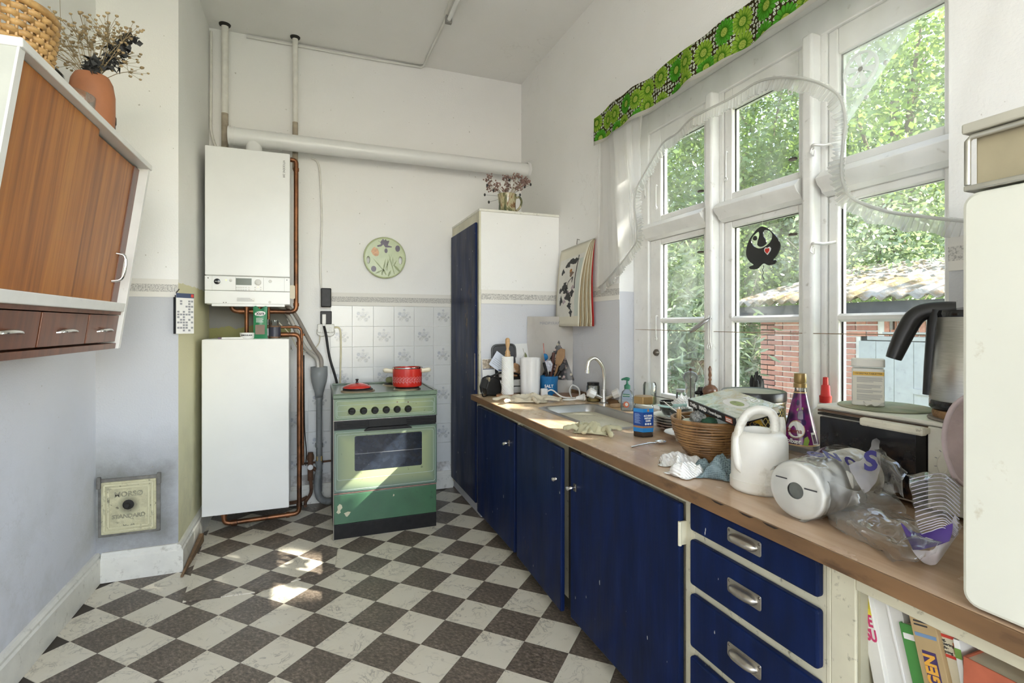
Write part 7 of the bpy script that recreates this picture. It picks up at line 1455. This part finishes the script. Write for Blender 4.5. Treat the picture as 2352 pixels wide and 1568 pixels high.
lump('steel_wool', 'grey steel wool ball in the woven basket', 'scourer', (bx_-.035, by_+.008, WZ+.118), .026, .024, .040, P('steel_wool', (.30, .30, .29), .5, .7, .4, 120, 1., 200), 5, .25, 5)
lump('scrub_sponge', 'dark green scrubber in the woven basket under the book', 'sponge', (bx_-.035, by_-.045, WZ+.118), .026, .020, .028, P('dark_green_scrub', (.03, .09, .05), .95), 9, .25, 4)
t = thing('whisk', 'steel whisk sticking out of the woven basket', 'whisk', (bx_-.055, by_+.075, WZ+.10)); B().tube([(0, 0, 0), (.010, .015, .06)], .003, 6).tube([(.03, -.02, .01), (-.02, .06, .075)], .0018, 6).obj('wires', M_chr, t, 60)
t = thing('clothes_peg', 'wooden clothes peg clipped on the basket rim', 'peg', (bx_-.075, by_+.055, WZ+.11)); B().box(-.005, .0, -.005, .005, 0, .050).box(.002, .007, -.005, .005, 0, .050).obj('peg_halves', M_bee, t, 0, .001)
# cookbook
P0, P1, P3 = at(1583, 938, X=1.20), at(1690, 985, X=1.17), at(1650, 905, X=1.36)
for q in (P0, P1, P3): q.z += .008
sx2 = (P1-P0); dp = (P3-P0); TBk = fr(P0, sx2, dp); SL = sx2.length; dp = dp-sx2.normalized()*dp.dot(sx2.normalized()); DP = dp.length; BT = .026
t = thing('cookbook', 'black spined cookbook lying tilted on the woven basket', 'book', P0)
B().box(.003, SL-.003, .004, DP-.003, .003, BT-.003, T=TBk).obj('pages', P('book_pages', (.66, .62, .52), .8), t, 0, w=True)
M_cov = None; m, nt, b = new('cookbook_cover'); v = crd(nt); n = noi(nt, v, 11, 6, .65, 1.5)
put(nt, b, Base_Color=ramp(nt, n, [(.30, (.10, .12, .10)), (.42, (.30, .34, .24)), (.52, (.52, .54, .46)), (.62, (.40, .36, .20)), (.72, (.62, .62, .58))]), Roughness=.15, Coat_Weight=.4); M_cov = m
B().box(0, SL, 0, DP, BT-.003, BT, T=TBk).obj('front_cover', M_cov, t, 0, .0006, w=True); B().box(0, SL, 0, DP, 0, .003, T=TBk).obj('back_cover', M_blk, t, 0, w=True); B().box(0, SL, -.002, .004, 0, BT, T=TBk).obj('spine', P('spine_black', (.012, .012, .014), .35), t, 0, .001, w=True)
B().prism(ell(.052, .030, 24, SL*.58, DP*.52), BT, BT+.0005, TBk).obj('cover_dish', P('dish_white', (.66, .64, .60), .3), t, 0, w=True); B().prism(ell(.03, .015, 20, SL*.60, DP*.52), BT+.0005, BT+.001, TBk).obj('cover_food', P('food_green', (.25, .30, .08), .4, 0, .5, 60), t, 0, w=True)
text('MAD', .030, M_wh, t, TBk @ Matrix.Translation((SL*.60, DP*.86, BT+.0006)), bold=.001, w=True)
TSp = TBk @ Matrix(((1, 0, 0, 0), (0, 0, -1, -.0024), (0, 1, 0, BT/2), (0, 0, 0, 1)))
text('Dejlig', .016, M_wh, t, TSp @ Matrix.Translation((.012, 0, 0)), align='LEFT', w=True); text('MAD', .018, M_wh, t, TSp @ Matrix.Translation((.064, 0, 0)), align='LEFT', bold=.0008, w=True); text('i hverdagen', .015, M_wh, t, TSp @ Matrix.Translation((.110, 0, 0)), align='LEFT', w=True)
B().box(SL-.042, SL-.010, -.008, .008, 0, .0006, T=TSp).obj('spine_label', P('red_label', (.50, .12, .06), .5), t, 0, w=True); b = B(); [b.box(SL-.039, SL-.013, -.005+.006*k, -.002+.006*k, .0006, .001, T=TSp) for k in range(2)]; b.obj('spine_label_print', M_pap, t, 0, w=True)
T2 = TBk @ Matrix.Translation((-.020, .045, -.006)); t = thing('cookery_magazine', 'thin magazine sticking out under the cookbook', 'magazine', T2.translation); B().box(0, SL*.9, 0, DP*1.05, 0, .004, T=T2).obj('magazine', P('mag_cover', (.55, .56, .52), .3, 0, .4, 14), t, 0, w=True)
# biscuit tin
tx_, ty_ = 1.455, 1.398
t = thing('biscuit_tin', 'large round black biscuit tin with gold lattice and lid', 'tin', (tx_, ty_, WZ), face(tx_, ty_)); RT = .103
m, nt, b = new('lattice_print'); v = crd(nt); x, y, z = sep(nt, v)[0:3]; an = ma(nt, 'MULTIPLY', ma(nt, 'ARCTAN2', y, x), RT)
p_ = .0165; l1 = ma(nt, 'ABSOLUTE', ma(nt, 'SUBTRACT', ma(nt, 'FRACT', ma(nt, 'DIVIDE', ma(nt, 'ADD', an, ma(nt, 'MULTIPLY', z, .62)), p_)), .5)); l2 = ma(nt, 'ABSOLUTE', ma(nt, 'SUBTRACT', ma(nt, 'FRACT', ma(nt, 'DIVIDE', ma(nt, 'SUBTRACT', an, ma(nt, 'MULTIPLY', z, .62)), p_)), .5))
ln = ma(nt, 'LESS_THAN', ma(nt, 'MINIMUM', l1, l2), .075); c = mx(nt, ln, (.022, .022, .014), (.55, .42, .12)); put(nt, b, Base_Color=c, Roughness=.22, Coat_Weight=.3); M_lat = m
B().lathe([(0, 0), (RT, 0), (RT, .185)], 64).obj('body', M_lat, t, 50); B().lathe([(RT+.001, .180), (RT+.003, .182), (RT+.003, .208), (RT, .212), (RT-.006, .2115), (RT-.012, .209), (0, .209)], 64).obj('lid', P('tin_lid_dark', (.045, .045, .045), .3, .6, .2, 20), t, 40)
B().lathe([(0, .2093), (RT-.014, .2093)], 48).obj('lid_top', P('dusty_lid', (.36, .34, .27), .5, .3, .2, 16), t, 0); B().lathe([(RT+.0005, .172), (RT+.002, .176), (RT+.0005, .180)], 64).obj('bead', M_ring, t, 60)
wrp = lambda p, r=RT+.0006: (math.sin(p[0]/RT)*r, -math.cos(p[0]/RT)*r, p[1])
def tinpatch(pts, mt, nm, r): V = [wrp(p, r) for p in pts]; B().add(V, [tuple(range(len(V)))]).obj(nm, mt, t, 0, recalc=False)
sc_ = [tuple(q[:2]) for q in cr([(x, y, 0) for x, y in ((-.055, .03), (-.050, .085), (-.040, .105), (-.028, .128), (-.012, .130), (0, .122), (.012, .130), (.026, .128), (.036, .108), (.054, .092), (.060, .08), (.056, .03))], 4, True)]
tinpatch(sc_, P('scroll_grey', (.50, .46, .33), .3), 'cartouche_border', RT+.0006); tinpatch([(x*.88, .078+(y-.078)*.90) for x, y in sc_], P('amber_print', (.60, .38, .04), .25, 0, .35, 26), 'cartouche', RT+.0012)
for q in ((-.016, .106), (-.004, .108), (.004, .102)): tinpatch(ell(.005, .006, 12, *q), M_blk, 'printed_figure', RT+.0018)
lump('cling_film', 'scrap of cling film hanging on the black tin', 'film', (1.372, 1.452, WZ+.140), .030, .022, .055, cloth_thin('cling', (.85, .85, .85), .35, .4), 8, .6, 3)
# squash bottle
sqx, sqy = 1.405, 1.168
t = thing('squash_bottle', 'purple labelled blackcurrant squash bottle with gold cap', 'bottle', (sqx, sqy, WZ), face(sqx, sqy)); rb = lambda z: .052 if z < .075 else .052-(z-.075)*(.0365/.165)
M_pet = glass('clear_bottle', (.90, .90, .88), 1.8, .04, .10, 8)
B().lathe([(0, .004), (.046, 0), (.052, .008), (.051, .02), (.0525, .026), (.051, .034), (.0525, .042), (.052, .075), (.0155, .240), (.0150, .252)], 40).obj('bottle', M_pet, t, 60)
B().lathe([(.0185, .250), (.0185, .262), (.016, .264), (.0175, .268), (.0175, .290), (.016, .293), (0, .293)], 28).obj('cap', P('gold_cap', (.30, .20, .075), .35, .5), t, 40)
m, nt, b = new('blackcurrant_label'); v = crd(nt); vo = nd(nt, 'TexVoronoi', {'Vector': v, 'Scale': 32., 'Randomness': .8})
c = mx(nt, ramp(nt, vo.outputs['Distance'], [(.30, 0.), (.62, 1.)]), (.035, .012, .055), (.16, .012, .13)); c = mx(nt, ramp(nt, nd(nt, 'TexVoronoi', {'Vector': crd(nt, loc=(.01, .02, .012)), 'Scale': 55.}).outputs['Distance'], [(.07, .7), (.12, 0.)]), c, (.62, .45, .55))
put(nt, b, Base_Color=c, Roughness=.2); M_lbl = m
B().lathe([(rb(.078)+.0006, .078), (rb(.236)+.0006, .236)], 44).obj('label', M_lbl, t, 60); M_gold = P('gold_line', (.55, .36, .16), .4)
for z in (.078, .233): B().lathe([(rb(z)+.0010, z), (rb(z+.004)+.0010, z+.004)], 44).obj('gold_line', M_gold, t, 60)
cone = lambda x, z, e=.0014: (math.sin(x/.05)*(rb(z)+e), -math.cos(x/.05)*(rb(z)+e), z)
def lblp(pts, mt, nm, e): V = [cone(x, z, e) for x, z in pts]; B().add(V, [tuple(range(len(V)))]).obj(nm, mt, t, 0, recalc=False)
lblp(ell(.030, .0265, 28, -.014, .126), M_gold, 'oval_border', .0012); lblp(ell(.0275, .024, 28, -.014, .126), P('oval_white', (.74, .74, .70), .3), 'oval_badge', .0022)
text('Ribena', .0195, P('maroon_print', (.22, .02, .02), .4), t, Matrix.Identity(4), fn=lambda p: cone(-.021+p.x, .121+p.y, .0034+p.z), bold=.0002); text('Solbær', .0175, M_wh, t, Matrix.Identity(4), fn=lambda p: cone(-.022+p.x, .091+p.y, .0022+p.z), bold=.0004)
M_lime = P('lime_leaf', (.25, .38, .06), .4); lblp([(.008, .082), (.020, .080), (.026, .095), (.022, .108), (.012, .102)], M_lime, 'leaf_print', .0018); lblp([(-.016, .183), (-.010, .190), (-.006, .188), (-.012, .180)], M_lime, 'leaf_print', .0018); lblp([(.008, .190), (.014, .193), (.015, .186), (.010, .184)], M_lime, 'leaf_print', .0018)
lblp([(.036, .083), (.056, .083), (.052, .118), (.034, .118)], M_wh, 'glass_print', .0018); lblp([(.039, .086), (.053, .086), (.050, .112), (.037, .112)], P('dark_juice', (.06, .01, .05), .3), 'juice_print', .0026)
for (x, z, r) in ((.004, .168, .016), (-.012, .205, .009), (.012, .148, .010)): lblp(ell(r, r, 18, x, z), P('berry_print', (.04, .012, .09), .2, 0, .5, 60), 'berry_print', .0016)
# watering can
wx, wy = 1.122, 1.058
t = thing('watering_can', 'small dirty white plastic watering can with looped handle', 'watering can', (wx, wy, WZ), face(wx, wy)); M_wcan = P('stained_white_plastic', (.74, .72, .66), .38, 0, .05, 7, .05, 40, ((.33, .27, .16), .54, 12, .5))
B().lathe([(0, 0), (.066, 0), (.073, .006), (.0735, .012), (.0735, .030), (.071, .031), (.0705, .034), (.070, .130), (.067, .145), (.056, .156), (.046, .158)], 48).obj('body', M_wcan, t, 50)
def lidc(u, q):
    a = 2*PI*u; r0, r1 = .0465, 0; ex, ey = -.006+.036*math.cos(a), -.010+.020*math.sin(a); ox_, oy_ = .0465*math.cos(a), .0465*math.sin(a)
    return (ox_+(ex-ox_)*q, oy_+(ey-oy_)*q, .158+.34*(oy_+(ey-oy_)*q)*q+.004*q)
B().grid(lidc, 40, 3, cu=True).obj('top', M_wcan, t, 60); B().grid(lambda u, q: (-.006+.036*math.cos(2*PI*u), -.010+.020*math.sin(2*PI*u), .162+.34*(-.010+.020*math.sin(2*PI*u))-.05*q), 32, 2, cu=True).obj('opening', M_wcan, t, 60)
B().tube(cr([(.034, .010, .145), (.038, .008, .178), (.028, .004, .206), (.0, -.002, .214), (-.028, -.012, .202), (-.047, -.026, .168), (-.0545, -.040, .12), (-.050, -.050, .075), (-.042, -.053, .05)], 7), [.0115]*50+[.0105, .0095, .008, .006, .004, .0025, .0015], 14, flat=1.1).obj('handle', M_wcan, t, 60)
B().tube(cr([(.030, .060, .050), (.052, .090, .10), (.058, .104, .150), (.056, .112, .180)], 6), [.015-.0004*k for k in range(19)], 12).obj('spout', M_wcan, t, 60)
# crumpled paper towel and cloth
def drape(name, lab, cat, loc, sx, sy, h_, mt, seed, rz=0, fq=3., n=40, th=.0012):
    def fn(u, q):
        x, y = (u-.5)*2, (q-.5)*2; e = max(0, 1-(abs(x)**2.6+abs(y)**2.6))**.5; p = (x*1.2, y*1.2, seed)
        z = h_*(.06+e*(.50+.75*nz(p, fq*.42, seed)+.30*abs(nz(p, fq*.9, seed+1))))+.003*e*abs(nz(p, fq*3.4, seed))
        return (x*sx*(1+.22*nz(p, 1.5, seed+2)), y*sy*(1+.22*nz(p, 1.7, seed+4)), max(.001, z))
    o = B().grid(fn, n, n).obj(name, mt, None, 70, solid=th); o.location = loc; o.rotation_euler = (0, 0, rz); return tag(o, lab, cat)
drape('paper_towel', 'crumpled white paper towel lying before the woven basket', 'paper towel', (1.092, 1.345, WZ), .062, .05, .040, M_tis, 3.1, -.6)
drape('paper_towel', 'folded corner of white paper towel at the worktop edge', 'paper towel', (1.030, 1.240, WZ), .050, .042, .052, M_tis, 7.7, .2)
m, nt, b = new('waffle_cloth'); v = crd(nt); ck_ = nd(nt, 'TexVoronoi', {'Vector': v, 'Scale': 190., 'Randomness': .15}).outputs['Distance']
put(nt, b, Base_Color=ramp(nt, ck_, [(.2, (.10, .145, .16)), (.6, (.22, .29, .31))]), Roughness=.95, Normal=bumpn(nt, ck_, .7, .004)); M_waf = m
drape('dish_cloth', 'blue grey waffle dishcloth crumpled beside the watering can', 'cloth', (1.100, 1.200, WZ), .058, .052, .062, M_waf, 5.2, -.9, th=.003)
# big kitchen roll, wrapped in film
ra, rb_ = Vector((1.022, .862, WZ+.0655)), Vector((1.285, .905, WZ+.0655)); ax_ = (rb_-ra).normalized(); RR = .065
t = thing('jumbo_kitchen_roll', 'fat kitchen roll lying on its side in torn plastic wrap', 'kitchen roll', (1.15, .885, WZ)); TRo = fr(ra, Vector((0, 0, 1)).cross(ax_), (0, 0, 1)); Lr = (rb_-ra).length
B().lathe([(.0185, 0), (.052, -.002), (.061, .002), (RR, .008), (RR, Lr-.008), (.062, Lr), (.0185, Lr)], 48, T=fr(ra, ax_.cross(Vector((0, 0, 1))), (0, 0, 1)) if False else Matrix(((ax_.y, 0, ax_.x, ra.x), (-ax_.x, 0, ax_.y, ra.y), (0, 1, 0, ra.z), (0, 0, 0, 1)))).obj('roll', P('soft_tissue', (.86, .85, .79), .95, 0, .02, 8, .12, 60), t, 40, w=True)
M_tis2 = P('soft_tissue', (.86, .85, .79), .95, 0, .02, 8, .12, 60)
TE = Matrix(((ax_.y, 0, ax_.x, ra.x), (-ax_.x, 0, ax_.y, ra.y), (0, 1, 0, ra.z), (0, 0, 0, 1)))
B().lathe([(.0188, .006), (0, .010)], 24, T=TE).obj('core', P('grey_core', (.16, .17, .15), .8), t, 0, w=True); B().box(.022, .050, .010, .013, -.0035, -.0025, T=TE).box(-.045, -.018, .022, .0245, -.0035, -.0025, T=TE).obj('print_mark', M_ink, t, 0, w=True)
# plastic wrap: film over the roll, a trailing torn end and the printed far end
M_film = glass('shiny_film', (.99, .99, .995), 1.0, .06, .10, 4); M_film2 = glass('crinkled_film', (.97, .97, .985), 2.2, .06, .42, 14); M_filmw = cloth_thin('milky_film', (.80, .80, .88), .55, .45, 10); M_purp = P('purple_film', (.09, .045, .30), .22, 0, .2, 10)
wr = thing('plastic_wrap', 'torn transparent plastic wrap trailing from the fat kitchen roll', 'plastic wrap', (1.2, .75, WZ))
def crum(p, a, s=1.0, o=0.): return Vector((nz(p, 22*s, o)+.5*nz(p, 47*s, o+2), nz(p, 24*s, o+5)+.5*nz(p, 51*s, o+3), nz(p, 20*s, o+9)+.5*nz(p, 44*s, o+7)))*a
def film1(u, q):
    a = -.35*PI+u*1.30*PI; p = Vector((RR+.004)*math.cos(a+.0)*TE.col[0].xyz) if False else None
    r = RR+.0035+.012*max(0, q-.55)*2; x = r*math.sin(a); z = r*math.cos(a)
    P_ = TE @ Vector((x, z, -.003+(Lr-.05)*q)); P_ = P_+crum(P_, .006); P_.z = max(P_.z, WZ+.002); return P_
B().grid(film1, 56, 44).obj('roll_film', M_film, wr, 70, w=True)
def film0(u, q):
    a = 2*PI*u; r = (RR+.004)*q; P_ = TE @ Vector((r*math.sin(a), r*math.cos(a), -.006-.006*(1-q))); P_ = P_+crum(P_, .004); P_.z = max(P_.z, WZ+.002); return P_
B().grid(film0, 40, 10, cu=True).obj('end_film', M_film, wr, 70, w=True)
def net(C, nu, nv, amp, o=0., fl=WZ+.002):
    rows = [cr(r, 8) for r in C]; nr = len(rows[0]); cols = [cr([rows[j][i] for j in range(len(rows))], 8) for i in range(nr)]; nc = len(cols[0])
    def fn(u, q): p = cols[min(nr-1, int(round(u*(nr-1))))][min(nc-1, int(round(q*(nc-1))))]; p = p+crum(p, amp, 1, o); return Vector((p.x, p.y, max(fl, p.z)))
    return B().grid(fn, nr-1, nc-1)
V3 = lambda u, v, z: at(u, v, Z=z)
C1 = [[V3(1870, 1075, .915), V3(1930, 1110, .90), V3(1990, 1130, .885), V3(2040, 1090, .90)], [V3(1900, 1130, .87), V3(1965, 1165, .86), V3(2040, 1170, .86), V3(2090, 1190, .845)], [V3(1905, 1195, .81), V3(1975, 1215, .84), V3(2060, 1215, .85), V3(2130, 1222, .84)], [V3(1935, 1215, .803), V3(2010, 1260, .805), V3(2080, 1275, .83), V3(2150, 1250, .85)], [V3(1990, 1255, .803), V3(2050, 1288, .803), V3(2105, 1296, .812), V3(2160, 1278, .84)]]
net(C1, 0, 0, .016, 1.).obj('trailing_film', M_film2, wr, 70, w=True)
C2 = [[V3(1950, 1070, .93), V3(1985, 1050, .94), V3(2005, 1010, .955), V3(2022, 1002, .955)], [V3(1965, 1100, .91), V3(1995, 1085, .92), V3(2012, 1050, .935), V3(2020, 1045, .935)], [V3(1985, 1135, .885), V3(2005, 1120, .895), V3(2020, 1090, .91), V3(2022, 1085, .91)]]
net(C2, 0, 0, .004, 2.).obj('torn_flap', M_filmw, wr, 70, w=True)
C3 = [[V3(2012, 1012, .95), V3(2045, 1050, .94), V3(2080, 1085, .925)], [V3(2012, 1050, .935), V3(2040, 1075, .925), V3(2075, 1110, .91)], [V3(2030, 1140, .87), V3(2055, 1130, .88), V3(2085, 1150, .88)]]
net(C3, 0, 0, .006, 3.).obj('film_strand', M_film2, wr, 70, w=True)
C4 = [[V3(2085, 1085, .925), V3(2130, 1085, .93), V3(2165, 1080, .935), V3(2200, 1100, .93)], [V3(2095, 1140, .895), V3(2135, 1140, .905), V3(2170, 1140, .905), V3(2205, 1160, .90)], [V3(2105, 1205, .86), V3(2140, 1205, .865), V3(2170, 1200, .875), V3(2200, 1220, .87)], [V3(2120, 1240, .84), V3(2140, 1245, .845), V3(2165, 1235, .855), V3(2190, 1240, .855)]]
net(C4, 0, 0, .007, 4.).obj('crinkled_end', M_film2, wr, 70, w=True)
b = B()
for k in range(16):
    q = .12+.052*k; pts = []
    for j in range(14):
        u = j/13; i0 = q*3; r0 = min(2, int(i0)); f = i0-r0; row = [C4[r0][i].lerp(C4[r0+1][i], f) for i in range(4)]; s = u*3; c0 = min(2, int(s)); p = row[c0].lerp(row[c0+1], s-c0); pts.append(p+Vector((-.004, -.003, .004+.010*math.sin(u*PI))))
    b.tube(pts, .0009, 4)
b.obj('printed_lines', P('pale_lilac_print', (.66, .64, .80), .4), wr, 0, w=True)
C5 = [[V3(2070, 1200, .858), V3(2110, 1222, .852), V3(2150, 1215, .865), V3(2188, 1200, .885)], [V3(2080, 1228, .85), V3(2115, 1248, .84), V3(2150, 1240, .852), V3(2185, 1222, .872)], [V3(2095, 1262, .838), V3(2120, 1262, .836), V3(2150, 1254, .845), V3(2182, 1240, .862)]]
net(C5, 0, 0, .003, 5.).obj('purple_print_band', M_purp, wr, 70, w=True)
C6 = [[V3(2090, 1258, .838), V3(2120, 1262, .835), V3(2150, 1254, .845), V3(2196, 1180, .89)], [V3(2105, 1278, .822), V3(2130, 1280, .82), V3(2160, 1268, .835), V3(2200, 1200, .88)], [V3(2122, 1292, .806), V3(2140, 1298, .803), V3(2158, 1288, .815), V3(2200, 1225, .86)]]
net(C6, 0, 0, .002, 6.).obj('white_print_band', P('white_film', (.72, .70, .76), .3, 0, .03, 8), wr, 70, w=True)
M_nav = P('film_lettering', (.03, .025, .16), .3)
sM = fr(V3(1993, 1068, .935)+Vector((-.008, -.008, .010)), (.62, -.45, .10), (.15, .2, .9)); text('S', .055, M_nav, wr, sM, bold=.0022, w=True, shear=.2)
for s, u, q, rt in (('O', .46, .62, -.5), ('N', .36, .46, -.7), ('Ø', .30, .30, -.9), ('o', .56, .70, -.4)):
    a = -.35*PI+u*1.30*PI; n_ = (TE.to_3x3() @ Vector((math.sin(a), math.cos(a), 0))); o_ = TE @ Vector(((RR+.012)*math.sin(a), (RR+.012)*math.cos(a), (Lr-.05)*q)); tg = ax_.copy(); tg2 = n_.cross(tg)
    text(s, .046 if s != 'o' else .03, M_nav, wr, Matrix.Translation(o_) @ fr((0, 0, 0), tg, tg2*-1 if tg.cross(tg2*-1).dot(n_) > 0 else tg2) @ Matrix.Rotation(rt, 4, 'Z'), bold=.0016, w=True)
tag(B().tube(cr([(0, 0, .003), (.008, .004, .004), (.016, .004, .003), (.024, .0, .004)], 4), .0022, 6, flat=.5).obj('vegetable_peel', P('orange_peel', (.55, .28, .14), .6), None, 60), 'thin orange vegetable peel on the worktop by the fridge', 'peel').location = V3(2262, 1342, WZ)
# ================================================================ books in the open shelf
XBK = 1.015
BKN = [0]
def book(lab, u, v, thk, tilt, mt, depth=.19, hgt=None, name='book', cat='book', x=XBK, cover=True):
    BKN[0] += 1; x += .0035*((BKN[0]*3) % 5)-.006; p = at(u, v, X=x); tl_ = math.radians(tilt); hgt = hgt or (p.z-SZ)/math.cos(tl_)-.0
    t = thing(name, lab, cat, (x, p.y, SZ), 0, 'books in the open shelf'); T = fr((x, p.y, p.z), (0, -math.cos(tl_), math.sin(tl_)*0+math.tan(0)), (0, math.sin(tl_), math.cos(tl_)))
    T = Matrix(((0, 0, -1, x), (-math.cos(tl_), math.sin(tl_), 0, p.y), (math.sin(tl_), math.cos(tl_), 0, p.z), (0, 0, 0, 1)))
    T = Matrix(((0, 0, -1, x), (-math.cos(tl_), math.sin(tl_), 0, p.y), (-math.sin(tl_)*-1*0-math.sin(tl_)*0, math.cos(tl_), 0, p.z), (0, 0, 0, 1))) if False else T
    # local x: across the spine (towards the viewer's right), y: up the spine, z: out of the shelf
    if cover:
        B().box(0, thk, -hgt, 0, -.003, 0, T=T).obj('spine', mt, t, 0, .001, w=True); B().box(0, .0025, -hgt, 0, -depth, -.002, T=T).box(thk-.0025, thk, -hgt, 0, -depth, -.002, T=T).obj('cover', mt, t, 0, w=True)
        B().box(.0025, thk-.0025, -hgt+.003, -.004, -depth+.004, -.003, T=T).obj('pages', M_old, t, 0, w=True)
    else: B().box(0, thk, -hgt, 0, -depth, 0, T=T).obj('body', mt, t, 0, .002, w=True)
    return t, T
M_bw = P('binder_white', (.66, .65, .61), .45, 0, .05, 5); M_tan = P('tan_cover', (.42, .30, .15), .6, 0, .12, 8); M_bcr = P('cream_cover', (.58, .53, .39), .6, 0, .08, 8)
book('thin grey magazine at the far end of the shelf', 1953, 1338, .012, 5, P('grey_mag', (.30, .29, .26), .5), cover=False)
t, T = book('white magazine with pink lettering leaning in the shelf', 1962, 1338, .026, 12, P('white_mag', (.66, .64, .58), .4), cover=False)
for s, y_ in (('FE', -.066), ('SU', -.092)): text(s, .030, P('pink_print', (.52, .04, .13), .5), t, T @ Matrix.Translation((.005, y_, .0006)), align='LEFT', bold=.001, sx=.62, w=True)
B().box(.008, .024, -.055, -.012, 0, .0006, T=T).obj('yellow_picture', P('yellow_black', (.55, .45, .04), .5, 0, .5, 40), t, 0, w=True)
t, T = book('wide white ring binder leaning in the shelf', 1987, 1346, .062, 14, M_bw, .24, cover=False); B().box(.036, .039, -.34, 0, 0, .002, T=T).obj('fold_line', M_pap, t, 0, w=True); B().prism([(.004, .0), (.034, .0), (.020, -.018)], 0, .001, T).obj('dark_corner', M_navy, t, 0, w=True)
t, T = book('dark green book with white band in the shelf', 2064, 1428, .024, 13.5, P('green_cover', (.06, .23, .05), .45, 0, .15, 10), .17); B().box(.004, .024, -.026, -.016, 0, .0006, T=T).obj('white_band', M_pap, t, 0, w=True)
t, T = book('tan manual with purple and orange lettered strip', 2083, 1392, .042, 13, M_tan, .18)
for y_ in (-.010, -.040): B().box(.004, .039, y_-.006, y_, 0, .0006, T=T).obj('blue_rule', P('rule_blue', (.16, .26, .42), .5), t, 0, w=True)
b = B(); [b.box(.006, .034-.006*k, -.022-.006*k, -.0195-.006*k, 0, .0006, T=T) for k in range(2)]; b.obj('title_print', M_ink, t, 0, w=True)
B().box(.010, .032, -.26, -.068, 0, .0008, T=T).obj('purple_strip', P('purple_strip', (.05, .03, .11), .5), t, 0, w=True); text('BOGEN', .026, P('orange_letter', (.70, .36, .05), .5), t, T @ Matrix.Translation((.021, -.072, .0012)) @ Matrix.Rotation(PI/2, 4, 'Z'), align='RIGHT', bold=.001, w=True)
t, T = book('cream handbook with red rules on the spine', 2129, 1432, .050, 10, M_bcr, .18)
for y_ in (-.008, -.040): B().box(.005, .046, y_-.005, y_, 0, .0006, T=T).obj('red_rule', M_redp, t, 0, w=True)
for k, s in enumerate(('Maling,', 'tapetsering', 'og gulv-', 'belægning')): text(s, .0068, M_ink, t, T @ Matrix.Translation((.008, -.0175-.0062*k, .0006)), align='LEFT', w=True)
B().box(.037, .046, -.036, -.018, 0, .0007, T=T).obj('small_picture', P('orange_pic', (.35, .10, .03), .5, 0, .6, 90), t, 0, w=True)
t, T = book('slim pale book with green and yellow bands', 2188, 1466, .009, 9, M_pap, .15); B().box(.0, .010, -.030, -.014, 0, .0006, T=T).obj('green_band', P('green_band', (.16, .30, .06), .5), t, 0, w=True)
t, T = book('white book with blue band set back in the shelf', 2208, 1470, .036, 2, M_pap, .15, x=1.05); B().box(0, .036, -.034, -.016, 0, .0006, T=T).obj('blue_band', P('band_blue', (.02, .14, .30), .5), t, 0, w=True)
t, T = book('worn coral red thick book at the near end', 2212, 1506, .085, 0, P('coral_cover', (.42, .11, .055), .7, 0, .15, 20, .2, 60), .16, x=1.0)
book('dark book lying back in the shelf behind the coral one', 2290, 1500, .05, -4, P('brown_cover', (.12, .07, .04), .6), .15, x=1.12)
